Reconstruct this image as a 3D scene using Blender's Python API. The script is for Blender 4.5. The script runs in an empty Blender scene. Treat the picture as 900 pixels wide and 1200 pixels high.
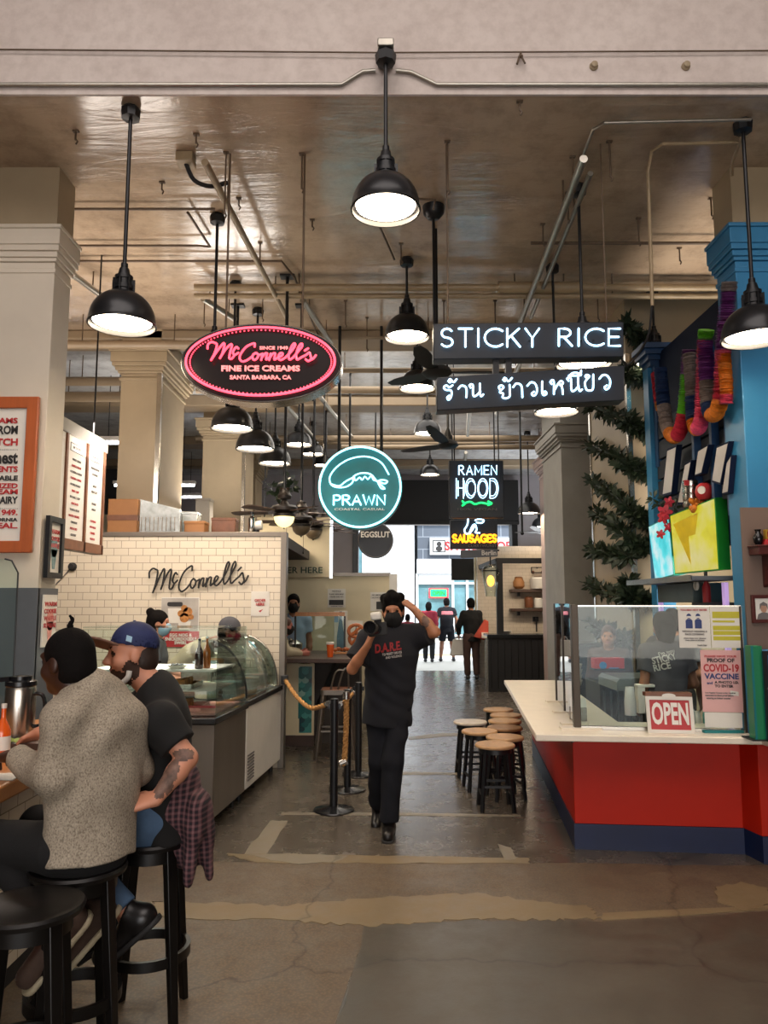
import bpy, bmesh, math, random
import numpy as np
from mathutils import Vector, Matrix, Euler
R = random.Random(7)
SC = bpy.context.scene
COL = SC.collection
# ---------------------------------------------------------------- camera, sky, sun, exposure
FPX, CAMZ, PITCH = 900.0, 1.70, math.radians(6.717)
cd = bpy.data.cameras.new('camera'); cam = bpy.data.objects.new('camera', cd); COL.objects.link(cam)
cam.location = (0, 0, CAMZ); cam.rotation_euler = (math.pi/2 + PITCH, 0, 0)
cd.sensor_fit = 'VERTICAL'; cd.sensor_height = 24.0; cd.lens = FPX/1200*24.0
cd.clip_start = 0.05; cd.clip_end = 300
SC.camera = cam
w = bpy.data.worlds.new('sky'); SC.world = w; w.use_nodes = True
bg = w.node_tree.nodes['Background']
bg.inputs[0].default_value = (0.80, 0.90, 1.0, 1); bg.inputs[1].default_value = 3.1
sd = bpy.data.lights.new('sun', 'SUN'); sun = bpy.data.objects.new('sun', sd); COL.objects.link(sun)
sd.energy = 6.0; sd.angle = math.radians(0.6); sd.color = (1, .95, .88)
sun.rotation_euler = (math.radians(38), 0, math.radians(18))
vs = SC.view_settings
SC.display_settings.display_device = 'sRGB'
vs.view_transform = 'Standard'; vs.look = 'None'; vs.gamma = 1; vs.use_curve_mapping = False
vs.exposure = 0.0
SC.cycles.use_denoising = True
SC.cycles.max_bounces = 8; SC.cycles.diffuse_bounces = 4; SC.cycles.glossy_bounces = 4
SC.cycles.transmission_bounces = 6; SC.cycles.transparent_max_bounces = 12
SC.cycles.caustics_reflective = False; SC.cycles.caustics_refractive = False
SC.cycles.sample_clamp_indirect = 6.0

# ---------------------------------------------------------------- measuring: photo pixel -> place
CP, SP = math.cos(PITCH), math.sin(PITCH)
def ray(px, py):
    x = (px-450)/FPX; v = (600-py)/FPX
    return Vector((x, CP - v*SP, SP + v*CP))
def W(px, py, Y):                       # point seen at a pixel, at depth Y
    d = ray(px, py); return Vector((0, 0, CAMZ)) + d*(Y/d.y)
def G(px, py, z=0.0):                   # point seen at a pixel, on the level z
    d = ray(px, py); return Vector((0, 0, CAMZ)) + d*((z-CAMZ)/d.z)
def pxm(Y, py=600):                     # metres per photo pixel at depth Y
    return Y/ray(450, py).y/FPX

# ---------------------------------------------------------------- materials
def lin(c):
    if isinstance(c, str):
        c = [int(c[i:i+2], 16)/255 for i in (0, 2, 4)]
    return tuple((x/12.92 if x <= .04045 else ((x+.055)/1.055)**2.4) for x in c) + (1,)
MATS = {}
class NT:
    def __init__(s, name):
        s.m = bpy.data.materials.new(name); s.m.use_nodes = True
        s.t = s.m.node_tree; s.b = s.t.nodes['Principled BSDF']; s.out = s.t.nodes['Material Output']
        MATS[name] = s.m
    def n(s, typ, **kw):
        nd = s.t.nodes.new(typ)
        for k, v in kw.items():
            if k in nd.inputs: nd.inputs[k].default_value = v
            else: setattr(nd, k, v)
        return nd
    def l(s, a, b): s.t.links.new(a, b)
    def noise(s, scale, detail=4, rough=.55, vec=None, dist=0):
        nd = s.n('ShaderNodeTexNoise'); nd.inputs['Scale'].default_value = scale
        nd.inputs['Detail'].default_value = detail; nd.inputs['Roughness'].default_value = rough
        nd.inputs['Distortion'].default_value = dist
        if vec is not None: s.l(vec, nd.inputs['Vector'])
        return nd
    def pos(s, sx=1, sy=1, sz=1):
        g = s.n('ShaderNodeNewGeometry'); mp = s.n('ShaderNodeMapping')
        mp.inputs['Scale'].default_value = (sx, sy, sz); s.l(g.outputs['Position'], mp.inputs['Vector'])
        return mp.outputs['Vector']
    def obj(s, sx=1, sy=1, sz=1):
        g = s.n('ShaderNodeTexCoord'); mp = s.n('ShaderNodeMapping')
        mp.inputs['Scale'].default_value = (sx, sy, sz); s.l(g.outputs['Object'], mp.inputs['Vector'])
        return mp.outputs['Vector']
    def ramp(s, fac, stops):
        r = s.n('ShaderNodeValToRGB'); e = r.color_ramp.elements
        while len(e) < len(stops): e.new(.5)
        for i, (p, c) in enumerate(stops):
            e[i].position = p; e[i].color = c if len(c) == 4 else lin(c)
        s.l(fac, r.inputs[0]); return r.outputs[0]
    def mix(s, fac, a, b, typ='MIX'):
        m = s.n('ShaderNodeMix'); m.data_type = 'RGBA'; m.blend_type = typ
        for v, i in ((fac, 0), (a, 6), (b, 7)):
            if isinstance(v, (int, float)): m.inputs[i].default_value = v
            elif isinstance(v, tuple): m.inputs[i].default_value = v
            else: s.l(v, m.inputs[i])
        return m.outputs[2]
    def bump(s, h, strength=.3, dist=.01):
        b = s.n('ShaderNodeBump'); b.inputs['Strength'].default_value = strength
        b.inputs['Distance'].default_value = dist; s.l(h, b.inputs['Height'])
        s.l(b.outputs[0], s.b.inputs['Normal']); return b
    def base(s, c): 
        if isinstance(c, tuple): s.b.inputs['Base Color'].default_value = c
        else: s.l(c, s.b.inputs['Base Color'])
def mat(name, c, rough=.5, metal=0., var=.12, vscale=6., bump=0., bscale=40., spec=.5, coat=0., stretch=None):
    """painted / plain surface with a little procedural unevenness"""
    t = NT(name); col = lin(c)
    vec = t.obj(*(stretch or (1, 1, 1)))
    nz = t.noise(vscale, 5, .6, vec)
    dark = tuple(x*(1-var) for x in col[:3])+(1,); lite = tuple(min(1, x*(1+var)) for x in col[:3])+(1,)
    t.base(t.ramp(nz.outputs['Fac'], [(.3, dark), (.7, lite)]))
    t.b.inputs['Roughness'].default_value = rough; t.b.inputs['Metallic'].default_value = metal
    t.b.inputs['Specular IOR Level'].default_value = spec
    if coat: t.b.inputs['Coat Weight'].default_value = coat; t.b.inputs['Coat Roughness'].default_value = .1
    if bump:
        bz = t.noise(bscale, 4, .6, vec); t.bump(bz.outputs['Fac'], bump, .004)
    return t.m
def emit(name, c, strength):
    t = NT(name); t.b.inputs['Base Color'].default_value = lin(c)
    t.b.inputs['Emission Color'].default_value = lin(c); t.b.inputs['Emission Strength'].default_value = strength
    t.b.inputs['Roughness'].default_value = .3
    return t.m
def tiles(name, c, mortar, bw, bh, gap, axes='xz', rough=.25, offset=.5, var=.06):
    t = NT(name); g = t.n('ShaderNodeNewGeometry'); sp = t.n('ShaderNodeSeparateXYZ'); cb = t.n('ShaderNodeCombineXYZ')
    t.l(g.outputs['Position'], sp.inputs[0])
    if axes[0] == 's':
        ad = t.n('ShaderNodeMath', operation='ADD'); t.l(sp.outputs['X'], ad.inputs[0]); t.l(sp.outputs['Y'], ad.inputs[1]); t.l(ad.outputs[0], cb.inputs[0])
    else: t.l(sp.outputs[axes[0].upper()], cb.inputs[0])
    t.l(sp.outputs[axes[1].upper()], cb.inputs[1])
    br = t.n('ShaderNodeTexBrick'); br.offset = offset
    br.inputs['Scale'].default_value = 1; br.inputs['Brick Width'].default_value = bw
    br.inputs['Row Height'].default_value = bh; br.inputs['Mortar Size'].default_value = gap
    br.inputs['Mortar Smooth'].default_value = .2
    col = lin(c)
    br.inputs['Color1'].default_value = col; br.inputs['Color2'].default_value = tuple(x*(1-var) for x in col[:3])+(1,)
    br.inputs['Mortar'].default_value = lin(mortar)
    t.l(cb.outputs[0], br.inputs['Vector']); t.base(br.outputs['Color'])
    t.b.inputs['Roughness'].default_value = rough
    inv = t.n('ShaderNodeMath', operation='SUBTRACT'); inv.inputs[0].default_value = 1; t.l(br.outputs['Fac'], inv.inputs[1])
    t.bump(inv.outputs[0], .35, .003)
    return t.m
def glassy(name, tint=(.9, .97, .95), refl=1.0, rough=.02):
    """thin pane: mostly clear, mirrors at a low angle"""
    t = NT(name); t.t.nodes.remove(t.b)
    tr = t.n('ShaderNodeBsdfTransparent'); tr.inputs[0].default_value = tint+(1,)
    gl = t.n('ShaderNodeBsdfGlossy'); gl.inputs['Roughness'].default_value = rough
    fr = t.n('ShaderNodeFresnel'); fr.inputs['IOR'].default_value = 1.5
    ml = t.n('ShaderNodeMath', operation='MULTIPLY'); ml.inputs[1].default_value = refl; ml.use_clamp = True
    t.l(fr.outputs[0], ml.inputs[0])
    mx = t.n('ShaderNodeMixShader'); t.l(ml.outputs[0], mx.inputs[0]); t.l(tr.outputs[0], mx.inputs[1]); t.l(gl.outputs[0], mx.inputs[2])
    t.l(mx.outputs[0], t.out.inputs[0])
    return t.m
# ---------------------------------------------------------------- mesh building
def frame(u, v):
    u = Vector(u).normalized(); v = Vector(v).normalized(); return u, v, u.cross(v)
XZ = (Vector((1, 0, 0)), Vector((0, 0, 1)))          # a board facing the camera
class MB:
    def __init__(s): s.v = []; s.f = []; s.m = []
    def add(s, vs, fs, mi=0):
        b = len(s.v); s.v += [tuple(x) for x in vs]
        s.f += [tuple(i+b for i in f) for f in fs]; s.m += [mi]*len(fs); return s
    def box(s, a, b, mi=0):
        (x0, y0, z0), (x1, y1, z1) = a, b
        x0, x1 = min(x0, x1), max(x0, x1); y0, y1 = min(y0, y1), max(y0, y1); z0, z1 = min(z0, z1), max(z0, z1)
        vs = [(x0,y0,z0),(x1,y0,z0),(x1,y1,z0),(x0,y1,z0),(x0,y0,z1),(x1,y0,z1),(x1,y1,z1),(x0,y1,z1)]
        return s.add(vs, [(3,2,1,0),(4,5,6,7),(0,1,5,4),(1,2,6,5),(2,3,7,6),(3,0,4,7)], mi)
    def obox(s, c, u, v, w, mi=0):                     # oriented: c centre, u v w half-vectors
        c, u, v, w = map(Vector, (c, u, v, w))
        vs = [c+u*i+v*j+w*k for k in (-1, 1) for (i, j) in ((-1,-1),(1,-1),(1,1),(-1,1))]
        fs = [(3,2,1,0),(4,5,6,7),(0,1,5,4),(1,2,6,5),(2,3,7,6),(3,0,4,7)]
        if u.cross(v).dot(w) < 0: fs = [f[::-1] for f in fs]
        return s.add(vs, fs, mi)
    def bar(s, a, b, wd, ht, mi=0, up=(0, 0, 1)):      # rectangular bar a->b
        a, b = Vector(a), Vector(b); d = b-a; up = Vector(up)
        sd = d.cross(up)
        if sd.length < 1e-6: sd = d.cross(Vector((1, 0, 0)))
        sd.normalize(); n = sd.cross(d).normalized()
        return s.obox((a+b)/2, d/2, sd*wd/2, n*ht/2, mi)
    def prism(s, poly, o, u, v, depth, mi=0, holes=None):   # outline in the u,v plane pushed back by depth along -(u x v)
        u, v, n = frame(u, v); o = Vector(o); k = len(poly)
        area = sum(poly[i][0]*poly[(i+1) % k][1]-poly[(i+1) % k][0]*poly[i][1] for i in range(k))
        if area < 0: poly = poly[::-1]
        A = [o+u*p[0]+v*p[1] for p in poly]; B = [a-n*depth for a in A]
        fs = [tuple(range(k)), tuple(range(2*k-1, k-1, -1))] + [(i, k+i, k+(i+1) % k, (i+1) % k) for i in range(k)]
        return s.add(A+B, fs, mi)
    def ring(s, outer, inner, o, u, v, depth, mi=0):         # a frame between two outlines with the same count
        u, v, n = frame(u, v); o = Vector(o); k = len(outer)
        P = lambda q, d: o+u*q[0]+v*q[1]-n*d
        vs = [P(q, 0) for q in outer]+[P(q, 0) for q in inner]+[P(q, depth) for q in outer]+[P(q, depth) for q in inner]
        fs = []
        for i in range(k):
            j = (i+1) % k
            fs += [(i, j, k+j, k+i), (2*k+j, 2*k+i, 3*k+i, 3*k+j), (j, i, 2*k+i, 2*k+j), (k+i, k+j, 3*k+j, 3*k+i)]
        return s.add(vs, fs, mi)
    def frame4(s, o, u, v, w, h, b, depth, mi=0):            # picture frame: w x h outside, border b
        return s.ring([(-w/2,-h/2),(w/2,-h/2),(w/2,h/2),(-w/2,h/2)], [(-w/2+b,-h/2+b),(w/2-b,-h/2+b),(w/2-b,h/2-b),(-w/2+b,h/2-b)], o, u, v, depth, mi)
    def cyl(s, a, b, r0, r1=None, n=16, mi=0, caps=True):
        a, b = Vector(a), Vector(b); r1 = r0 if r1 is None else r1
        d = (b-a).normalized(); e = d.orthogonal().normalized(); g = d.cross(e)
        A = [a+(e*math.cos(t)+g*math.sin(t))*r0 for t in [2*math.pi*i/n for i in range(n)]]
        B = [b+(e*math.cos(t)+g*math.sin(t))*r1 for t in [2*math.pi*i/n for i in range(n)]]
        fs = [(i, (i+1) % n, n+(i+1) % n, n+i) for i in range(n)]
        if caps: fs += [tuple(range(n-1, -1, -1)), tuple(range(n, 2*n))]
        return s.add(A+B, fs, mi)
    def tube(s, pts, r, n=8, closed=False, mi=0, smooth=0):
        pts = [Vector(p) for p in pts]
        if smooth: pts = catmull(pts, smooth, closed)
        k = len(pts); rs = r if isinstance(r, (list, tuple)) else [r]*k
        if len(rs) != k: rs = [rs[min(len(rs)-1, int(i*len(rs)/k))] for i in range(k)]
        vs = []; prev = None
        for i, p in enumerate(pts):
            a = pts[i-1] if (i or closed) else p; b = pts[(i+1) % k] if (i < k-1 or closed) else p
            d = (b-a).normalized() if (b-a).length > 1e-9 else Vector((0, 0, 1))
            e = d.orthogonal().normalized() if prev is None else (prev-d*prev.dot(d))
            if e.length < 1e-6: e = d.orthogonal()
            e.normalize(); prev = e; g = d.cross(e)
            vs += [p+(e*math.cos(t)+g*math.sin(t))*rs[i] for t in [2*math.pi*j/n for j in range(n)]]
        fs = []
        for i in range(k if closed else k-1):
            o, q = i*n, ((i+1) % k)*n
            fs += [(o+j, o+(j+1) % n, q+(j+1) % n, q+j) for j in range(n)]
        if not closed: fs += [tuple(range(n-1, -1, -1)), tuple(range((k-1)*n, k*n))]
        return s.add(vs, fs, mi)
    def lathe(s, prof, c=(0, 0, 0), n=24, mi=0, ax=(0, 0, 1), sx=1, sy=1, caps=True):   # prof (r, h) bottom to top
        c = Vector(c); ax = Vector(ax).normalized(); e = Vector((1, 0, 0)) if abs(ax.x) < .9 else Vector((0, 1, 0))
        e = (e-ax*e.dot(ax)).normalized(); g = ax.cross(e)
        vs = []; fs = []; k = len(prof)
        for (r, h) in prof:
            vs += [c+ax*h+e*math.cos(2*math.pi*j/n)*max(r, 1e-4)*sx+g*math.sin(2*math.pi*j/n)*max(r, 1e-4)*sy for j in range(n)]
        for i in range(k-1):
            fs += [(i*n+j, i*n+(j+1) % n, (i+1)*n+(j+1) % n, (i+1)*n+j) for j in range(n)]
        if caps and prof[0][0] > 1e-3: fs.append(tuple(range(n-1, -1, -1)))
        if caps and prof[-1][0] > 1e-3: fs.append(tuple(range((k-1)*n, k*n)))
        return s.add(vs, fs, mi)
    def ball(s, c, r, n=16, mi=0, rz=None, ax=(0, 0, 1)):
        rz = r if rz is None else rz; m = max(6, n//2)
        return s.lathe([(r*math.sin(math.pi*i/m), -rz*math.cos(math.pi*i/m)) for i in range(m+1)], c, n, mi, ax)
    def strokes(s, lines, fn, r, n=6, mi=0, smooth=4):       # neon: each 2-D polyline through fn -> 3-D tube
        for ln in lines:
            pts = [Vector(fn(*p)) for p in ln]
            s.tube(pts, r, n, mi=mi, smooth=smooth if len(pts) > 2 else 0)
            for p in (pts[0], pts[-1]): s.ball(p, r, 6, mi)
        return s
    def text(s, txt, o, u, v, h, wd=None, ext=.002, bold=0., mi=0, align='C', shear=0.):
        """letters h high; o = middle of the base line; wd squeezes the line to a width"""
        u, v, n = frame(u, v); o = Vector(o)
        c = bpy.data.curves.new('t', 'FONT'); c.body = txt; c.size = 1.0; c.extrude = .5; c.offset = bold; c.resolution_u = 3; c.shear = shear
        ob = bpy.data.objects.new('t', c); COL.objects.link(ob)
        me = bpy.data.meshes.new_from_object(ob.evaluated_get(bpy.context.evaluated_depsgraph_get()))
        bpy.data.objects.remove(ob); bpy.data.curves.remove(c)
        if not me.vertices: return s
        xs = [q.co.x for q in me.vertices]; x0, x1 = min(xs), max(xs)
        cap = .70 if any(ch.isupper() or ch.isdigit() for ch in txt) else .55
        sy = h/cap; sx = sy if wd is None else wd/max(1e-6, x1-x0)
        off = {'C': -(x0+x1)/2, 'L': -x0, 'R': -x1}[align]
        vs = [o+u*((q.co.x+off)*sx)+v*(q.co.y*sy)+n*((q.co.z+.5)*ext) for q in me.vertices]
        s.add(vs, [tuple(p.vertices) for p in me.polygons], mi); bpy.data.meshes.remove(me)
        return s
    def build(s, name, m, parent=None, bevel=0., sharp=38., seg=2):
        me = bpy.data.meshes.new(name); me.from_pydata(s.v, [], s.f)
        for x in (m if isinstance(m, (list, tuple)) else [m]): me.materials.append(MATS[x] if isinstance(x, str) else x)
        if len(me.polygons) == len(s.m): me.polygons.foreach_set('material_index', s.m)
        me.polygons.foreach_set('use_smooth', [True]*len(me.polygons)); me.update()
        me.set_sharp_from_angle(angle=math.radians(sharp))
        o = bpy.data.objects.new(name, me); COL.objects.link(o)
        if parent is not None: put(o, parent)
        if bevel:
            b = o.modifiers.new('bevel', 'BEVEL'); b.width = bevel; b.segments = seg; b.limit_method = 'ANGLE'; b.angle_limit = math.radians(40)
        return o
def put(o, parent):
    o.parent = parent
    L = Vector((0, 0, 0)); p = parent
    while p is not None and p.type == 'EMPTY': L += p.location; p = p.parent
    o.matrix_parent_inverse = Matrix.Translation(-L) if parent.type == 'EMPTY' else Matrix()
def catmull(P, n, closed=False):
    k = len(P); out = []
    for i in range(k if closed else k-1):
        a = P[(i-1) % k] if (closed or i) else P[0]*2-P[1]
        b, c = P[i], P[(i+1) % k]
        d = P[(i+2) % k] if (closed or i < k-2) else c*2-b
        for j in range(n):
            t = j/n
            out.append(.5*((2*b)+(c-a)*t+(2*a-5*b+4*c-d)*t*t+(3*b-a-3*c+d)*t**3))
    if not closed: out.append(P[-1])
    return out
def tag(o, label=None, cat=None, group=None, kind=None):
    if label: o['label'] = label
    if cat: o['category'] = cat
    if group: o['group'] = group
    if kind: o['kind'] = kind
    return o
def thing(name, loc, label, cat, group=None):
    o = bpy.data.objects.new(name, None); COL.objects.link(o); o.location = loc; o.empty_display_size = .1
    return tag(o, label, cat, group)
def struct(mb, name, m, **kw): return tag(mb.build(name, m, **kw), kind='structure')
def kids(o): return [c for c in bpy.data.objects if c.parent == o]
def copy_tree(o, loc=None, rz=None, label=None, group=None, parent=None):
    c = o.copy(); COL.objects.link(c)
    if parent is not None: c.parent = parent
    if loc is not None: c.location = loc
    if rz is not None: c.rotation_euler = (0, 0, rz)
    if label: c['label'] = label
    if group: c['group'] = group
    for ch in kids(o): copy_tree(ch, parent=c)
    return c
def ell(rx, ry, n=48, c=(0, 0)): return [(c[0]+rx*math.cos(2*math.pi*i/n), c[1]+ry*math.sin(2*math.pi*i/n)) for i in range(n)]
def rrect(w, h, r, n=5):
    out = []
    for (cx, cy, a) in ((w/2-r, h/2-r, 0), (-w/2+r, h/2-r, 90), (-w/2+r, -h/2+r, 180), (w/2-r, -h/2+r, 270)):
        out += [(cx+r*math.cos(math.radians(a+90*i/n)), cy+r*math.sin(math.radians(a+90*i/n))) for i in range(n+1)]
    return out
# single-stroke letters for neon, in a 0..1 high box: (advance width, strokes)
def arc(cx, cy, rx, ry, a0, a1, n=10): return [(cx+rx*math.cos(math.radians(a0+(a1-a0)*i/n)), cy+ry*math.sin(math.radians(a0+(a1-a0)*i/n))) for i in range(n+1)]
NEON = {
 'S': (.6, [arc(.3,.75,.25,.25,30,270,8)+arc(.3,.25,.27,.25,90,-150,8)[1:]]), 'T': (.62, [[(0,1),(.62,1)],[(.31,1),(.31,0)]]),
 'I': (.08, [[(.04,0),(.04,1)]]), 'C': (.8, [arc(.5,.5,.5,.5,48,312,14)]), 'K': (.6, [[(0,0),(0,1)],[(.55,1),(0,.42)],[(.18,.6),(.6,0)]]),
 'Y': (.64, [[(0,1),(.32,.48),(.64,1)],[(.32,.48),(.32,0)]]), 'R': (.6, [[(0,0),(0,1),(.25,1)]+arc(.27,.76,.26,.24,90,-90,8)+[(0,.52)],[(.22,.52),(.6,0)]]),
 'E': (.52, [[(.52,1),(0,1),(0,0),(.52,0)],[(0,.52),(.45,.52)]]), 'P': (.56, [[(0,0),(0,1),(.25,1)]+arc(.28,.74,.27,.26,90,-90,8)+[(0,.48)]]),
 'A': (.7, [[(0,0),(.35,1),(.7,0)],[(.13,.34),(.57,.34)]]), 'W': (.95, [[(0,1),(.24,0),(.47,.9),(.71,0),(.95,1)]]), 'N': (.65, [[(0,0),(0,1),(.65,0),(.65,1)]]),
 'M': (.78, [[(0,0),(0,1),(.39,.25),(.78,1),(.78,0)]]), 'H': (.6, [[(0,0),(0,1)],[(.6,0),(.6,1)],[(0,.52),(.6,.52)]]), 'O': (.85, [arc(.42,.5,.42,.5,0,360,18)]),
 'D': (.68, [[(0,0),(0,1),(.25,1)]+arc(.25,.5,.43,.5,90,-90,10)+[(0,0)]]), 'U': (.62, [[(0,1),(0,.3)]+arc(.31,.3,.31,.3,180,360,8)+[(.62,1)]]),
 'G': (.8, [arc(.45,.5,.45,.5,48,340,14)+[(.88,.45),(.55,.45)]]),' ': (.45, [])}
def neon_word(mb, txt, fn, x0, x1, y0, y1, r, gap=.26, mi=0, bend=False, n=6):
    adv = sum(NEON[c][0]+gap for c in txt)-gap; sx = (x1-x0)/adv; cx = x0
    for c in txt:
        wd, st = NEON[c]
        for ln in st:
            mb.strokes([[(cx+p[0]*sx, y0+p[1]*(y1-y0)) for p in ln]], fn, r, n, mi, smooth=0)
        cx += (wd+gap)*sx
    return mb
# ---------------------------------------------------------------- people: one continuous surface grown from a distance field
class Field:
    def __init__(s, lo, hi, h):
        s.lo = np.array(lo, np.float32); s.h = h
        s.n = np.ceil((np.array(hi)-np.array(lo))/h).astype(int)+1
        s.F = np.full(s.n, .5, np.float32); s.M = np.zeros(s.n, np.uint8)
        s.ax = [s.lo[i]+h*np.arange(s.n[i], dtype=np.float32) for i in range(3)]
    def region(s, lo, hi, pad):
        sl = []
        for i in range(3):
            a = int(max(0, math.floor((lo[i]-pad-s.lo[i])/s.h))); b = int(min(s.n[i], math.ceil((hi[i]+pad-s.lo[i])/s.h)+1))
            if b <= a: return None
            sl.append(slice(a, b))
        sl = tuple(sl)
        return sl, s.ax[0][sl[0]][:, None, None], s.ax[1][sl[1]][None, :, None], s.ax[2][sl[2]][None, None, :]
    def join(s, sl, d, k, mi, op):
        f = s.F[sl]
        if op == 'add':
            m = s.M[sl]; m[d < f] = mi
            h = np.maximum(k-np.abs(f-d), 0)/k; s.F[sl] = np.minimum(f, d)-h*h*k*.25
        elif op == 'cut':
            d = -d; h = np.maximum(k-np.abs(f-d), 0)/k; s.F[sl] = np.maximum(f, d)+h*h*k*.25
        elif op == 'paint': s.M[sl][d < 0] = mi
    def cone(s, a, b, ra, rb, k=.02, mi=0, flat=None, cap=(0, 0), op='add'):
        a = np.array(a, np.float32); b = np.array(b, np.float32); r = max(ra, rb)
        g = s.region(np.minimum(a, b)-r, np.maximum(a, b)+r, k+2*s.h)
        if g is None: return
        sl, X, Y, Z = g; x, y, z = X-a[0], Y-a[1], Z-a[2]; e = b-a
        if flat is not None:
            w_, sc = flat; w_ = np.array(w_, np.float32); q = (x*w_[0]+y*w_[1]+z*w_[2])*(1/sc-1)
            x, y, z = x+q*w_[0], y+q*w_[1], z+q*w_[2]; e = e+w_*(e@w_)*(1/sc-1)
        L2 = max(float(e@e), 1e-9); t0 = (x*e[0]+y*e[1]+z*e[2])/L2; t = np.clip(t0, 0, 1)
        d = np.sqrt((x-t*e[0])**2+(y-t*e[1])**2+(z-t*e[2])**2)-(ra+(rb-ra)*t)
        L = math.sqrt(L2)
        if cap[0]: d = np.maximum(d, -t0*L)
        if cap[1]: d = np.maximum(d, (t0-1)*L)
        s.join(sl, d, k, mi, op)
    def ell(s, c, r, M=None, k=.02, mi=0, op='add'):
        c = np.array(c, np.float32); rm = max(r); g = s.region(c-rm, c+rm, k+2*s.h)
        if g is None: return
        sl, X, Y, Z = g; x, y, z = X-c[0], Y-c[1], Z-c[2]
        if M is not None:
            m = np.array(M.transposed() if isinstance(M, Matrix) else M)
            x, y, z = (x*m[i][0]+y*m[i][1]+z*m[i][2] for i in range(3))
        k0 = np.sqrt((x/r[0])**2+(y/r[1])**2+(z/r[2])**2); k1 = np.sqrt((x/r[0]**2)**2+(y/r[1]**2)**2+(z/r[2]**2)**2)+1e-6
        s.join(sl, k0*(k0-1)/k1, k, mi, op)
    def half(s, p, nrm, k=.003):                # cut away what lies on the side nrm points to
        p = np.array(p); nrm = np.array(Vector(nrm).normalized())
        X, Y, Z = s.ax[0][:, None, None], s.ax[1][None, :, None], s.ax[2][None, None, :]
        d = (X-p[0])*nrm[0]+(Y-p[1])*nrm[1]+(Z-p[2])*nrm[2]
        s.F = np.maximum(s.F, d.astype(np.float32))
    def folds(s, amp, freq=30., seed=0.):
        X, Y, Z = s.ax[0][:, None, None], s.ax[1][None, :, None], s.ax[2][None, None, :]
        q = 1.7*np.sin(7*X+3*Z+seed)+1.3*np.sin(9*Y-5*Z+2*seed)
        s.F = s.F+(amp*np.sin(freq*Z+.45*freq*X-.3*freq*Y+q*2)*(.6+.4*np.sin(5*Z+6*X+seed))+.6*amp*np.sin(.6*freq*(Y-X)+.5*freq*Z+1.7*q)).astype(np.float32)
    def mesh(s):
        F = s.F; ins = F < 0; nx, ny, nz = F.shape
        cnt = np.zeros((nx-1, ny-1, nz-1), np.uint8)
        for i in (0, 1):
            for j in (0, 1):
                for k in (0, 1): cnt += ins[i:nx-1+i, j:ny-1+j, k:nz-1+k]
        I, J, K = np.nonzero((cnt > 0) & (cnt < 8)); n = len(I)
        if n == 0: return [], [], []
        idx = np.full(cnt.shape, -1, np.int32); idx[I, J, K] = np.arange(n)
        acc = np.zeros((n, 3)); num = np.zeros(n)
        cs = [(i, j, k) for i in (0, 1) for j in (0, 1) for k in (0, 1)]
        for a in cs:
            for ax in range(3):
                if a[ax]: continue
                b = list(a); b[ax] = 1
                fa = F[I+a[0], J+a[1], K+a[2]]; fb = F[I+b[0], J+b[1], K+b[2]]
                m = (fa < 0) != (fb < 0); t = np.where(m, fa/np.where(m, fa-fb, 1), 0)
                p = np.tile(np.array(a, float), (n, 1)); p[:, ax] += t
                acc[m] += p[m]; num += m
        V = (np.stack([I, J, K], 1)+acc/num[:, None])*s.h+s.lo
        faces = []
        for ax in range(3):
            u, v = (ax+1) % 3, (ax+2) % 3
            a = [slice(None)]*3; b = [slice(None)]*3; a[ax] = slice(0, -1); b[ax] = slice(1, None)
            A, B = ins[tuple(a)], ins[tuple(b)]
            for sgn in (0, 1):
                P = np.stack(np.nonzero((A & ~B) if sgn == 0 else (~A & B)), 1)
                P = P[(P[:, u] > 0) & (P[:, v] > 0) & (P[:, u] < F.shape[u]-1) & (P[:, v] < F.shape[v]-1)]
                q = []
                for du, dv in ((-1, -1), (0, -1), (0, 0), (-1, 0)):
                    c = P.copy(); c[:, u] += du; c[:, v] += dv; q.append(idx[c[:, 0], c[:, 1], c[:, 2]])
                q = np.stack(q if sgn == 0 else q[::-1], 1); faces.append(q[(q >= 0).all(1)])
        Q = np.concatenate(faces); c = V[Q].mean(1); ic = np.clip(np.round((c-s.lo)/s.h).astype(int), 0, np.array(F.shape)-1)
        return V, Q, s.M[ic[:, 0], ic[:, 1], ic[:, 2]]
    def build(s, name, mats, parent, smooth=1):
        V, Q, mi = s.mesh()
        me = bpy.data.meshes.new(name)
        V = np.asarray(V, np.float32)
        if len(V) == 0: return None
        for _ in range(smooth):                 # light relaxing
            acc = np.zeros_like(V); num = np.zeros((len(V), 1), np.float32)
            for a, b in ((0, 1), (1, 2), (2, 3), (3, 0)):
                np.add.at(acc, Q[:, a], V[Q[:, b]]); np.add.at(num, Q[:, a], 1)
            V = V*.5+.5*acc/np.maximum(num, 1)
        me.from_pydata(V.tolist(), [], Q.tolist())
        for x in mats: me.materials.append(MATS[x])
        me.polygons.foreach_set('material_index', np.minimum(mi, len(mats)-1).astype(np.int32))
        me.polygons.foreach_set('use_smooth', [True]*len(me.polygons)); me.update()
        o = bpy.data.objects.new(name, me); COL.objects.link(o)
        if parent is not None: put(o, parent)
        return o

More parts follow.
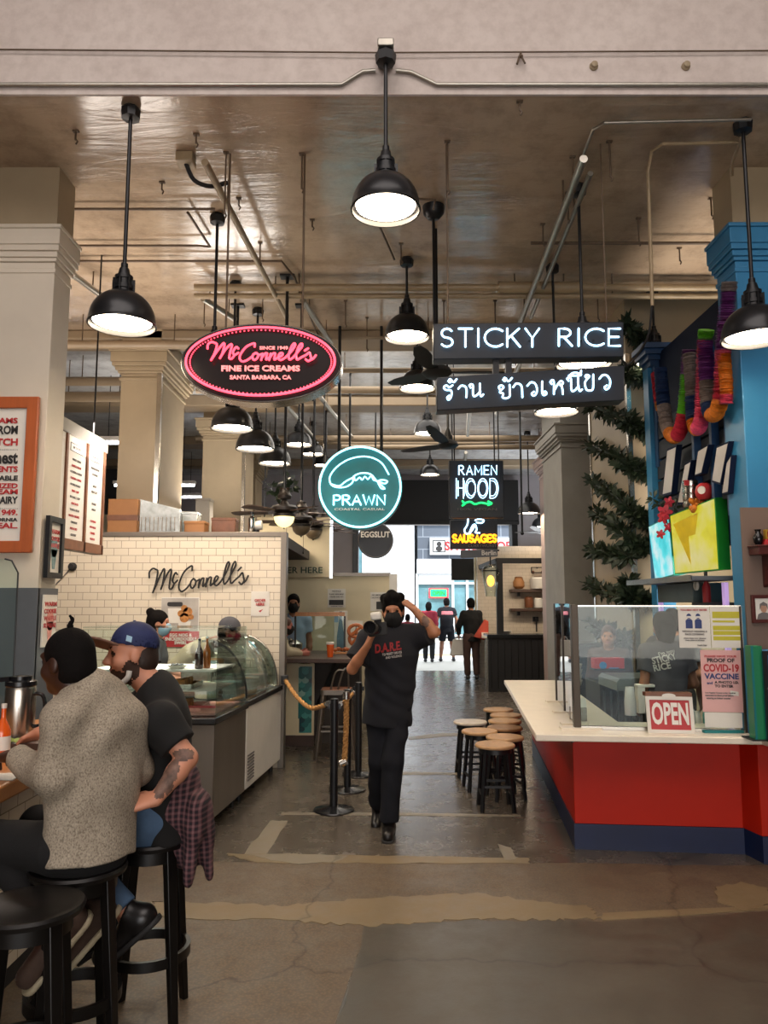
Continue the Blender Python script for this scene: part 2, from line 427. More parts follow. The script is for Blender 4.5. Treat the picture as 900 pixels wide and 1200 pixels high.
def lerp(a, b, t): return a+(b-a)*t
class Person:
    """joints given as (right, forward, up) metres from the spot the person stands or sits over"""
    STAND = dict(pelvis=(0, 0, .95), chest=(0, 0, 1.42), head=(0, .03, 1.62), shL=(-.17, 0, 1.40), shR=(.17, 0, 1.40),
        elL=(-.22, -.02, 1.12), elR=(.22, -.02, 1.12), wrL=(-.22, .06, .88), wrR=(.22, .06, .88), hiL=(-.09, 0, .92), hiR=(.09, 0, .92),
        knL=(-.10, .02, .50), knR=(.10, .02, .50), anL=(-.10, -.02, .09), anR=(.10, -.02, .09))
    def __init__(s, name, pos, yaw, label, group=None, h=.01, size=1., bulk=1., joints=None, headrot=(0, 0, 0), feet=None):
        s.h = h; s.z = size; s.bulk = bulk
        ya = math.radians(yaw); s.f = Vector((math.cos(ya), math.sin(ya), 0)); s.r = Vector((math.sin(ya), -math.cos(ya), 0)); s.p = Vector(pos)
        J = dict(s.STAND); J.update(joints or {}); s.J = {k: s.p+(s.r*v[0]+s.f*v[1]+Vector((0, 0, v[2])))*size for k, v in J.items()}
        s.root = thing(name, pos, label, 'person', group)
        up = (s.J['chest']-s.J['pelvis']).normalized(); rt = (s.J['shR']-s.J['shL']).normalized(); s.fw = up.cross(rt).normalized(); s.up = up; s.rt = rt
        H = Matrix(((s.r.x, s.f.x, 0), (s.r.y, s.f.y, 0), (0, 0, 1)))
        a, b, c = map(math.radians, headrot)                          # turn left, tilt up, lean
        s.H = H @ Matrix.Rotation(a, 3, 'Z') @ Matrix.Rotation(b, 3, 'X') @ Matrix.Rotation(c, 3, 'Y')
        s.feet = feet or {}
        P = np.array([list(v) for v in s.J.values()]); s.lo = P.min(0)-.22; s.hi = P.max(0)+.22; s.lo[2] = max(s.lo[2], s.p.z-.02)
    def hp(s, x, y, z): return s.J['head']+(s.H @ Vector((x, y, z)))*s.z
    def field(s, lo=None, hi=None, h=None): return Field(s.lo if lo is None else lo, s.hi if hi is None else hi, h or s.h)
    def torso(s, F, off=0., hem=None, flat=.70, k=.05, bulge=0.):
        J, z, bk = s.J, s.z, s.bulk; P, C = J['pelvis'], J['chest']; fl = (s.fw, flat)
        wa, ch = lerp(P, C, .35), lerp(P, C, .74)
        lowp = P-s.up*(hem if hem is not None else .04)
        F.cone(lowp, wa, (.158+off)*z*bk, (.145+off+bulge)*z*bk, k, 0, fl, (1 if hem is not None else 0, 0))
        F.cone(wa, ch, (.145+off+bulge)*z*bk, (.160+off)*z*bk, k, 0, fl)
        F.cone(ch, lerp(P, C, .93), (.160+off)*z*bk, (.105+off)*z*bk, k, 0, fl)
        F.cone(J['shL'], J['shR'], (.056+off)*z*bk, (.056+off)*z*bk, k)
    def body(s, mats=('skin',), hands=None, face=True, eyes=True):
        F = s.field(); J, z, bk = s.J, s.z, s.bulk
        s.torso(F, -.012)
        s.headshape(F, face)
        F.cone(s.hp(0, -.022, -.085), lerp(J['pelvis'], J['chest'], .97), .058*z, .066*z, .03)
        for S in 'LR':
            sg = -1 if S == 'L' else 1
            F.cone(J['sh'+S], J['el'+S], .050*z*bk, .040*z*bk, .03); m = lerp(J['el'+S], J['wr'+S], .35)
            F.cone(J['el'+S], m, .040*z*bk, .041*z*bk, .02); F.cone(m, J['wr'+S], .041*z*bk, .027*z*bk, .02)
            F.cone(J['hi'+S], J['kn'+S], .083*z*bk, .054*z*bk, .03); m = lerp(J['kn'+S], J['an'+S], .3)
            F.cone(J['kn'+S], m, .054*z*bk, .055*z*bk, .02); F.cone(m, J['an'+S], .055*z*bk, .037*z*bk, .02)
            fd = s.footdir(S); a = J['an'+S]; dn = Vector((0, 0, -1))
            F.cone(a+dn*.045*z-fd*.03*z, a+dn*.06*z+fd*.14*z, .036*z, .026*z, .03)
            d = (J['wr'+S]-J['el'+S]).normalized(); hd = (hands or {}).get(S, {})
            s.hand(F, J['wr'+S], hd.get('dir', d), hd.get('palm', -s.r*sg), sg, hd.get('curl', .5), hd.get('spread', .06))
        return F.build('body', mats, s.root)
    def footdir(s, S):
        d = s.feet.get(S, (0, 1, 0)); return (s.r*d[0]+s.f*d[1]+Vector((0, 0, d[2]))).normalized()
    def hand(s, F, wr, d, pn, sg, curl, spread):
        z = s.z; d = Vector(d).normalized(); pn = Vector(pn); pn = (pn-d*pn.dot(d)).normalized(); th = d.cross(pn)*sg
        for i in range(4):
            o = (.030-.020*i)
            F.cone(wr+th*o*.5*z, wr+(d*.085+th*o)*z, .017*z, .0135*z, .014)
        lens = (.070, .080, .074, .058)
        for i in range(4):
            b = wr+(d*(.088-.006*abs(i-1.2))+th*(.031-.0205*i))*z; dd = (d+th*spread*(1.5-i)).normalized(); ang = 0
            L = lens[i]*z; r = .0092*z
            for j, fr in enumerate((.45, .32, .23)):
                ang += curl*(.55, .75, .5)[j]; e = b+(dd*math.cos(ang)+pn*math.sin(ang))*L*fr
                F.cone(b, e, r, r*.9, .003); b = e; r *= .9
        b = wr+(d*.022+th*.026)*z; dd = (d*.62+th*.72+pn*.3).normalized()
        e = b+dd*.045*z; F.cone(b, e, .0135*z, .0115*z, .012)
        dd = (d*.85+th*.2+pn*.45*curl).normalized(); e2 = e+dd*.034*z; F.cone(e, e2, .0112*z, .0095*z, .003)
    def headshape(s, F, face=True, off=0., mi=0):
        z, H = s.z, s.H; q = lambda r: tuple((x+off)*z for x in r)
        F.ell(s.hp(0, -.012, .028), q((.076, .096, .094)), H, .03, mi)
        F.ell(s.hp(0, .020, -.035), q((.064, .073, .090)), H, .03, mi)
        F.ell(s.hp(0, .064, -.098), q((.026, .024, .022)), H, .035, mi)
        if off: return
        for x in (-1, 1):
            F.ell(s.hp(x*.078, -.004, -.012), q((.009, .021, .032)), H, .008)
            if face: F.ell(s.hp(x*.046, .058, -.035), q((.022, .022, .022)), H, .03)
        if not face: return
        F.cone(s.hp(-.038, .083, .030), s.hp(.038, .083, .030), .012*z, .012*z, .02)
        for x in (-1, 1):
            F.ell(s.hp(x*.032, .096, .006), q((.018, .013, .012)), H, .012, op='cut')
            F.ell(s.hp(x*.032, .078, .006), q((.0135, .0135, .0135)), H, .004, 1)
        F.cone(s.hp(0, .090, .012), s.hp(0, .114, -.030), .008*z, .013*z, .016)
        F.cone(s.hp(-.013, .102, -.036), s.hp(.013, .102, -.036), .009*z, .009*z, .010)
        F.ell(s.hp(0, .089, -.062), q((.025, .010, .0065)), H, .006, 2); F.ell(s.hp(0, .086, -.073), q((.021, .011, .0075)), H, .006, 2)
        F.ell(s.hp(0, .1, -.0672), q((.022, .008, .0018)), H, .003, 2, 'cut')
    # ---- clothes and hair, each its own piece
    def shirt(s, name, m, sleeve=.55, off=.014, hem=.10, cuff=None, collar=0., bulge=0., folds=.0025, neck=.066, seed=1., mats=None, flat=.70):
        F = s.field(); J, z, bk = s.J, s.z, s.bulk
        s.torso(F, off, hem, flat, bulge=bulge)
        for S in 'LR':
            up_ = min(sleeve, 1.); e = lerp(J['sh'+S], J['el'+S], up_)
            F.cone(J['sh'+S], e, (.056+off)*z*bk, (.047+off+(.010 if sleeve < 1 else 0))*z*bk, .04, cap=(0, 1 if sleeve < 1 else 0))
            if sleeve > 1:
                e2 = lerp(J['el'+S], J['wr'+S], sleeve-1); F.cone(J['el'+S], e2, (.046+off)*z*bk, (.034+off*.8)*z*bk, .03, cap=(0, 1))
        nb = lerp(J['pelvis'], J['chest'], .97); nt = s.hp(0, -.022, -.06)
        if folds: F.folds(folds, 34., seed)
        nd = (nt-nb).normalized()
        if collar: F.cone(nb-nd*.02, nb+nd*collar, .083*z, .077*z, .02, cap=(0, 1))
        F.cone(nb-nd*.004+s.fw*.012, nt+nd*.2, neck*z, neck*1.02*z, .004, op='cut', cap=(1, 0))
        return F.build(name, mats or (m,), s.root)
    def trousers(s, name, m, off=.014, end=.97, folds=.003, top=.10, loose=.0, shorts=None, seed=2.):
        F = s.field(); J, z, bk = s.J, s.z, s.bulk; fl = (s.fw, .74)
        P = J['pelvis']; F.cone(P-s.up*.02, P+s.up*top, (.150+off)*z*bk, (.143+off*.6)*z*bk, .04, 0, fl, (0, 1))
        for S in 'LR':
            if shorts: F.cone(J['hi'+S], lerp(J['hi'+S], J['kn'+S], shorts), (.088+off)*z*bk, (.066+off+loose)*z*bk, .03, cap=(0, 1)); continue
            F.cone(J['hi'+S], J['kn'+S], (.088+off)*z*bk, (.058+off+loose*.5)*z*bk, .03)
            F.cone(J['kn'+S], lerp(J['kn'+S], J['an'+S], end), (.058+off+loose*.5)*z*bk, (.042+off+loose)*z*bk, .03, cap=(0, 1))
        if folds: F.folds(folds, 40., seed)
        return F.build(name, (m,), s.root)
    def shoe(s, S, m, sole=None, size=1., name='shoe'):
        a = s.J['an'+S]; fd = s.footdir(S); z = s.z*size; up = Vector((0, 0, 1)); sd = fd.cross(up).normalized(); up = sd.cross(fd).normalized()
        c = a-up*.045*z+fd*.045*z; F = Field(np.array(c)-.2*z, np.array(c)+.2*z, min(s.h, .006))
        F.cone(c-fd*.085*z, c+fd*.11*z-up*.004*z, .043*z, .036*z, .03); F.cone(c-fd*.07*z+up*.01*z, a+up*.015*z, .045*z, .046*z, .03, cap=(0, 1))
        F.half(c-up*.040*z, -up)
        o = F.build(name, (m,), s.root)
        if sole:
            F = Field(np.array(c)-.22*z, np.array(c)+.22*z, min(s.h, .006))
            F.cone(c-fd*.085*z-up*.03*z, c+fd*.115*z-up*.03*z, .046*z, .040*z, .02); F.half(c-up*.024*z, up); F.half(c-up*.044*z, -up)
            F.build('sole', (sole,), o)
        return o
    def hair(s, m, kind='short', off=.012, name='hair'):
        z, H = s.z, s.H; c = s.J['head']; F = Field(np.array(c)-.40*z, np.array(c)+.26*z, min(s.h, .007))
        F.ell(s.hp(0, -.014, .030), tuple((x+off)*z for x in (.076, .096, .094)), H, .02)
        F.ell(s.hp(0, -.040, -.03), tuple((x+off)*z for x in (.070, .070, .075)), H, .02)
        if kind != 'buzz':
            q = H @ Vector((0, .35, 1)); F.folds(.003, 60., 3.)
        F.ell(s.hp(0, .115, -.045), (.10*z, .095*z, .105*z), H, .012, op='cut')
        for x in (-1, 1): F.ell(s.hp(x*.085, .01, -.03), (.030*z, .034*z, .05*z), H, .01, op='cut')
        if kind == 'long':
            F.cone(s.hp(0, -.05, 0), s.hp(0, -.07, -.30 if s.z < .9 else -.19), .085*z, .055*z, .04, flat=(s.H.col[1], .6))
        elif kind == 'bun':
            F.ell(s.hp(0, -.085, .115), (.045*z, .042*z, .042*z), H, .012); F.half(s.hp(0, 0, -.085), -(H.col[2]))
        elif kind == 'full':
            for (x, y, q, r) in ((.03, .07, .105, .035), (-.035, .06, .11, .036), (0, .03, .125, .045), (.055, .0, .10, .04), (-.06, -.01, .10, .04), (0, -.06, .11, .045)):
                F.ell(s.hp(x, y, q), (r*z,)*3, H, .02)
            F.half(s.hp(0, 0, -.10), -(H.col[2]))
        else: F.half(s.hp(0, 0, -.085), -(H.col[2]))
        return F.build(name, (m,), s.root)
    def mask(s, m, name='face_mask'):
        z, H = s.z, s.H; c = s.J['head']; F = Field(np.array(c)-.2*z, np.array(c)+.2*z, min(s.h, .007))
        F.ell(s.hp(0, .030, -.050), (.074*z, .088*z, .082*z), H, .02); F.cone(s.hp(0, .09, .0), s.hp(0, .112, -.04), .013*z, .02*z, .02)
        F.half(s.hp(0, 0, .002), H.col[2]); F.half(s.hp(0, .005, 0), -H.col[1]); 
        return F.build(name, (m,), s.root)
# ---------------------------------------------------------------- large area lights, all unseen: added entrance, ceiling, hall and stall fills, assumed stall and case lamps
def area(name, loc, sx, sy, energy, col, rot=(0, 0, 0)):
    d = bpy.data.lights.new(name, 'AREA'); d.shape = 'RECTANGLE'; d.size = sx; d.size_y = sy; d.energy = energy; d.color = col
    o = bpy.data.objects.new(name, d); COL.objects.link(o); o.location = loc; o.rotation_euler = rot; return o
area('entrance_top_fill', (0, -1.0, 7.3), 7, 6, 430, (1, .90, .85))  # added overhead fill under the closed entrance ceiling, brightens the header
area('entrance_rear_fill', (0, -6.6, 2.4), 9, 4, 470, (1, .89, .80), (math.radians(112), 0, 0))  # added fill behind the camera, lifts the ceiling and front faces
area('stall_ceiling_fill', (-3.3, 7.0, 2.95), 2.2, 1.4, 78, (1, .88, .78), (math.pi, 0, 0))  # added upward fill for the ceiling, no lamp on the stall
area('order_ceiling_fill', (-2.3, 10.4, 2.95), 1.6, 1.2, 70, (1, .92, .84), (math.pi, 0, 0))  # added fill above the order stall, lightens the ceiling
area('booth_ceiling_fill', (3.5, 6.6, 2.4), 1.2, 1.4, 100, (1, .88, .76), (math.pi, 0, 0))  # unseen fill added to lift the ceiling over the booth
area('kiosk_ceiling_fill', (3.6, 16.2, 2.8), 2.0, 1.4, 80, (.92, .96, 1), (math.pi, 0, 0))  # added fill aimed up at the far ceiling, not a kiosk lamp
area('assumed_case_light', (-1.78, 6.28, 1.49), .9, .10, 9, (1, .93, .88))  # assumed strip inside the glass case, not modelled, brightens its contents
area('assumed_stall_light', (-2.6, 6.75, 3.3), 2.0, .2, 56, (1, .88, .79), (math.radians(16), 0, 0))  # unseen lamp assumed over the counter, accounts for the bright tiled wall
area('kitchen_fill', (3.1, 6.7, 2.1), 1.0, .2, 34, (1, .88, .72), (math.radians(30), 0, 0))  # unseen light added inside the stall, tilted to brighten the cream column
area('hall_fill', (.6, 12.5, 4.86), 3, 6, 170, (1, .93, .84))  # general fill added under the ceiling to brighten the hall
area('kiosk_inner_fill', (3.3, 16.4, 2.5), 1.6, .2, 26, (1, .80, .58))  # light added inside the kiosk, no fixture is modelled for it
area('order_stall_fill', (-2.0, 10.0, 2.9), 1.4, .2, 45, (1, .84, .66))  # unseen light added over the order stall to give the hall more light

# ---------------------------------------------------------------- setting materials
def m_floor(name, a, b, rough, coarse=0.):
    t = NT(name); p = t.pos()
    n1 = t.noise(.55, 6, .62, t.pos(1, .55, 1), .6); n2 = t.noise(5, 8, .7, p); n3 = t.noise(60, 3, .6, p)
    c = t.ramp(n1.outputs['Fac'], [(.32, a), (.52, b), (.70, a)])
    c = t.mix(.38, c, t.ramp(n2.outputs['Fac'], [(.30, '5a4c3c'), (.5, '8e806c'), (.72, 'a89a84')]), 'OVERLAY')
    sp = t.noise(16, 6, .8, p); c = t.mix(.3, c, t.ramp(sp.outputs['Fac'], [(.62, 'ffffff'), (.72, '6a5c4a')]), 'MULTIPLY')
    if coarse:
        vo = t.n('ShaderNodeTexVoronoi'); vo.inputs['Scale'].default_value = 75; t.l(p, vo.inputs['Vector'])
        c = t.mix(coarse, c, t.ramp(vo.outputs['Distance'], [(.0, 'c4b69c'), (.35, '8a7c66'), (.8, '4e4436')]), 'OVERLAY')
    ck = t.n('ShaderNodeTexVoronoi'); ck.feature = 'DISTANCE_TO_EDGE'; ck.inputs['Scale'].default_value = .42
    wv = t.noise(1.6, 4, .6, p); cb = t.n('ShaderNodeVectorMath', operation='MULTIPLY_ADD'); cb.inputs[1].default_value = (.5, .5, 0)
    t.l(wv.outputs['Color'], cb.inputs[0]); t.l(p, cb.inputs[2]); t.l(cb.outputs[0], ck.inputs['Vector'])
    c = t.mix(.6, c, t.ramp(ck.outputs['Distance'], [(.0, '8a8072'), (.006, 'ffffff')]), 'MULTIPLY')
    t.base(c)
    t.l(t.ramp(n2.outputs['Fac'], [(.3, (rough*.75,)*3+(1,)), (.7, (min(1, rough*1.35),)*3+(1,))]), t.b.inputs['Roughness'])
    h = t.mix(.5, n2.outputs['Fac'], n3.outputs['Fac']); t.bump(h, .16, .006)
m_floor('concrete_floor', '4e4942', '625c54', .24)
m_floor('concrete_smooth', '454137', '514b40', .40)
m_floor('concrete_coarse', '675c50', '7d705f', .55, .5)
m_floor('concrete_cream', '75684f', '857559', .5)
m_floor('concrete_pale', '797163', '8a8374', .45)
for nm_, ca_, cb_ in (('ceiling_paint', 'a8927a', 'bba68e'), ('ceiling_pale_sheen', 'c6c8ca', 'd6d8da')):  # pale hall paint, lightened further to stand for the doorway's reflection
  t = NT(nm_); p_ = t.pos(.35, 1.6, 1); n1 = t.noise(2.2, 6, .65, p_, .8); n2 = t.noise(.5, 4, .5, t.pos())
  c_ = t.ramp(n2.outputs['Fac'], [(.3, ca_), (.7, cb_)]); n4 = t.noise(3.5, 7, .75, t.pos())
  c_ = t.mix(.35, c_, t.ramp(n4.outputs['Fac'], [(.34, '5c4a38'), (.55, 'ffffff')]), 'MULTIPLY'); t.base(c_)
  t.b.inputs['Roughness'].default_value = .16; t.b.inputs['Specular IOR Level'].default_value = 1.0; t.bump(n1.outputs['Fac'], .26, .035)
t = NT('old_plaster'); n1 = t.noise(1.1, 6, .65, t.pos()); n2 = t.noise(14, 5, .6, t.pos())
c_ = t.ramp(n1.outputs['Fac'], [(.3, 'c2b5ae'), (.7, 'd2c7c0')]); c_ = t.mix(.25, c_, t.ramp(n2.outputs['Fac'], [(.3, 'a89a92'), (.6, 'ffffff')]), 'MULTIPLY')
t.base(c_); t.b.inputs['Roughness'].default_value = .55; t.bump(n2.outputs['Fac'], .12, .01)
mat('column_cream', '9c8b70', .55, var=.08, vscale=2.5, bump=.15, bscale=9)
mat('column_white', 'cdc3b2', .5, var=.06, vscale=2, bump=.15, bscale=10)
mat('column_grey', '8f8a80', .6, var=.1, vscale=3, bump=.2, bscale=12)
mat('column_pink', 'b09a92', .6, var=.08, vscale=3)
mat('wall_lavender', 'b6b0b4', .6, var=.06, vscale=2); mat('wall_creamy', 'd0c4a4', .6, var=.05, vscale=2)
mat('wall_dark', '3a3430', .7, var=.1); mat('slate_grey', '565a60', .45, var=.08); mat('beam_paint', '8c7a62', .45, var=.1, vscale=3, bump=.1, bscale=12)
mat('galv', 'a8a49a', .32, .85, var=.1, vscale=20); mat('pipe_paint', '9a8668', .42, .0, var=.14, vscale=9); mat('rust_pipe', '5c4a38', .55, var=.2, vscale=12)
mat('black_metal', '17181b', .38, .2, var=.1); mat('black_gloss', '131417', .2, .0, var=.1); mat('black_matte', '1c1b1b', .7, var=.1); mat('black_wood', '0e0c0b', .36, spec=.35, var=.15, vscale=12, stretch=(1, 1, .2))
mat('steel', 'b4b0a8', .25, 1., var=.08, vscale=14); mat('steel_brown', '7d756c', .38, .75, var=.07, vscale=5, stretch=(1, 1, .15)); mat('chrome', 'd8d6d2', .08, 1., var=.03)
mat('white_paint', 'd8d4cc', .4, var=.04); mat('paper_white', 'd9d5cc', .6, var=.03, vscale=9); mat('paper_pink', 'd8a8a4', .6, var=.04); mat('paper_yellow', 'b8b04c', .6, var=.1)
mat('red_print', 'b02a2e', .5, var=.05); mat('black_print', '262424', .6, var=.03); mat('blue_print', '2c3c70', .6, var=.05); mat('grey_print', '6a6664', .6, var=.03); mat('white_print', 'e4e0d8', .5, var=.03)
mat('wood_orange', 'a8562a', .42, var=.18, vscale=14, stretch=(1, 1, .15)); mat('wood_brown', '6e4228', .45, var=.2, vscale=14); mat('wood_top', 'b0743c', .35, var=.18, vscale=10, stretch=(3, .3, 1)); mat('wood_seat', 'b08a62', .38, var=.15, vscale=16, stretch=(1, .2, 1)); mat('wood_dark', '3f2a1e', .5, var=.2, vscale=10)
tiles('subway_tile', 'd9cdb8', '8d8172', .156, .0785, .0028)
tiles('subway_tile_side', 'cfc6b4', '8a8074', .156, .0785, .0028, 'sz')
tiles('kiosk_tile', 'd2c4b0', 'b0a28e', .16, .08, .003)
tiles('slate_tile', '525a66', '8a929c', 1.3, .62, .02, rough=.5)
mat('sidewalk', 'b8b2a6', .7, var=.08, vscale=3); mat('asphalt', '8c8c8c', .8, var=.1, vscale=2); mat('facade_white', 'd2d4d6', .7, var=.04); mat('kerb_yellow', 'c8a860', .7, var=.1)
mat('shop_glass', '5c8088', .12, var=.35, vscale=1.2)
glassy('clear_glass', refl=.5); glassy('screen_glass', (.90, .92, .90), 1.6); glassy('case_glass', (.90, .97, .95), .6)

# ---------------------------------------------------------------- floor, ceiling, walls
CEIL, XW, YEND, YHEAD = 4.90, 6.4, 19.2, 4.52
struct(MB().box((-XW, -7, -.1), (XW, YEND+.4, 0)), 'floor', 'concrete_floor')
def patch(name, pts, m, z, jit=.012, sub=9, seed=1):
    rr = random.Random(seed); out = []
    P = [G(x, y) for x, y in pts]
    for i, p in enumerate(P):
        q = P[(i+1) % len(P)]
        for k in range(sub):
            c = lerp(p, q, k/sub); out.append((c.x+rr.uniform(-jit, jit), c.y+rr.uniform(-jit, jit)*1.5))
    return struct(MB().prism(out, (0, 0, z), (1, 0, 0), (0, 1, 0), z+.004), name, m)
patch('floor_coarse', [(-60, 1012), (300, 1010), (640, 1012), (960, 1016), (960, 1080), (430, 1086), (392, 1215), (-60, 1215)], 'concrete_coarse', .0015, seed=2)
patch('floor_smooth', [(428, 1084), (560, 1079), (700, 1080), (960, 1068), (1000, 1240), (385, 1240)], 'concrete_smooth', .003, seed=3)
patch('floor_cream_band', [(180, 1056), (330, 1062), (440, 1052), (560, 1048), (690, 1063), (704, 1077), (640, 1079), (560, 1077), (430, 1086), (330, 1079), (180, 1076)], 'concrete_cream', .0045, .014, 14, seed=4)
patch('floor_cream_strip', [(706, 1071), (900, 1062), (900, 1067), (706, 1079)], 'concrete_cream', .0045, .004, 4, seed=5)
patch('floor_pale_band', [(265, 1001), (420, 1003), (620, 1006), (620, 1012), (420, 1012), (300, 1012)], 'concrete_cream', .0045, .010, 8, seed=6)
patch('floor_chip', [(290, 1002), (345, 1001), (408, 1004), (392, 1011), (350, 1013), (318, 1009)], 'concrete_pale', .006, .008, 4, seed=7)
patch('floor_chip', [(584, 990), (598, 994), (606, 1008), (592, 1009)], 'concrete_pale', .006, .005, 3, seed=8)
patch('floor_strip', [(317, 962), (337, 962), (312, 1003), (284, 1003)], 'concrete_pale', .003, .010, 6, seed=9)
patch('floor_spot', [(838, 1040), (870, 1035), (900, 1042), (905, 1060), (875, 1068), (840, 1058)], 'concrete_cream', .006, .010, 5, seed=10)
patch('floor_line', [(330, 952), (480, 953), (610, 955), (610, 957), (480, 956), (330, 955)], 'concrete_pale', .003, .004, 6, seed=11)
patch('floor_line', [(478, 864), (520, 859), (566, 860), (566, 862), (520, 863), (480, 867)], 'concrete_pale', .003, .005, 5, seed=12)
patch('floor_line', [(470, 905), (560, 906), (560, 908), (470, 908)], 'concrete_pale', .003, .004, 4, seed=13)
# ceiling beyond the header with its cross beams
struct(MB().box((-XW, YHEAD+.02, CEIL), (XW, 8.8, CEIL+.2)), 'ceiling', 'ceiling_paint'); struct(MB().box((-XW, 8.8, CEIL), (XW, YEND+.4, CEIL+.2)), 'ceiling_hall', 'ceiling_pale_sheen')
struct(MB().box((-XW, -7, 7.6), (XW, YHEAD+.3, 7.8)), 'ceiling_entrance', 'old_plaster')
struct(MB().box((-XW, YHEAD, CEIL-.005), (XW, YHEAD+.02, 7.6)).box((-XW, YHEAD+.02, CEIL+.2), (XW, YHEAD+.3, 7.6)), 'wall_header', 'old_plaster')
for i, (y, d, zb) in enumerate(((8.75, .45, 4.78), (11.6, .45, 4.72), (14.6, .5, 4.74), (17.0, .4, 4.74))):
    struct(MB().box((-XW, y, zb), (XW, y+d, CEIL)), 'ceiling_beam', 'beam_paint', bevel=.02)
struct(MB().box((-XW-.2, -7, 0), (-XW, YEND+.4, 7.6)), 'wall_left', 'wall_dark')
struct(MB().box((XW, -7, 0), (XW+.2, YEND+.4, 7.6)), 'wall_right', 'wall_dark')
bk = MB(); bk.box((-XW, -7.2, 0), (-2, -7, 7.6)); bk.box((2, -7.2, 0), (XW, -7, 7.6)); bk.box((-2, -7.2, 3.2), (2, -7, 7.6)); struct(bk, 'wall_back', 'old_plaster')  # opening in this unseen wall is assumed, to let sky light in
XL, XR, ZD = -.72, 3.28, 3.66                          # the street doorway
en = MB(); en.box((-XW, YEND, 0), (XL, YEND+.4, CEIL)); en.box((XR, YEND, 0), (XW, YEND+.4, CEIL)); en.box((XL, YEND, ZD), (XR, YEND+.4, CEIL))
struct(en, 'wall_end', ['wall_lavender'])
struct(MB().box((-.0, YEND-.35, ZD), (XR+.05, YEND, 4.72)).box((-.0, YEND-.40, ZD-.05), (XR+.05, YEND-.30, ZD+.03)), 'trim_1', 'black_matte', bevel=.01)
struct(MB().box((XL-.06, YEND-.08, 0), (XL+.08, YEND+.42, ZD)), 'trim_2', 'slate_grey'); struct(MB().box((XR-.08, YEND-.08, 0), (XR+.06, YEND+.42, ZD)), 'trim_3', 'black_matte')
struct(MB().box((-6.4, 16.6, 0), (-1.9, 16.75, 3.6)), 'wall_cream', 'wall_creamy')
def column(x0, x1, y0, y1, ztop, m, cap=None, k=1., upper=None):
    b = MB()
    if cap:
        z = cap; b.box((x0, y0, 0), (x1, y1, z+.02))
        for (dz, o) in ((.035, .018), (.05, .0), (.03, .03), (.045, .055), (.045, .085), (.12, .10), (.03, .12)):
            b.box((x0-o*k, y0-o*k, z), (x1+o*k, y1+o*k, z+dz)); z += dz
        struct(MB().box((x0, y0, z), (x1, y1, ztop)), 'column_top', upper or m)
    else: b.box((x0, y0, 0), (x1, y1, ztop))
    return struct(b, 'column', m, bevel=.006)
# entrance pair; the white one stands left of frame, the blue one right
column(-4.2, -2.40, 5.35, 5.64, CEIL, 'column_white', 4.08, .45, 'column_cream')
mat('blue_paint', '2f78a4', .42, var=.06, vscale=3, bump=.06, bscale=30); mat('blue_deep', '1c3f66', .45, var=.1, vscale=4); mat('navy_paint', '0c1830', .7, var=.1, spec=.15); mat('taupe_paint', '6e5c52', .5, var=.06, vscale=3)
column(2.56, 4.2, 5.35, 5.66, CEIL, 'blue_paint', 4.09, .5, 'column_cream')
struct(MB().box((2.495, 5.33, 0), (4.2, 5.35, 2.36)), 'wall_stall', 'taupe_paint')
struct(MB().box((-4.2, 5.32, 0), (-2.385, 5.35, 1.80)).box((-2.40, 5.33, 0), (-2.385, 5.65, 1.80)), 'wall_wainscot', 'slate_grey')
column(-3.08, -2.62, 8.75, 9.85, CEIL, 'column_cream', 4.28)
column(2.55, 3.9, 7.85, 9.3, CEIL, 'column_cream')
for i, (px, Y) in enumerate(((743, 7.85), (701, 9.3))):
    p = W(px, 600, Y); struct(MB().box((2.535, Y-.025, .9), (2.58, Y+.03, 4.3)), 'trim_guard', 'steel')
column(-2.88, -2.22, 12.0, 12.9, CEIL, 'column_cream', 4.25); column(2.62, 3.9, 11.2, 12.5, CEIL, 'column_grey', 3.98)
struct(MB().box((-2.65, 8.73, 2.3), (-2.60, 8.79, 4.5)), 'trim_guard', 'steel'); struct(MB().box((-2.25, 11.98, 2.3), (-2.2, 12.04, 4.5)), 'trim_guard', 'steel')
column(2.95, 3.9, 13.7, 14.4, CEIL, 'column_pink', 4.0); column(-3.2, -2.6, 15.4, 16.2, CEIL, 'column_cream', 4.2)

# ---------------------------------------------------------------- the street outside
struct(MB().box((-14, YEND+.4, -.12), (16, 25.5, -.01)), 'ground_sidewalk', 'sidewalk')
struct(MB().box((-30, 25.5, -.2), (34, 60, -.13)), 'ground_street', 'asphalt')
struct(MB().box((-14, 25.3, -.13), (16, 25.6, .0)), 'ground_kerb', 'kerb_yellow')
struct(MB().box((-14, 35.6, -.13), (20, 38, -.05)), 'ground_far_sidewalk', 'sidewalk')
b = thing('storefront', (4.2, 38, -.05), 'sunlit grey tiled storefront with wide windows across the street', 'building')
x0, x1 = W(490, 700, 38).x, W(640, 700, 38).x
z_ = lambda py: W(450, py, 38).z
MB().box((x0, 38.3, -.1), (x1, 44, 9)).build('wall', 'slate_tile', b)
MB().box((x0-.05, 38.0, z_(672)), (x1, 38.3, z_(655))).build('awning_band', 'facade_white', b)
MB().box((x0, 38.1, z_(612)), (x1, 38.3, z_(600))).build('cornice', 'facade_white', b)
wn = MB()
for px in (489, 531, 548, 566, 590): wn.box((W(px, 700, 38).x-.06, 38.08, -.05), (W(px, 700, 38).x+.06, 38.3, z_(672)))
for py in (672, 683.5, 745): wn.box((x0, 38.09, z_(py)-.05), (x1, 38.3, z_(py)+.05))
f_ = wn.build('window_frame', 'facade_white', b)
MB().box((x0, 38.22, 0), (x1, 38.29, z_(672))).build('pane', 'shop_glass', f_)
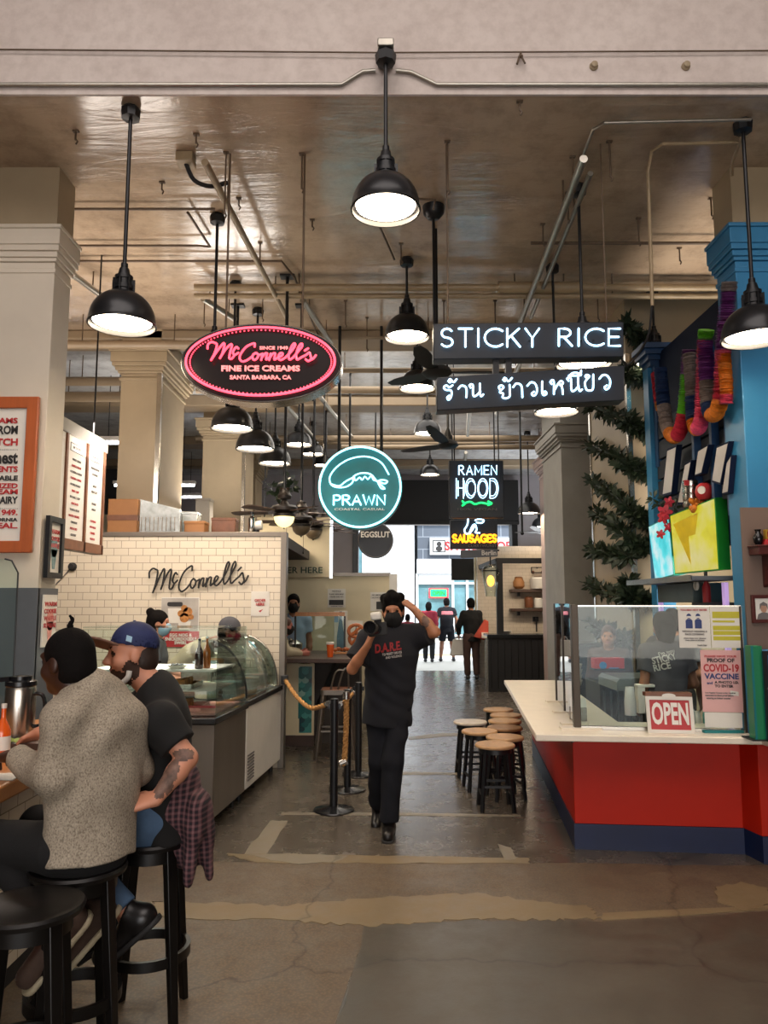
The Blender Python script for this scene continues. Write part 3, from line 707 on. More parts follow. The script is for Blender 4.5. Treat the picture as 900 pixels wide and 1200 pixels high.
MB().box((W(491, 700, 38).x, 38.10, z_(683)), (W(530, 700, 38).x, 38.2, z_(673))).build('blind', 'facade_white', b)
bn = thing('banner_sign', (W(550, 637, 38).x, 38.2, z_(650)), 'white banner with red lettering on the grey storefront across the street', 'sign')
xa, xb = W(504, 637, 37.9).x, W(603, 637, 37.9).x
MB().box((xa, 38.0, z_(650)), (xb, 38.25, z_(630))).build('board', 'facade_white', bn)
mb = MB(); mb.text('SMOKE SHOP', ((xa+xb)/2+.3, 37.99, z_(644.5)), *XZ, .42, 3.3, .01, .03); mb.build('lettering', 'red_print', bn)
mb = MB(); mb.frame4((xa+.45, 37.99, z_(640)), *XZ, .62, .62, .05, .01); mb.prism(ell(.12, .12), (xa+.45, 37.99, z_(637.5)), *XZ, .01); mb.prism(ell(.17, .13), (xa+.45, 37.985, z_(643)), *XZ, .01); mb.build('emblem', 'black_print', bn)
emit('neon_green', '18e06a', 2.2); emit('neon_red', 'ff2a36', 3.0); emit('neon_orange', 'ff9a18', 2.6); emit('neon_ice', 'b0e0ff', 4.0); emit('neon_pink', 'ff4a60', 2.8); emit('neon_aqua', 'a8f4ff', 2.6)
sg = thing('window_sign', (W(514, 695, 38).x, 38.05, z_(702)), 'green lit open sign in the shop window across the street', 'sign')
c = W(514, 695, 38.06)
mb = MB(); mb.frame4(c, *XZ, .95, .48, .05, .03); mb.build('frame', 'neon_red', sg)
mb = MB(); mb.prism(rrect(.8, .34, .05), c+Vector((0, .02, 0)), *XZ, .02); mb.build('panel', 'neon_green', sg)
mb = MB(); mb.text('OPEN', c-Vector((0, .004, .1)), *XZ, .2, .6, .004, .02); mb.build('lettering', 'black_print', sg)
bw = thing('white_building', (-3.5, 37, -.1), 'bright white building front left of the storefront across the street', 'building')
MB().box((-12, 36.2, -.1), (x0-.25, 44, 12)).build('wall', 'facade_white', bw)
mb = MB()
for xx in (x0-.42, x0-1.3, x0-2.6): mb.box((xx-.1, 36.05, -.1), (xx+.1, 36.2, 12))
mb.build('pilaster', 'facade_white', bw)
MB().box((-4.6, 36.15, 2.2), (-.9, 36.21, 4.6)).build('window', 'shop_glass', bw)
bm = thing('street_door_panel', (W(543, 690, 19).x, 19, 0), 'dark panel hanging by the doorway beside the corner kiosk', 'panel')
p = W(543, 672, 19.0); MB().box((p.x-.3, 18.9, W(0, 680, 19).z), (p.x+.35, 19.0, W(0, 655, 19).z)).build('panel', 'black_matte', bm)
mb = MB(); mb.tube([(p.x, 18.95, W(0, 655, 19).z), (p.x, 18.95, ZD)], .012); mb.build('hanger', 'black_metal', bm)
# ---------------------------------------------------------------- pendant lamps
emit('lamp_glow', 'ffe8c8', 38.0); emit('bowl_glow', 'ffe9a8', 1.7)
mat('lamp_white', 'e0dcd0', .4); mat('lamp_black', '202124', .3, .25, var=.06); mat('fan_bronze', '2c2622', .4, .3, var=.1); mat('bowl_dark', '6a5c48', .35, var=.1)
def make_lamp():
    t = thing('pendant_lamp', (0, 0, 0), 'x', 'lamp', 'black dome pendant lamps over the aisle')
    s = MB(); r, h = .205, .205                                  # rim of the dome at z = 0
    out = [(r+.004, 0), (r+.006, .008), (r, .018)]+[(r*math.cos(a)**.85 if a < 1.5 else .05, .018+h*math.sin(a)) for a in [i*1.30/9 for i in range(1, 10)]]
    inn = [(q-.006, max(z-.006, .002)) for q, z in out[2:]][::-1]
    s.lathe(out+[(.05, .018+h), (.044, .01+h)]+inn+[(r-.004, 0)], n=36, caps=False); s.build('shade', 'lamp_black', t)
    MB().lathe([(.055, .205), (.055, .235), (.062, .238), (.062, .262), (.05, .266), (.05, .30), (.056, .303), (.056, .325), (.04, .33), (.03, .375), (.022, .38), (.022, .41), (.012, .415)], n=20).build('socket', 'black_metal', t)
    fins = MB()
    for k in range(8):
        a = k*math.pi/4; fins.obox((.06*math.cos(a), .06*math.sin(a), .255), (.012*math.cos(a), .012*math.sin(a), 0), (-.003*math.sin(a), .003*math.cos(a), 0), (0, 0, .045))
    fins.build('cooling_fins', 'black_metal', t)
    MB().lathe([(.0, .012), (.12, .014), (.178, .026), (.180, .034), (.0, .06)], n=28).build('diffuser', 'lamp_glow', t)
    MB().cyl((0, 0, .40), (0, 0, 1), .0125, n=10).build('rod', 'black_metal', t)
    MB().lathe([(.014, -.085), (.06, -.075), (.066, -.02), (.05, -.005), (.05, .0)], n=8).build('ceiling_box', 'black_metal', t)
    return t
proto = make_lamp()
def place_lamp(i, px, py, Y, label, ztop=CEIL):
    p = W(px, py, Y); o = proto if i == 0 else copy_tree(proto)
    o.location = p; o['label'] = label
    for ch in kids(o):
        n = ch.name.split('.')[0]
        if n == 'rod': ch.data = ch.data.copy(); H_ = ztop-p.z; [setattr(v.co, 'z', H_-.03) for v in ch.data.vertices if v.co.z > .7]
        if n == 'ceiling_box': ch.location = (0, 0, ztop-p.z)
    return o
LAMPS = [(452, 247, 4.37, 'nearest pendant lamp, black dome on a short rod at the middle of the header'),
 (143, 382, 4.66, 'black dome pendant lamp beside the white pillar, left of the red oval neon sign'),
 (885, 398, 4.80, 'black dome pendant lamp in front of the blue pillar at right'),
 (477, 396, 6.86, 'black dome pendant lamp left of the white neon letter sign'),
 (684, 428, 5.60, 'pendant lamp glowing in the gap between the two dark neon letter signs'),
 (652, 484, 7.0, 'pendant lamp whose rim glows just under the lower tilted neon sign'),
 (489, 456, 8.6, 'black dome pendant lamp lower left of the tilted neon sign'),
 (501, 509, 11.3, 'blue black dome pendant lamp right of the round teal neon sign, above a small fan'),
 (504, 557, 15.2, 'small far pendant lamp in front of the black shutter box'),
 (272, 503, 7.4, 'pendant lamp hanging directly under the red oval neon sign'),
 (299, 527, 8.1, 'pendant lamp second of the row under the red oval neon sign'),
 (322, 544, 9.6, 'pendant lamp third of the row under the red oval, above the first ceiling fan'),
 (350, 522, 11.6, 'dark blue dome pendant lamp left of the round teal neon sign, above the fan row'),
 (366, 533, 13.4, 'small pendant lamp between two black rods left of the round teal neon sign'),
 (378, 546, 15.4, 'small far pendant lamp just touching the left edge of the round teal neon sign'),
 (620, 602, 14.2, 'dome pendant lamp by the pinkish wall right of the dark square neon sign'),
 (634, 618, 17.2, 'farthest pendant lamp by the pinkish wall, above the far ceiling fan'),
 (768, 428, 7.6, 'pendant lamp half hidden by the blue cornice beside the garlands'),
 (250, 440, 6.05, 'pendant lamp on the long rod behind the red oval neon sign')]
for i, (px, py, Y, lb) in enumerate(LAMPS):
    place_lamp(i, px, py, Y, lb, 5.07 if i == 0 else CEIL)
# the centre lamp hangs from a bracket on the header
br = MB(); p = W(452, 247, 4.37); br.box((p.x-.05, 4.31, 5.071), (p.x+.05, 4.52, 5.12)); tag(br.build('junction_box', 'galv', bevel=.006), 'grey junction box on the header above the nearest pendant lamp', 'box')

# ---------------------------------------------------------------- pipes, conduits, hooks
def C(px, py, z=CEIL-.06): return G(px, py, z)
def pipe(name, pts, r, m, label, cat='pipe', smooth=0, group=None, extra=None):
    mb = MB().tube(pts, r, 10, smooth=smooth)
    o = mb.build(name, m); tag(o, label, cat, group)
    if 'pipe' in name:
        for f in (.2, .8):
            q = lerp(Vector(pts[0]), Vector(pts[-1]), f)
            if q.z < CEIL-.05: MB().cyl(q, (q.x, q.y, CEIL), .007, n=6).build('hanger', 'rust_pipe', o)
    return o
def along(px0, px1, py, z):                 # straight run across the hall at the depth where py meets level z
    a = C((px0+px1)/2, py, z); Y = a.y; return [Vector((W(px0, py, Y).x, Y, z)), Vector((W(px1, py, Y).x, Y, z))]
hx = lambda px: W(px, 100, 4.49).x
zc = W(0, 99, 4.50).z
pipe('conduit', [(hx(-800), 4.50, zc), (hx(400), 4.50, zc), (hx(425), 4.50, zc+.09), (hx(440), 4.50, zc+.095)], .012, 'galv', 'thin grey conduit along the header left of the nearest pendant lamp', smooth=0)
pipe('conduit', [(hx(464), 4.50, zc+.095), (hx(482), 4.50, zc+.085), (hx(512), 4.50, zc), (hx(1700), 4.50, zc)], .012, 'galv', 'thin grey conduit along the header right of the nearest pendant lamp')
zc2 = W(0, 50, 4.50).z
pipe('wire', [(hx(-800), 4.51, zc2), (hx(450), 4.49, W(0, 63, 4.50).z), (hx(1700), 4.51, W(0, 54, 4.50).z)], .005, 'rust_pipe', 'thin rusty wire sagging across the top of the header', 'wire')
for px, lb in ((611, 'rusty hook hanging from the wire on the header'), (449, 'small rusty hook on the header right above the nearest lamp')):
    q = W(px, 66, 4.49); mb = MB(); mb.tube([q+Vector((0, 0, .03)), q+Vector((-.012, 0, 0)), q+Vector((-.03, -.01, -.06))], .007); mb.tube([q, q+Vector((.02, -.01, -.055))], .006); mb.ball(q, .012, 8)
    tag(mb.build('wire_hook', 'rust_pipe'), lb, 'hook')
for px, lb in ((696, 'left of two round bolt heads on the header'), (804, 'right of two round bolt heads on the header')):
    q = W(px, 77, 4.51); mb = MB(); mb.lathe([(.028, 0), (.028, .012), (.02, .02), (.02, .034), (.0, .04)], (q.x, 4.522, q.z), 12, ax=(0, -1, 0)); tag(mb.build('wall_bolt', 'column_cream'), lb, 'bolt')
Zp = 4.72
def diag(px0, py0, px1, py1, z): return [C(px0, py0, z), C(px1, py1, z)]
pipe('sprinkler_pipe', diag(240, 190, 336, 372, 4.70), .026, 'pipe_paint', 'slanting painted pipe running away above the red oval neon sign')
pipe('sprinkler_pipe', diag(684, 186, 604, 392, 4.66), .028, 'galv', 'left of two slanting silver pipes above the white neon letter sign')
pipe('sprinkler_pipe', diag(692, 203, 622, 372, 4.74), .020, 'galv', 'right of two slanting silver pipes above the white neon letter sign')
pipe('water_pipe', along(228, 840, 337, 4.76), .035, 'pipe_paint', 'upper of two long painted pipes running across under the ceiling')
pipe('water_pipe', along(228, 840, 347, 4.70), .028, 'pipe_paint', 'lower of two long painted pipes running across under the ceiling')
pipe('insulated_pipe', along(584, 680, 337, 4.76), .058, 'pipe_paint', 'thick wrapped length on the long cross pipe above the white neon sign')
pipe('conduit', along(622, 846, 285, 4.82), .014, 'rust_pipe', 'thin cross pipe ending at a rusty elbow above the slanting silver pipes')
pipe('conduit', along(75, 252, 245, 4.85), .011, 'rust_pipe', 'thin conduit crossing the ceiling toward the lamp rod above the red oval')
pipe('conduit', [*along(82, 232, 288, 4.85), C(246, 289), C(220, 249)], .011, 'rust_pipe', 'thin conduit bending back near the white pillar capital')
pipe('conduit', [*along(82, 330, 306, 4.85), C(345, 325), C(372, 392)], .011, 'rust_pipe', 'long thin conduit crossing behind the left pendant lamp rod')
pipe('conduit', [C(676, 206), C(686, 175), C(695, 152), C(708, 144), C(880, 140)], .011, 'galv', 'curving conduit leading to the lamp in front of the blue pillar')
q = C(762, 186); pipe('conduit', [Vector((q.x-.03, q.y, 3.75)), Vector((q.x-.02, q.y, CEIL-.16)), C(764, 178), C(776, 169), C(868, 167), C(880, 152)], .013, 'pipe_paint', 'conduit dropping from the ceiling beside the blue cornice')
pipe('cable', [Vector((q.x-.03, q.y, 3.76)), Vector((q.x-.04, q.y+.1, 3.55)), Vector((q.x-.12, q.y+.3, 3.42)), Vector((1.60, 5.1, 3.43))], .008, 'black_matte', 'black cable curving down to the end of the white neon letter sign', 'cable', smooth=5)
pipe('conduit', [C(873, 150), C(858, 190), C(857, 262)], .011, 'pipe_paint', 'short conduit running down to the blue pillar capital')
pipe('conduit', diag(438, 250, 462, 304, 4.86), .010, 'rust_pipe', 'short conduit leading to the lamp left of the white neon sign')
q = C(512, 240); pipe('conduit', [C(488, 233), C(510, 234), C(508, 246)], .009, 'rust_pipe', 'short bent conduit beside the tall rod at the left end of the white neon sign')
for px0, py0, px1, py1, lb in ((72, 312, 117, 345, 'slanting pipe running from the white pillar behind the left pendant lamp'), (238, 350, 275, 374, 'short slanting pipe above the upper left of the red oval'), (355, 352, 388, 402, 'slanting pipe beyond the right shoulder of the red oval')):
    pipe('sprinkler_pipe', diag(px0, py0, px1, py1, 4.72), .03, 'galv', lb)
for px0, py0, px1, py1, lb in ((375, 465, 412, 512, 'far slanting pipe above the round teal neon sign'), (316, 452, 372, 518, 'far slanting pipe above the fan row'), (582, 485, 612, 420, 'far silver pipe seen under the tilted neon sign'), (548, 510, 552, 452, 'far upright silver pipe left under the tilted neon sign'), (546, 530, 544, 548, 'short far silver pipe above the dark square neon sign')):
    pipe('sprinkler_pipe', diag(px0, py0, px1, py1, 4.62), .032, 'galv', lb)
for px0, px1, py, z, r, lb in ((420, 830, 396, 4.66, .02, 'cross pipe below the first ceiling beam'), (330, 700, 434, 4.66, .035, 'far cross pipe running behind the two neon letter signs'), (230, 700, 457, 4.60, .05, 'thick far cross pipe behind the tilted neon sign'), (230, 660, 514, 4.60, .06, 'thick far cross duct above the small far fan'), (60, 240, 404, 4.55, .05, 'cross pipe in the dark gap left of the cream pillar'), (60, 240, 447, 4.55, .06, 'lower cross pipe in the dark gap left of the cream pillar'), (400, 690, 524, 4.55, .05, 'far cross pipe above the dark square neon sign'), (60, 160, 465, 4.4, .07, 'lowest cross duct in the dark gap above the menu board')):
    pipe('water_pipe', along(px0, px1, py, z), r, 'beam_paint', lb)
# hooks, drops and rods on the ceiling
hooks = [(89, 153, 0), (230, 157, 0), (190, 213, 0), (265, 178, .4), (354, 180, .2), (280, 232, 0), (366, 257, 0), (305, 284, .12), (524, 165, .3), (609, 118, 0), (714, 165, .2), (671, 183, .18), (665, 225, .16), (748, 255, .15), (833, 232, .08), (796, 290, .06), (308, 345, .2), (240, 345, .25), (405, 352, .2), (430, 372, .3), (520, 352, .4), (470, 285, .1), (580, 352, .25), (636, 262, .1), (700, 345, .2), (745, 352, .2)]
places = ['by the left end of the header', 'left of the nearest lamp', 'above the white pillar', 'by the slanting pipe', 'above the red oval', 'beside the lamp rod', 'above the right half of the red oval', 'on the conduit', 'right of the nearest lamp', 'near the header edge', 'above the end of the white neon sign', 'by the two silver pipes', 'lower by the silver pipes', 'on the thin cross pipe', 'left of the blue capital', 'above the blue cornice', 'behind the red oval', 'above the left tip of the red oval', 'beyond the red oval', 'by the first beam', 'behind the left end of the white sign', 'above the fourth lamp', 'above the white letters', 'at the rusty elbow', 'behind the lamp rod at right', 'above the garlands']
for i, (px, py, L) in enumerate(hooks):
    a = C(px, py, CEIL); mb = MB(); mb.box((a.x-.02, a.y-.012, CEIL-.012), (a.x+.02, a.y+.012, CEIL)); mb.cyl((a.x, a.y, CEIL-.01), (a.x, a.y, CEIL-.07-L), .007, n=6)
    mb.tube([(a.x, a.y, CEIL-.06-L), (a.x+.014, a.y, CEIL-.08-L), (a.x+.004, a.y, CEIL-.1-L)], .006, 6)
    tag(mb.build('ceiling_hook', 'rust_pipe'), ('thin rusty rod hanging from the ceiling ' if L else 'small rusty hook in the ceiling ')+places[i], 'hook', 'rusty hooks and rods in the ceiling')
a = C(218, 182, CEIL); jb = thing('ceiling_junction', a, 'pale junction box with black cable ends above the slanting painted pipe', 'box')
MB().box((a.x-.06, a.y-.06, CEIL-.07), (a.x+.06, a.y+.06, CEIL)).build('box', 'pipe_paint', jb, bevel=.006)
MB().tube([a+Vector((0, 0, -.06)), a+Vector((.05, .05, -.16)), a+Vector((.16, .1, -.18)), a+Vector((.28, .12, -.14))], .016, smooth=4).build('cable', 'black_matte', jb)
for px, py0, py1, Y, lb in ((337, 320, 392, 7.25, 'black rod with a flat top plate above the middle of the red oval'), (279, 350, 384, 8.0, 'short black rod above the left half of the red oval'), (354, 352, 384, 8.0, 'short black rod above the right half of the red oval'), (368, 372, 470, 9.0, 'black rod beyond the right end of the red oval')):
    a = W(px, py0, Y); b_ = W(px, py1, Y); mb = MB(); mb.cyl((a.x, Y, CEIL), (a.x, Y, b_.z), .016, n=8); mb.box((a.x-.07, Y-.05, CEIL-.02), (a.x+.07, Y+.05, CEIL)); tag(mb.build('hanging_rod', 'black_metal'), lb, 'rod')

# ---------------------------------------------------------------- neon signs
def hang(mb, x, y, z0, r=.008, z1=CEIL): return mb.cyl((x, y, z0), (x, y, z1), r, n=8)
# oval sign
Y = 5.10; c = W(306, 425, Y); k = pxm(Y); rx, rz = 97*k*1.0, 49*k
ov = thing('neon_sign', c, 'oval dark sign with pink neon script and border, hung at left', 'sign')
mat('sign_dark', '12090b', .3, .0, var=.1, spec=.3); mat('sign_black', '24282f', .4, var=.08, spec=.3); mat('rim_steel', '9c9690', .22, .9, var=.05)
MB().prism(ell(rx, rz, 72), c, *XZ, .16).build('cabinet', 'rim_steel', ov, bevel=.004)
MB().prism(ell(rx*.985, rz*.97, 72), c+Vector((0, -.006, 0)), *XZ, .02).build('face', 'sign_dark', ov)
MB().tube([c+Vector((x, -.035, z)) for x, z in ell(rx*.915, rz*.855, 72)], .0085, 8, True).build('neon_border', 'neon_pink', ov)
mb = MB()
for x, z in ell(rx*.872, rz*.80, 104): mb.ball(c+Vector((x, -.02, z)), .0055, 6)
mb.build('dot_border', 'neon_pink', ov)
MCS = [[(185,172),(187,150),(205,138),(222,143),(232,152),(222,195),(205,232)],[(205,232),(235,185),(262,148),(271,150),(262,195),(250,222)],[(250,222),(275,180),(300,152),(309,155),(300,195),(297,222),(310,225),(325,205)],
 [(342,172),(332,164),(320,178),(315,195),(325,205),(342,195)],[(425,162),(425,146),(410,148),(380,165),(355,200),(350,225),(365,240),(390,232),(412,215)],[(432,195),(418,205),(415,222),(425,232),(440,222),(445,205),(433,195),(448,206),(466,200)],
 [(466,200),(460,232)],[(462,222),(478,200),(489,198),(486,215),(485,230),(502,218)],[(507,200),(501,232)],[(503,222),(518,200),(531,198),(528,215),(527,230),(542,222)],[(542,222),(562,212),(570,200),(560,195),(548,208),(548,225),(562,232),(585,218)],
 [(585,218),(615,185),(632,155),(626,145),(612,165),(600,205),(604,230),(622,220)],[(622,220),(650,185),(668,160),(664,146),(650,162),(638,200),(642,230),(662,220)],[(682,183),(698,172)],[(662,220),(690,205),(705,193),(711,210),(714,226),(700,238),(687,229)],[(700,238),(725,225),(738,208)]]
fn = lambda x, y: c+Vector(((200+x/4.286-306)*k, -.045, (425-(370+y/4.286))*k))
MB().strokes(MCS, fn, .0078, 7).build('neon_script', 'neon_pink', ov)
mb = MB()
lt = lambda x, y: c+Vector(((200+x/4.286-306)*k, -.012, (425-(370+y/4.286))*k))
mb.text('SINCE 1949', lt(520, 170), *XZ, 16/4.286*k, 146/4.286*k, .012, .02); mb.text('FINE ICE CREAMS', lt(455, 284), *XZ, 28/4.286*k, 402/4.286*k, .012, .03); mb.text('SANTA BARBARA, CA', lt(455, 327), *XZ, 20/4.286*k, 314/4.286*k, .012, .025)
emit('letter_pink', 'ff9c9c', .75); mb.build('lettering', 'letter_pink', ov)
mb = MB(); hang(mb, W(264, 300, Y).x, Y+.08, c.z+rz*.85); hang(mb, W(354, 300, Y).x, Y+.08, c.z+rz*.8); mb.build('hanger', 'rust_pipe', ov)
# two letter boards at right
Y = 5.0; k = pxm(Y)
st = thing('neon_sign', W(619, 399, Y), 'upper dark board with white neon capital letters, at right', 'sign')
P = [W(x, y, Y) for x, y in ((508, 421), (731, 418), (731, 377), (508, 379))]
bx = MB(); A = [p for p in P]; Bk = [p+Vector((0, .13, 0)) for p in P]; bx.add(A+Bk, [(0,1,2,3),(7,6,5,4),(0,4,5,1),(1,5,6,2),(2,6,7,3),(3,7,4,0)]); bx.build('cabinet', 'sign_black', st, bevel=.006)
fn = lambda x, y: W(x, y, Y)+Vector((0, -.022, 0))
mb = MB(); neon_word(mb, 'STICKY', fn, 516, 631, 407.5, 386.5, .0068); mb.build('neon_word', 'neon_ice', st); mb = MB(); neon_word(mb, 'RICE', fn, 654, 725.5, 406.5, 386.5, .0068); mb.build('neon_word', 'neon_ice', st)
mb = MB(); [mb.cyl(W(x, y, Y)+Vector((0, -.022, 0)), W(x, y, Y), .004, n=6) for x, y in ((520, 402), (545, 400), (558, 390), (572, 400), (598, 400), (620, 400), (660, 400), (681, 400), (695, 400), (716, 400))]; mb.build('tube_standoffs', 'black_metal', st)
mb = MB(); hang(mb, W(526, 378, Y).x, Y+.06, W(526, 382, Y).z, .005); hang(mb, W(714, 378, Y).x, Y+.06, W(714, 382, Y).z, .005); mb.build('hanger', 'rust_pipe', st)
th = thing('neon_sign', W(622, 458, Y), 'lower tilted dark board with white neon Thai script, at right', 'sign')
P = [W(x, y, Y) for x, y in ((512, 481), (732, 469), (732, 428), (512, 442))]
A = P; Bk = [p+Vector((0, .13, 0)) for p in P]; MB().add(A+Bk, [(0,1,2,3),(7,6,5,4),(0,4,5,1),(1,5,6,2),(2,6,7,3),(3,7,4,0)]).build('cabinet', 'sign_black', th, bevel=.006)
TH = [[(112,310),(98,318),(85,310),(74,320),(84,330),(104,332),(109,345),(104,365),(94,373),(89,363),(98,355)],[(95,292),(100,283),(108,288),(101,297),(94,291)],[(107,288),(118,296),(130,283)],[(138,325),(150,312),(167,315),(174,330),(173,362)],
 [(192,320),(186,311),(194,305),(202,312),(202,345),(207,358),(222,350),(234,335)],[(232,303),(233,340),(237,358),(247,350)],[(318,327),(315,316),(327,310),(336,319),(324,331),(320,341),(334,346),(331,362),(345,367),(361,360),(363,340),(362,308)],
 [(335,286),(340,277),(348,283),(341,291),(334,285)],[(347,283),(358,292),(372,278)],[(378,318),(390,303),(408,306),(416,322),(418,362)],[(440,312),(455,297),(473,302),(482,325),(478,348),(466,355),(459,346),(469,338)],[(505,293),(505,340),(512,353),(523,347),(518,337),(507,342)],
 [(546,304),(540,295),(549,287),(556,296),(556,348)],[(556,335),(575,302),(588,291),(596,300),(586,310),(580,302)],[(588,308),(593,325),(595,348)],[(620,290),(614,280),(624,275),(631,284),(632,320),(637,336),(652,328),(664,312)],[(662,276),(663,312),(669,335),(679,328)],[(622,268),(640,256),(660,256),(674,266),(622,268)],[(673,265),(675,246)],
 [(702,280),(693,270),(701,264),(711,271),(699,285),(692,300),(699,329),(722,331),(728,315),(728,263)],[(755,281),(770,265),(789,268),(802,290),(798,318),(785,328),(778,318),(788,310)]]
fn = lambda x, y: W(500+x/3.75, 370+y/3.75, Y)+Vector((0, -.022, 0))
MB().strokes(TH, fn, .0062, 7).build('neon_script', 'neon_ice', th)
mb = MB()
for x in (582, 597): p = W(x, 420, Y); mb.box((p.x-.02, Y+.03, W(x, 440, Y).z), (p.x+.02, Y+.08, p.z+.02))
mb.build('link_bracket', 'black_metal', th)
# round teal prawn sign
Y = 8.6; k = pxm(Y); c = W(422, 571, Y); r = 50*k
pr = thing('neon_sign', c, 'round teal sign with white neon ring, prawn outline and word', 'sign')
mat('teal_face', '0c7074', .4, var=.08)
MB().prism(ell(r, r, 64), c, *XZ, .12).build('cabinet', 'teal_face', pr, bevel=.008)
MB().tube([c+Vector((x, -.04, z)) for x, z in ell(r*.95, r*.95, 64)], .0115, 8, True).build('neon_ring', 'neon_aqua', pr)
fn = lambda x, y: c+Vector(((350+x/4.5-422)*k, -.04, (571-(450+y/4.5))*k))
MB().strokes([[(475,478),(440,420),(390,390),(330,383),(260,400),(200,440),(165,490),(170,530),(200,547),(250,545),(285,520),(290,490),(330,472),(380,478),(412,515)],[(170,530),(215,540),(250,515),(288,495)],[(292,490),(300,512),(322,495),(335,508),(350,490),(365,505),(382,488),(395,508),(410,512)],[(415,515),(440,508),(468,515),(455,528),(425,520),(440,540),(455,555),(435,552),(418,522)]], fn, .0085, 6).build('neon_prawn', 'neon_aqua', pr)
mb = MB(); neon_word(mb, 'PRAWN', fn, 186, 455, 640, 590, .0105, .2); mb.build('neon_letters', 'neon_aqua', pr)
mb = MB(); mb.text('COASTAL CASUAL', fn(322, 668)+Vector((0, .03, 0)), *XZ, 12/4.5*k, 265/4.5*k, .006, .01); mb.build('lettering', 'white_print', pr)
mb = MB(); [hang(mb, W(x, 520, Y).x, Y+.05, c.z+r*.8, .018) for x in (397, 447)]; mb.build('hanger', 'black_metal', pr)
# square ramen sign
Y = 9.6; k = pxm(Y); c = W(558.5, 573, Y)
rm = thing('neon_sign', c, 'square black sign with white neon capitals and a green arrow', 'sign')
MB().box((c.x-32*k, Y, c.z-34*k), (c.x+32*k, Y+.12, c.z+34*k)).build('cabinet', 'sign_black', rm, bevel=.006)
fn = lambda x, y: W(470+x/3.6, 500+y/3.6, Y)+Vector((0, -.03, 0))
mb = MB(); neon_word(mb, 'RAMEN', fn, 243, 402, 204, 166, .007, .3)
hs = .5*(306-216)
neon_word(mb, 'HOOD', fn, 232, 408, 303, 220, .0055, .18); neon_word(mb, 'HOOD', fn, 240, 402, 293, 230, .0045, .3); mb.build('neon_letters', 'neon_ice', rm)
MB().strokes([[(262,326),(290,318),(310,328),(335,322),(360,326),(380,325)],[(258,316),(268,326),(258,334)],[(366,317),(381,325),(366,332)]], fn, .012, 6).build('neon_arrow', 'neon_green', rm)
mb = MB(); mb.text('100% VEGAN', fn(320, 354), *XZ, 9/3.6*k, 165/3.6*k, .005, .01); mb.build('lettering', 'grey_print', rm)
mb = MB(); [hang(mb, W(x, 540, Y).x, Y+.05, c.z+33*k, .008) for x in (533, 585)]; mb.build('hanger', 'black_metal', rm)
# sausages sign with a street-name plate below
Y = 11.0; k = pxm(Y); c = W(555.5, 626, Y)
sa = thing('neon_sign', c, 'small black sign with orange neon word under the square black sign', 'sign')
MB().box((c.x-27.5*k, Y, c.z-17*k), (c.x+27.5*k, Y+.12, c.z+17*k)).build('cabinet', 'sign_black', sa, bevel=.006)
fn = lambda x, y: W(470+x/6, 590+y/6, Y)+Vector((0, -.03, 0))
mb = MB(); neon_word(mb, 'SAUSAGES', fn, 362, 668, 272, 222, .016, .22); mb.build('neon_letters', 'neon_orange', sa)
MB().strokes([[(470,105),(465,150),(445,185),(450,208),(475,212),(500,160),(520,150),(530,185),(520,205),(550,208)],[(480,212),(505,180),(515,160)],[(520,120),(545,112),(580,120),(565,138),(530,135)]], fn, .011, 6).build('neon_figure', 'neon_ice', sa)
mb = MB(); mb.text('CURRYWURST', fn(570, 308), *XZ, 20/6*k, 200/6*k, .004, .01); mb.build('lettering', 'grey_print', sa)
mb = MB(); [hang(mb, W(x, 600, Y).x, Y+.05, c.z+16*k, .010) for x in (531, 581)]; mb.build('hanger', 'black_metal', sa)
pl = thing('name_plate', W(561, 650, Y), 'slate plate with a pale city name hanging under the orange neon sign', 'sign')
P = [W(x, y, Y) for x, y in ((540, 654), (583, 652), (583, 643), (540, 645))]
MB().add(P+[p+Vector((0, .05, 0)) for p in P], [(0,1,2,3),(7,6,5,4),(0,4,5,1),(1,5,6,2),(2,6,7,3),(3,7,4,0)]).build('plate', 'slate_grey', pl)
mb = MB(); mb.text('Berlin', W(573, 650.5, Y)+Vector((0, -.005, 0)), *XZ, 5.6*k, 17*k, .004, .02); mb.build('lettering', 'white_print', pl)
mb = MB(); [hang(mb, W(x, 640, Y).x, Y+.03, W(x, 645, Y).z, .006, W(x, 640, Y).z) for x in (545, 579)]; mb.build('hanger', 'black_metal', pl)
# dark round sign
Y = 12.2; k = pxm(Y); c = W(440, 633, Y)
eg = thing('round_sign', c, 'dark round hanging sign with pale letters below the teal neon sign', 'sign')
mat('sign_navy', '23262e', .4, var=.08)
MB().prism(ell(21*k, 21*k, 48), c, *XZ, .08).build('disc', 'sign_navy', eg, bevel=.006)
MB().tube([c+Vector((x, -.004, z)) for x, z in ell(19.8*k, 19.8*k, 48)], .007, 6, True).build('border_ring', 'grey_print', eg)
mb = MB(); mb.text('EGGSLUT', c+Vector((0, -.002, 3.5*k)), *XZ, 6.5*k, 34*k, .005, .03); mb.build('lettering', 'white_print', eg)
mb = MB(); hang(mb, c.x, Y+.04, c.z+20*k, .014); mb.build('hanger', 'black_metal', eg)

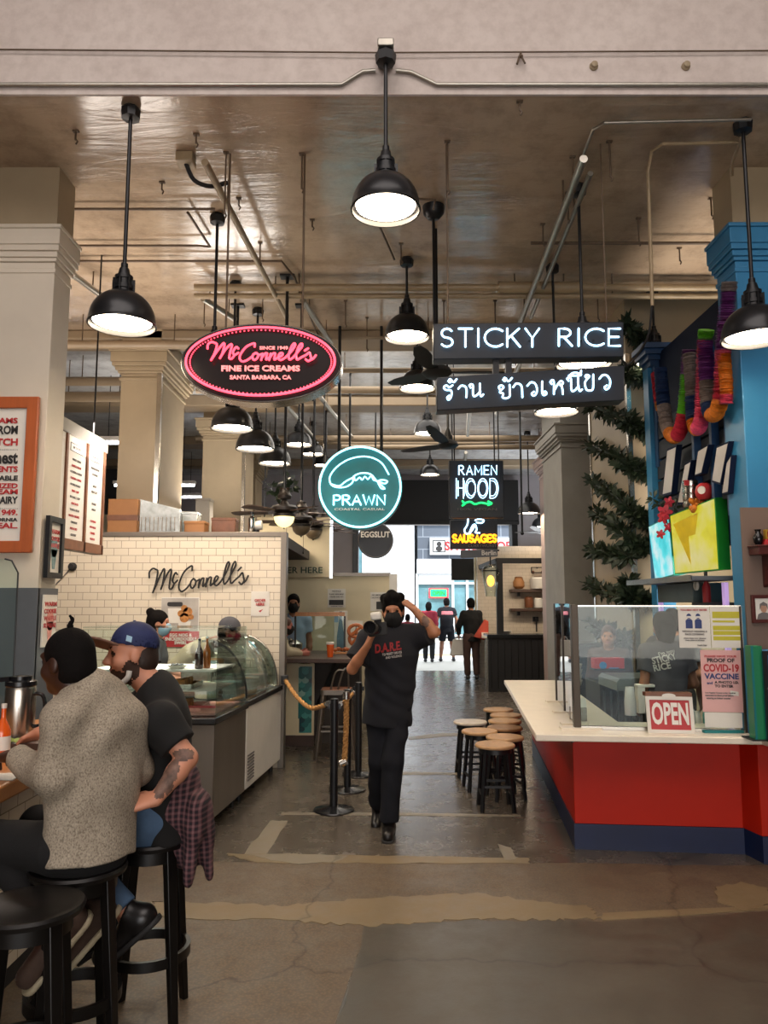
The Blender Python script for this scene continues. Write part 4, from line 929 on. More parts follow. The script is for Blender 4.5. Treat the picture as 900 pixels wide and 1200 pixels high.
# ---------------------------------------------------------------- ceiling fans
def make_fan(lit):
    t = thing('ceiling_fan', (0, 0, 0), 'x', 'fan', 'ceiling fans with glass bowls in a row')
    MB().cyl((0, 0, .25), (0, 0, 2), .018, n=10).build('rod', 'black_metal', t)
    MB().lathe([(.02, .20), (.075, .215), (.085, .25), (.06, .29), (.062, .315), (.03, .32), (.018, .34)], n=20).build('collar', 'fan_bronze', t)
    MB().lathe([(.02, .045), (.11, .05), (.15, .075), (.155, .11), (.13, .135), (.06, .145), (.03, .20)], n=28).build('motor', 'fan_bronze', t)
    for j in range(5):
        a = j*2*math.pi/5+.35; u = Vector((math.cos(a), math.sin(a), 0)); v = Vector((-math.sin(a), math.cos(a), .18)).normalized(); z = Vector((0, 0, .065))
        pts = [(.22, -.045), (.30, -.062), (.60, -.072), (.655, -.05), (.665, 0), (.655, .05), (.60, .072), (.30, .062), (.22, .045)]
        b = MB().prism(pts, z, u, v, .008).build('blade', 'wood_dark', t)
        MB().bar(u*.12+z, u*.27+z, .035, .008).build('blade_iron', 'fan_bronze', b)
    MB().lathe([(.0, -.125), (.02, -.122), (.07, -.10), (.105, -.06), (.12, -.01), (.118, .0)], n=28).build('glass_bowl', 'bowl_glow' if lit else 'bowl_dark', t)
    MB().lathe([(.118, .0), (.13, .004), (.13, .03), (.09, .05)], n=28).ball((0, 0, -.128), .012, 10).build('bowl_rim', 'fan_bronze', t)
    mb = MB().tube([(.03, 0, -.11), (.03, 0, -.33)], .003, 6); mb.ball((.03, 0, -.34), .01, 8, rz=.018); mb.build('pull_chain', 'fan_bronze', t)
    return t
fl, fd = make_fan(True), make_fan(False)
def place_fan(src, first, px, py, Y, rz, label):
    p = W(px, py, Y); o = src if first else copy_tree(src); o.location = p; o.rotation_euler = (0, 0, rz); o['label'] = label
    for ch in kids(o):
        if ch.name.split('.')[0] == 'rod': ch.data = ch.data.copy(); [setattr(v.co, 'z', CEIL-p.z) for v in ch.data.vertices if v.co.z > 1]
place_fan(fl, True, 333, 606, 8.9, 0, 'nearest ceiling fan, its glass bowl glowing, right above the tiled wall end')
place_fan(fd, True, 353, 617, 9.9, .3, 'second ceiling fan from the tiled wall, its bowl unlit')
place_fan(fd, False, 367, 622, 10.9, .8, 'third ceiling fan from the tiled wall, its bowl unlit, beside the teal sign')
place_fan(fl, False, 381, 626, 11.9, .5, 'far ceiling fan with a glowing bowl at the edge of the round teal sign')
for o in (fl,): pass
def plain_fan(px, py, Y, rz, label, R_=.75):
    p = W(px, py, Y); t = thing('ceiling_fan', p, label, 'fan')
    MB().cyl((p.x, Y, p.z+.1), (p.x, Y, CEIL), .014, n=8).build('rod', 'black_metal', t)
    MB().lathe([(.02, -.05), (.09, -.045), (.13, -.01), (.11, .03), (.05, .06), (.04, .14), (.015, .2)], p, 24).build('motor', 'black_matte', t)
    for j in range(3):
        a = rz+j*2*math.pi/3; u = Vector((math.cos(a), math.sin(a), .06)); v = Vector((-math.sin(a), math.cos(a), .2)).normalized()
        MB().prism([(.1, -.04), (.3, -.085), (R_*.8, -.07), (R_, -.03), (R_, .02), (R_*.8, .05), (.3, .06), (.1, .04)], p, u, v, .01).build('blade', 'black_matte', t)
plain_fan(525, 521, 9.2, .18, 'black three-blade ceiling fan under the tilted neon sign', .85)
plain_fan(512, 436, 6.3, .2, 'black ceiling fan whose blades show in the gap left of the two neon letter signs', .6)
plain_fan(636, 623, 16.2, .05, 'far black ceiling fan over the corner kiosk', .85)
a = W(508, 250, 5.92); t = thing('fan_canopy', (a.x, 5.92, CEIL), 'x', 'rod')
tag(t, 'bell shaped black ceiling canopy with rod at the left end of the white neon sign', 'rod')
MB().lathe([(.012, -.11), (.05, -.10), (.085, -.06), (.09, -.01), (.09, 0)], (a.x, 5.92, CEIL), 20).build('canopy', 'black_metal', t)
MB().cyl((a.x, 5.92, CEIL-.1), (a.x, 5.92, 3.75), .012, n=8).build('rod', 'black_metal', t)
for px, Y, y1, lb in ((410, 10.5, 530, 'black rod rising behind the left half of the round teal sign'), (612, 12.0, 625, 'tall black rod by the pinkish column right of the dark square sign')):
    p = W(px, y1, Y); mb = MB().cyl((p.x, Y, p.z), (p.x, Y, CEIL), .016, n=8); mb.ball(p, .03, 8); tag(mb.build('hanging_rod', 'black_metal'), lb, 'rod')

emit('tube_white', 'f4f6ff', 9.0)
def strip(x, y, z, L, label):
    o = thing('strip_light', (x, y, z), label, 'lamp', 'strip lights over the far stalls')
    MB().box((x-L/2, y-.06, z+.05), (x+L/2, y+.06, z+.11)).build('housing', 'white_paint', o, bevel=.005); MB().cyl((x-L/2+.02, y, z+.025), (x+L/2-.02, y, z+.025), .02, n=12).build('tube', 'tube_white', o)
    mb = MB(); [mb.cyl((x+q, y, z+.1), (x+q, y, CEIL), .006, n=6) for q in (-L*.35, L*.35)]; mb.build('hanger', 'black_metal', o)
for x, y, z, lb in ((-4.4, 10.6, 3.9, 'strip light in the dark gap behind the tiled stall, nearest'), (-4.2, 13.9, 3.8, 'strip light in the dark gap behind the tiled stall, middle'), (-3.6, 16.2, 3.9, 'strip light in the dark gap behind the tiled stall, farthest'), (4.9, 10.4, 3.9, 'added strip light behind the cream column at right, nearest'), (4.7, 13.6, 3.9, 'added strip light behind the columns at right, farther')):  # right pair added behind the columns to lighten the hall
    strip(x, y, z, 1.5, lb)
# ---------------------------------------------------------------- left: ice cream stall
def SX(px, py, X):                                   # point seen at a pixel, on the plane x = X
    d = ray(px, py); return Vector((0, 0, CAMZ))+d*(X/d.x)
def slab(mb, poly, z0, z1, mi=0): return mb.prism(poly, (0, 0, z1), (1, 0, 0), (0, 1, 0), z1-z0, mi)
YZ = (Vector((0, 1, 0)), Vector((0, 0, 1)))          # board facing +x (left walls)
ZY = (Vector((0, -1, 0)), Vector((0, 0, 1)))         # board facing -x (right walls)
TW = 8.20
struct(MB().box((-4.6, TW, 0), (-1.10, TW+.12, 2.40)), 'wall_tile', 'subway_tile')
struct(MB().box((-4.6, TW-.015, 2.40), (-1.06, TW+.14, 2.45)).box((-1.10, TW-.02, 0), (-1.04, TW+.14, 2.45)), 'trim_tile_cap', 'steel_brown', bevel=.004)
# script letters on the tile
def fn(x, y):
    u = (x-185)/553; wx = 112+u*522; wy = 258-u*58-(240-y)/102*138
    return W(150+wx/4.5, 640+wy/4.5, TW-.04)
o = tag(MB().strokes(MCS, fn, .0098, 7).build('wall_lettering', 'black_matte'), 'black script shop name fixed to the white tiled wall', 'sign')
def sheet(name, px0, py0, px1, py1, Y, m, label, cat='poster', parent=None, th=.004):
    a, b = W(px0, py1, Y), W(px1, py0, Y); o = thing(name, ((a.x+b.x)/2, Y, a.z), label, cat)
    MB().box((a.x, Y-th, a.z), (b.x, Y, b.z)).build('sheet', m, o); return o
def wtext(mb, txt, px, py, Y, hpx, wpx=None, bold=.02, mi=0, ext=.002, align='C', off=.006):
    k = pxm(Y)*ray(450, py).y*1.0; k = (W(451, py, Y)-W(450, py, Y)).x
    p = W(px, py, Y); p.y -= off; mb.text(txt, p, *XZ, hpx*k, None if wpx is None else wpx*k, ext, bold, mi, align)
ps = sheet('flavour_poster', 187.5, 700, 234, 758, TW-.004, 'grey_poster' if 0 else 'paper_white', 'poster with cup and cookies above a red banner on the tiled wall', 'poster')
k = (W(451, 730, TW)-W(450, 730, TW)).x
mat('poster_grey', 'a8a29a', .6, var=.2, vscale=5); a, b = W(188.5, 741, TW), W(233, 701, TW)
MB().box((a.x, TW-.010, a.z), (b.x, TW-.007, b.z)).build('photo_ground', 'poster_grey', ps)
mb = MB(); c = W(205, 722, TW-.012); mb.prism([(-7*k, -8*k), (7*k, -8*k), (8.5*k, 9*k), (-8.5*k, 9*k)], c, *XZ, .003); c = W(216, 733, TW-.014); mb.prism([(-6*k, -5*k), (6*k, -5*k), (7.5*k, 5*k), (-7.5*k, 5*k)], c, *XZ, .003); mb.build('printed_cups', 'paper_white', ps)
mb = MB(); mb.prism(rrect(18*k, 5*k, 2*k), W(205, 708, TW-.014), *XZ, .003); mb.build('printed_lid', 'black_print', ps)
mb = MB(); [mb.prism(ell(q*k, q*k, 14), W(x, y, TW-.016), *XZ, .002) for x, y, q in ((216, 724, 5.5), (212, 719, 4), (220, 717, 5.5), (216, 713, 4), (224, 723, 3))]; mat('cookie', 'b0763c', .7, var=.35, vscale=40); mb.build('printed_cookies', 'cookie', ps)
mb = MB(); p0 = W(211, 749, TW-.012); mb.prism([(-20*k, -9*k), (22*k, -9*k), (22*k, 9*k), (-13*k, 9*k), (-21*k, 0)], p0, *XZ, .003); mb.build('red_banner', 'red_print', ps)
mb = MB(); wtext(mb, 'EGG NOG &', 212, 746, TW-.012, 3.6, 26, .03); wtext(mb, 'SNICKERDOODLE', 212, 750.5, TW-.012, 3.6, 37, .03); wtext(mb, 'SWIRL', 212, 755, TW-.012, 3.6, 15, .03); mb.build('lettering', 'white_print', ps)
ps = sheet('order_notice', 294, 693, 316, 722, TW-.004, 'paper_white', 'white sheet with two red words on the tiled wall, right of the poster', 'notice')
mb = MB(); wtext(mb, 'ORDER', 305, 705, TW-.008, 3.0, 13, .03); wtext(mb, 'HERE', 305, 709.5, TW-.008, 3.0, 10, .03); mb.prism([(-.02, 0), (.03, .02), (.0, -.015)], W(305, 716, TW-.01), *XZ, .002); mb.build('lettering', 'red_print', ps)
# boxes standing on top of the wall
def boxed(name, px0, py0, px1, py1, Y, d, m, label, cat, ztop=None, bevel=.01):
    a, b = W(px0, py1, Y), W(px1, py0, Y); return tag(MB().box((a.x, Y, a.z), (b.x, Y+d, b.z)).build(name, m, bevel=bevel), label, cat)
zc_ = 2.45
mat('box_orange', '9c6a3c', .6, var=.08); mat('shiny_silver', 'c8d0d2', .2, .6, var=.25, vscale=14)
def ontop(name, px0, px1, pyt, Y, d, m, label, cat='box', tilt=None):
    a, b = W(px0, pyt, Y), W(px1, pyt, Y); o = thing(name, ((a.x+b.x)/2, Y, zc_), label, cat)
    return o, a, b
struct(MB().box((-4.6, 8.34, 2.30), (-1.06, 11.2, 2.42)), 'ceiling_stall', 'wall_dark')
o, a, b = ontop('carton', 128, 163, 585, 8.45, .4, 'box_orange', 'plain brown carton on top of the stall, at its left end'); MB().box((a.x, 8.42, 2.42), (b.x, 8.72, a.z)).build('carton_body', 'box_orange', o, bevel=.008); MB().box((a.x-.004, 8.416, (a.z+2.42)/2-.03), (b.x+.004, 8.724, (a.z+2.42)/2+.03)).build('tape', 'wood_brown', o)
o, a, b = ontop('vent_housing', 165, 212, 585, 8.30, .3, 'shiny_silver', 'silver ribbed metal housing on top of the tiled wall')
mb = MB(); a1 = W(165, 585, 8.3); b1 = W(212, 597, 8.3)
mb.add([(a1.x, 8.28, 2.45), (b1.x, 8.28, 2.45), (b1.x, 8.28, b1.z), (a1.x, 8.28, a1.z), (a1.x, 8.33, 2.45), (b1.x, 8.33, 2.45), (b1.x, 8.33, b1.z), (a1.x, 8.33, a1.z)], [(0,1,2,3),(7,6,5,4),(4,5,1,0),(1,5,6,2),(2,6,7,3),(4,0,3,7)]); mb.build('housing', 'shiny_silver', o, bevel=.006)
mb = MB(); [mb.box((a1.x+.02+i*.045, 8.272, 2.47), (a1.x+.03+i*.045, 8.28, 2.62)) for i in range(9)]; mb.build('ribs', 'steel', o)
for i, (p0, p1, pt, Y, m, lb) in enumerate(((213, 231, 600, 8.5, 'shiny_silver', 'crinkled silver foil pack on top of the stall'), (216, 240, 611, 8.40, 'box_orange', 'low tan carton on top of the stall'), (248, 276, 607, 8.7, 'wood_brown', 'flat brown crate on top of the stall'), (291, 299, 603, 8.45, 'chrome', 'bright metal canister on top of the stall near its right end'), (229, 246, 584, 9.2, 'column_grey', 'upright grey appliance behind the foil pack on the stall'))):
    a, b = W(p0, pt, Y), W(p1, pt, Y); o = thing('canister' if i == 3 else 'stored_box', ((a.x+b.x)/2, Y, 2.42), lb, 'canister' if i == 3 else 'box')
    if i == 3:
        MB().lathe([(.03, 0), (.036, .01), (.036, a.z-2.46), (.02, a.z-2.44), (.02, a.z-2.42)], ((a.x+b.x)/2, Y, 2.42), 16).build('can', m, o); MB().lathe([(.022, 0), (.022, .03)], ((a.x+b.x)/2, Y, a.z), 12).build('lid', 'black_metal', o)
    else:
        MB().box((a.x, Y, 2.42), (b.x, Y+.2, a.z)).build('body', m, o, bevel=.008); MB().box((a.x-.005, Y-.005, a.z-.03), (b.x+.005, Y+.205, a.z+.005)).build('lid', m, o, bevel=.006)
sp = W(301, 618, 8.5); o = thing('small_spotlight', sp, 'black and white spotlight on top of the tiled wall, right end', 'lamp')
MB().cyl((sp.x, 8.5, 2.45), (sp.x, 8.5, 2.50), .03).build('foot', 'black_metal', o); MB().lathe([(.03, -.08), (.05, -.03), (.055, .05), (.05, .06)], (sp.x, 8.5, 2.55), 16, ax=(1, 0, .1)).build('head', 'white_paint', o)

# display counter, in line with the aisle
AX = Vector((.0942, 1, 0))
def aisle(x0, y0, y): return (x0+.0942*(y-y0), y)
q = lambda y, dx=0: (-1.275+.0942*(y-5.88)+dx, y)
dc = thing('display_counter', (-1.7, 6.3, 0), 'brown steel ice cream counter with a square glass case on top', 'counter')
slab(MB(), [q(5.92), q(6.79), (-2.3, 6.79), (-2.3, 5.92)], .10, .79).build('cabinet', 'steel_brown', dc, bevel=.01)
slab(MB(), [q(5.88, .02), q(6.80, .02), (-2.32, 6.80), (-2.32, 5.88)], .79, .84).build('top', 'black_gloss', dc, bevel=.008)
for x, y in ((-1.36, 5.99), (-2.2, 5.99), (-1.28, 6.72), (-2.2, 6.72)): MB().cyl((x, y, 0), (x, y, .11), .022).build('leg', 'black_metal', dc)
cs = thing('glass_display_case', (-1.75, 6.3, .84), 'square glass case of cones and trays on the brown steel counter', 'display case')
g1 = [q(5.94), q(6.74)]
mb = MB(); mb.box((-2.3, 5.94, .845), (g1[0][0], 5.948, 1.50)); mb.build('front_pane', 'case_glass', cs)
mb = MB(); a, b = g1; mb.bar((a[0], a[1], 1.17), (b[0], b[1], 1.17), .008, .655); mb.build('side_pane', 'case_glass', cs)
slab(MB(), [q(5.93), q(6.3), (-2.3, 6.3), (-2.3, 5.93)], 1.505, 1.515).build('top_pane', 'case_glass', cs)
mat('shelf_white', 'e2dad2', .3, var=.03); mat('ice_pink', 'd8988c', .5, var=.15, vscale=8); mat('waffle', 'b47a42', .6, var=.3, vscale=30)
slab(MB(), [q(5.99, -.03), q(6.72, -.03), (-2.28, 6.72), (-2.28, 5.99)], .845, .86).build('base_tray', 'ice_pink', cs)
slab(MB(), [q(6.02, -.06), q(6.6, -.06), (-2.28, 6.6), (-2.28, 6.02)], 1.02, 1.03).build('lower_shelf', 'shelf_white', cs)
slab(MB(), [q(6.00, -.05), q(6.6, -.05), (-2.28, 6.6), (-2.28, 6.00)], 1.17, 1.185).build('upper_shelf', 'shelf_white', cs)
MB().box((-2.28, 5.955, .905), (q(5.95)[0]-.01, 5.965, .922)).build('price_rail', 'red_print', cs)
for i, (z, x, L) in enumerate(((.862, -2.1, .36), (.862, -1.62, .40), (1.032, -2.1, .34), (1.032, -1.65, .34))):
    t_ = thing('cone_tray', (x, 6.25, z), ['pink tray lying at the bottom of the glass case, left', 'pink tray lying at the bottom of the glass case, right', 'tray of waffle cones on the glass case shelf, left', 'tray of waffle cones on the glass case shelf, right'][i], 'tray', 'trays in the glass case')
    MB().ring(rrect(L, .34, .03), rrect(L-.02, .32, .025), (x, 6.25, z+.035), (1, 0, 0), (0, 1, 0), .035).prism(rrect(L-.01, .33, .03), (x, 6.25, z+.006), (1, 0, 0), (0, 1, 0), .005).build('tray', 'ice_pink' if z < 1 else 'steel', t_)
    for j in range(3):
        yy = 6.14+j*.1; mb = MB().lathe([(.004, 0), (.034, .2), (.034, .204), (.028, .20)], (x-L*.32, yy, z+.036), 14, ax=(1, 0, .02)); mb.build('waffle_cone', 'waffle', t_)
rr = random.Random(3)
o = thing('berry_dish', (-1.62, 6.12, 1.186), 'small glass dish of dark berries on the white shelf of the case', 'dish')
MB().lathe([(.05, 0), (.055, .005), (.085, .03), (.08, .03), (.05, .01)], (-1.62, 6.12, 1.186), 20).build('dish', 'white_paint', o)
for i in range(7): MB().ball((-1.62+.04*math.cos(i*.9), 6.12+.04*math.sin(i*.9), 1.21), .014, 8).build('berry', 'black_print', o)
def bottle(name, x, y, z, h, r, m, label, capm='black_metal', lm=None, cat='bottle', neck=.3, liquid=None):
    o = thing(name, (x, y, z), label, cat)
    MB().lathe([(r*.9, 0), (r, .01), (r, h*.48), (r*.92, h*.56), (r*neck*1.1, h*.74), (r*neck, h*.80), (r*neck, h*.94), (r*neck*.9, h*.945)], (x, y, z), 20).build('glass_body', m, o)
    MB().lathe([(r*neck*1.12, h*.92), (r*neck*1.15, h), (.0, h*1.002)], (x, y, z), 14).build('cap', capm, o)
    if lm: MB().lathe([(r*1.02, h*.2), (r*1.02, h*.44)], (x, y, z), 20, caps=False).build('paper_label', lm, o)
    return o
mat('cola', '2a1410', .1, var=.05, coat=.6); mat('amber_glass', '8a4a1c', .12, coat=.5); mat('orange_soda', 'd85a1c', .2, var=.05, coat=.6); mat('teal_plastic', '3c8c84', .35)
p = W(233, 784, 6.1); bottle('cola_bottle', p.x, 6.1, 1.186, .235, .033, 'cola', 'dark cola bottle on the white shelf of the glass case, left of the pair')
p = W(240, 784, 6.15); bottle('syrup_bottle', p.x+.012, 6.16, 1.186, .25, .030, 'amber_glass', 'amber syrup bottle right beside the dark cola bottle', 'chrome')
o = thing('napkin_stack', (-1.9, 6.25, 1.186), 'flat white napkin stack on the glass case shelf', 'napkins'); mb = MB(); [mb.box((-1.97, 6.2, 1.187+i*.004), (-1.85+.003*(i % 2), 6.3, 1.190+i*.004)) for i in range(4)]; mb.build('napkins', 'paper_white', o)
# white dipping freezer with a rounded glass hood
fz = thing('dipping_freezer', (-1.4, 7.45, 0), 'white ice cream freezer with a vented front beside the brown counter', 'freezer')
slab(MB(), [q(6.82), q(8.12), (-1.86, 8.12), (-1.86, 6.82)], .10, .80).build('cabinet', 'freezer_white' if 'freezer_white' in MATS else 'white_paint', fz, bevel=.012)
slab(MB(), [q(6.81, .015), q(8.13, .015), (-1.87, 8.13), (-1.87, 6.81)], .80, .85).build('rim', 'black_gloss', fz, bevel=.006)
mb = MB()
for i in range(9):
    z = .17+i*.026; a = q(6.86, .004); b = q(7.06, .004); mb.bar((a[0], a[1], z), (b[0], b[1], z), .008, .011)
mb.build('vent_grille', 'grey_print', fz)
for y in (6.9, 8.04):
    for x in (-.08, -.6): a = q(y, x); MB().cyl((a[0], a[1], 0), (a[0], a[1], .11), .022).build('foot', 'black_metal', fz)
hd = thing('glass_hood', (-1.5, 7.45, .85), 'rounded glass hood over the white freezer', 'glass hood')
def hoodpt(a, y): c = q(y, -.38); return (c[0]+.35*math.sin(a), y, .86+.50*math.cos(a))
N = 14; A = [i/N*math.pi/2 for i in range(N+1)]
mb = MB(); vs_ = []; fs_ = []
for y in (6.9, 8.06): vs_ += [hoodpt(a, y) for a in A]
fs_ = [(i, i+1, N+2+i, N+1+i) for i in range(N)]; mb.add(vs_, fs_); ho = mb.build('curved_pane', 'case_glass', hd)
so = ho.modifiers.new('thick', 'SOLIDIFY'); so.thickness = .006
for y in (6.9, 8.06):
    mb = MB().tube([hoodpt(a, y) for a in A], .009, 8); mb.build('rim_bar', 'black_metal' if y < 7 else 'steel', hd)
    mb = MB(); mb.add([hoodpt(a, y) for a in A]+[(hoodpt(0, y)[0], y, .86)], [tuple(range(N+2))]); e = mb.build('end_pane', 'case_glass', hd); e.modifiers.new('thick', 'SOLIDIFY').thickness = .005
MB().bar(hoodpt(0, 6.88), hoodpt(0, 8.08), .10, .02).build('top_bar', 'steel', hd)
flav = ['b8c8cc', 'c08a5a', 'd8b0a8', 'cfc7a8', '7c5a44', 'b8d0b8']
for i in range(6):
    yy = 7.02+(i % 3)*.36; xx = -.17-.25*(i//3); c = q(yy, xx); mat('ice_cream_'+flav[i], flav[i], .6, var=.15, vscale=20, bump=.5, bscale=25)
    o = thing('ice_cream_tub', (c[0], yy, .85), ['nearest', 'middle', 'farthest'][i % 3]+' ice cream tub in the '+['front', 'back'][i//3]+' row under the glass hood', 'tub', 'ice cream tubs in the freezer')
    MB().lathe([(.10, 0), (.115, .14), (.12, .145), (.108, .14), (.095, .02)], (c[0], yy, .851), 24, caps=False).build('tub', 'white_paint', o)
    MB().lathe([(.104, .0), (.106, .10), (.085, .125), (.04, .14), (0, .145)], (c[0], yy, .856), 20).build('ice_cream', 'ice_cream_'+flav[i], o)
c = q(7.5, -.40); sg = thing('topping_rack', (c[0], 7.4, .85), 'steel pierced rail rack behind the glass hood of the freezer', 'rack')
MB().box((c[0]-.3, 7.0, .86), (c[0]-.02, 8.0, 1.10)).build('rack', 'steel', sg, bevel=.008); mb = MB(); [mb.box((c[0]-.015, 7.05+i*.08, 1.03), (c[0]-.012, 7.09+i*.08, 1.07)) for i in range(11)]; mb.build('slots', 'black_metal', sg)
for i, (yy, m, lb) in enumerate(((7.25, 'shiny_silver', 'silver carton lying on the steel rack under the hood'), (7.5, 'box_orange', 'orange striped carton lying on the steel rack'), (7.72, 'paper_white', 'white carton lying on the steel rack'))):
    MB().obox((c[0]-.13, yy, 1.135), (.12, .03, .0), (-.03, .07, 0), (0, 0, .03)); mb = MB(); mb.obox((c[0]-.14, yy, 1.132), (.11, .03, 0), (-.025, .08, 0), (0, 0, .03)); o = tag(mb.build('carton', m, bevel=.004), lb, 'carton')

# menu board hung beside the pillar
mn = thing('menu_board', (-2.57, 6.4, 2.1), 'brown framed three panel menu board right of the white pillar', 'menu board')
y0, y1, zb, zt = 5.86, 7.0, 2.13, 3.18
MB().box((-2.66, y0, zb), (-2.585, y1, zt)).build('backing', 'column_grey', mn)
MB().box((-2.66, y0, zt-.11), (-2.56, y1+.01, zt)).build('header_rail', 'column_grey', mn, bevel=.004)
mb = MB(); mb.box((-2.585, y0, zb), (-2.562, y1, zb+.085))
ys = [5.86, 6.13, 6.56, 6.965]
for y in ys[1:]: mb.box((-2.585, y-.018, zb), (-2.562, y+.018, zt-.11))
mb.build('frame', 'wood_brown', mn, bevel=.003)
for i in range(3):
    s_ = MB().box((-2.585, ys[i]+.018, zb+.085), (-2.578, ys[i+1]-.018, zt-.11)).build('panel', 'paper_white', mn)
    mb = MB(); yc = (ys[i]+ys[i+1])/2; wd = (ys[i+1]-ys[i])*.62
    if i: mb.ring([(-wd/2, -.035), (wd/2, -.035), (wd/2, .035), (-wd/2, .035)], [(-wd/2+.006, -.03), (wd/2-.006, -.03), (wd/2-.006, .03), (-wd/2+.006, .03)], (-2.575, yc, zt-.20), *YZ, .003); mb.text(['', 'SCOOPS', 'SUNDAES'][i], (-2.576, yc, zt-.21), *YZ, .022, wd*.6, .002, .02)
    rr = random.Random(i); z = zt-.31
    rows = [['PINTS', '4.50', 'CONE', '6', 'FLOAT', 'SHAKE'], ['SWEET CREAM', 'EUREKA LEMON', 'COOKIES & CREAM', 'TURKISH COFFEE', 'DOUBLE PEANUT', 'MINT CHIP', 'SEA SALT CHIP', 'CHOCOLATE', 'VANILLA BEAN', 'SALTED CARAMEL', 'CARDAMOM', 'PISTACHIO', 'COCONUT'], ['SINGLE SCOOP', '& DOUBLE', '', 'SPLIT', 'KIDS CUP', '', 'SHAKES', 'MALTS', '', 'TOPPINGS', 'HOT FUDGE', 'CARAMEL', 'WHIPPED', 'NUTS']][i]
    rd = MB()
    for j, tx in enumerate(rows):
        if tx: (rd if (i == 1 and j % 2) or (i == 2 and j > 8) else mb).text(tx, (-2.576, yc, z), *YZ, .018, min(wd*1.15, .016*len(tx)), .002, .02)
        z -= .052 if i else .12
    mb.build('lettering', 'grey_print', s_)
    if rd.v: rd.build('lettering', 'red_print', s_)
mb = MB(); [mb.cyl((-2.62, y, zt), (-2.62, y, CEIL), .008, n=6) for y in (6.1, 6.8)]; mb.build('hanger', 'black_metal', mn)
# framed poster on the pillar front
Yp = 5.32; pr_ = W(47, 560, Yp).x
fp = thing('framed_poster', (-2.75, Yp, 2.0), 'large orange wood framed poster on the white pillar at the left edge', 'poster')
z0, z1 = W(40, 648, Yp).z, W(44, 466, Yp).z; xr = W(43, 560, Yp).x; xl = xr-.72
cx_, cz_ = (xl+xr)/2, (z0+z1)/2
MB().frame4((cx_, Yp-.035, cz_), *XZ, xr-xl, z1-z0, .082, .035).build('frame', 'wood_orange', fp, bevel=.006)
MB().box((xl+.05, Yp-.012, z0+.05), (xr-.05, Yp-.005, z1-.05)).build('sheet', 'paper_white', fp)
rd, bk_ = MB(), MB()
for tx, py, h, m, wd in (('ICE CREAMS', 496, 6.2, 0, 62), ('MADE FROM', 508.5, 9.5, 1, 60), ('SCRATCH', 522, 8, 0, 56), ('finest', 543, 11, 1, 34), ('INGREDIENTS', 553, 6.5, 0, 64), ('SUSTAINABLE', 563, 5.5, 1, 60), ('PASTEURIZED', 572, 5.5, 0, 62), ('CREAM', 579, 5.5, 0, 40), ('LOCAL DAIRY', 590, 8, 1, 60), ('SINCE 1949.', 603.5, 6.2, 0, 58), ('CALIFORNIA', 611, 4.0, 1, 46), ('REAL.', 619, 6.2, 0, 32)):
    wtext(rd if m == 0 else bk_, tx, 21, py, Yp-.012, h, wd, .035, align='R', ext=.002, off=.004)
for py in (527, 596): 
    for i in range(12): bk_.prism(ell(.003, .003, 6), W(20-i*2.4, py, Yp-.016), *XZ, .002)
rd.build('lettering', 'red_print', fp); bk_.build('lettering', 'black_print', fp)
# two narrow posters on the pillar side
Xs = -2.382
for i, (pa, pb, label, m) in enumerate((((49.5, 607), (66.5, 676), 'narrow black framed poster on the side of the white pillar', 'shop_glass'), ((52.5, 697), (63, 757), 'narrow unframed poster with an ice cream picture on the grey lower pillar side', 'ice_pink'))):
    a, b = SX(pa[0], (pa[1]+pb[1])/2, Xs), SX(pb[0], (pa[1]+pb[1])/2, Xs); zt_, zb_ = SX(60, pa[1], Xs).z, SX(60, pb[1], Xs).z
    ya, yb = 5.39, 5.63-.02*i
    o = thing('side_poster', (Xs, (ya+yb)/2, zb_), label, 'poster')
    MB().box((Xs, ya, zb_), (Xs+.012, yb, zt_)).build('sheet', 'paper_white', o)
    if i == 0: MB().frame4((Xs+.03, (ya+yb)/2, (zb_+zt_)/2), *YZ, yb-ya+.02, zt_-zb_+.02, .04, .03).build('frame', 'black_metal', o)
    mb = MB(); yc = (ya+yb)/2; H_ = zt_-zb_
    for j in range(4 if i else 3): mb.text(['WARM', 'COOKIE', 'WAFFLE', 'SUNDAE'][j], (Xs+.0125, yc, zt_-(.08 if i else .11)-j*.05), *YZ, .03, .2 if i else .16, .002, .03)
    mb.build('lettering', 'red_print', o)
    mb = MB(); mb.prism([(-.02, -.12), (.02, -.12), (.05, .02), (-.05, .02)], (Xs+.014, yc, zb_+H_*.42), *YZ, .002); mb.prism(ell(.06, .07, 18), (Xs+.014, yc, zb_+H_*.5), *YZ, .002); mb.build('printed_picture', m, o)
# camera-like sensor under the menu board with its lead
p = W(84, 664, TW-.03); o = thing('wall_speaker', p, 'small round black device on the tiled wall under the menu board', 'device')
MB().lathe([(.045, 0), (.045, .02), (.03, .03), (.028, .05), (.0, .05)], (p.x, TW, p.z), 18, ax=(0, -1, 0)).build('housing', 'black_matte', o); MB().tube([W(84, 664, TW-.01), W(74, 676, TW-.01), W(62, 688, TW-.01)], .006).build('cable', 'grey_print', o)

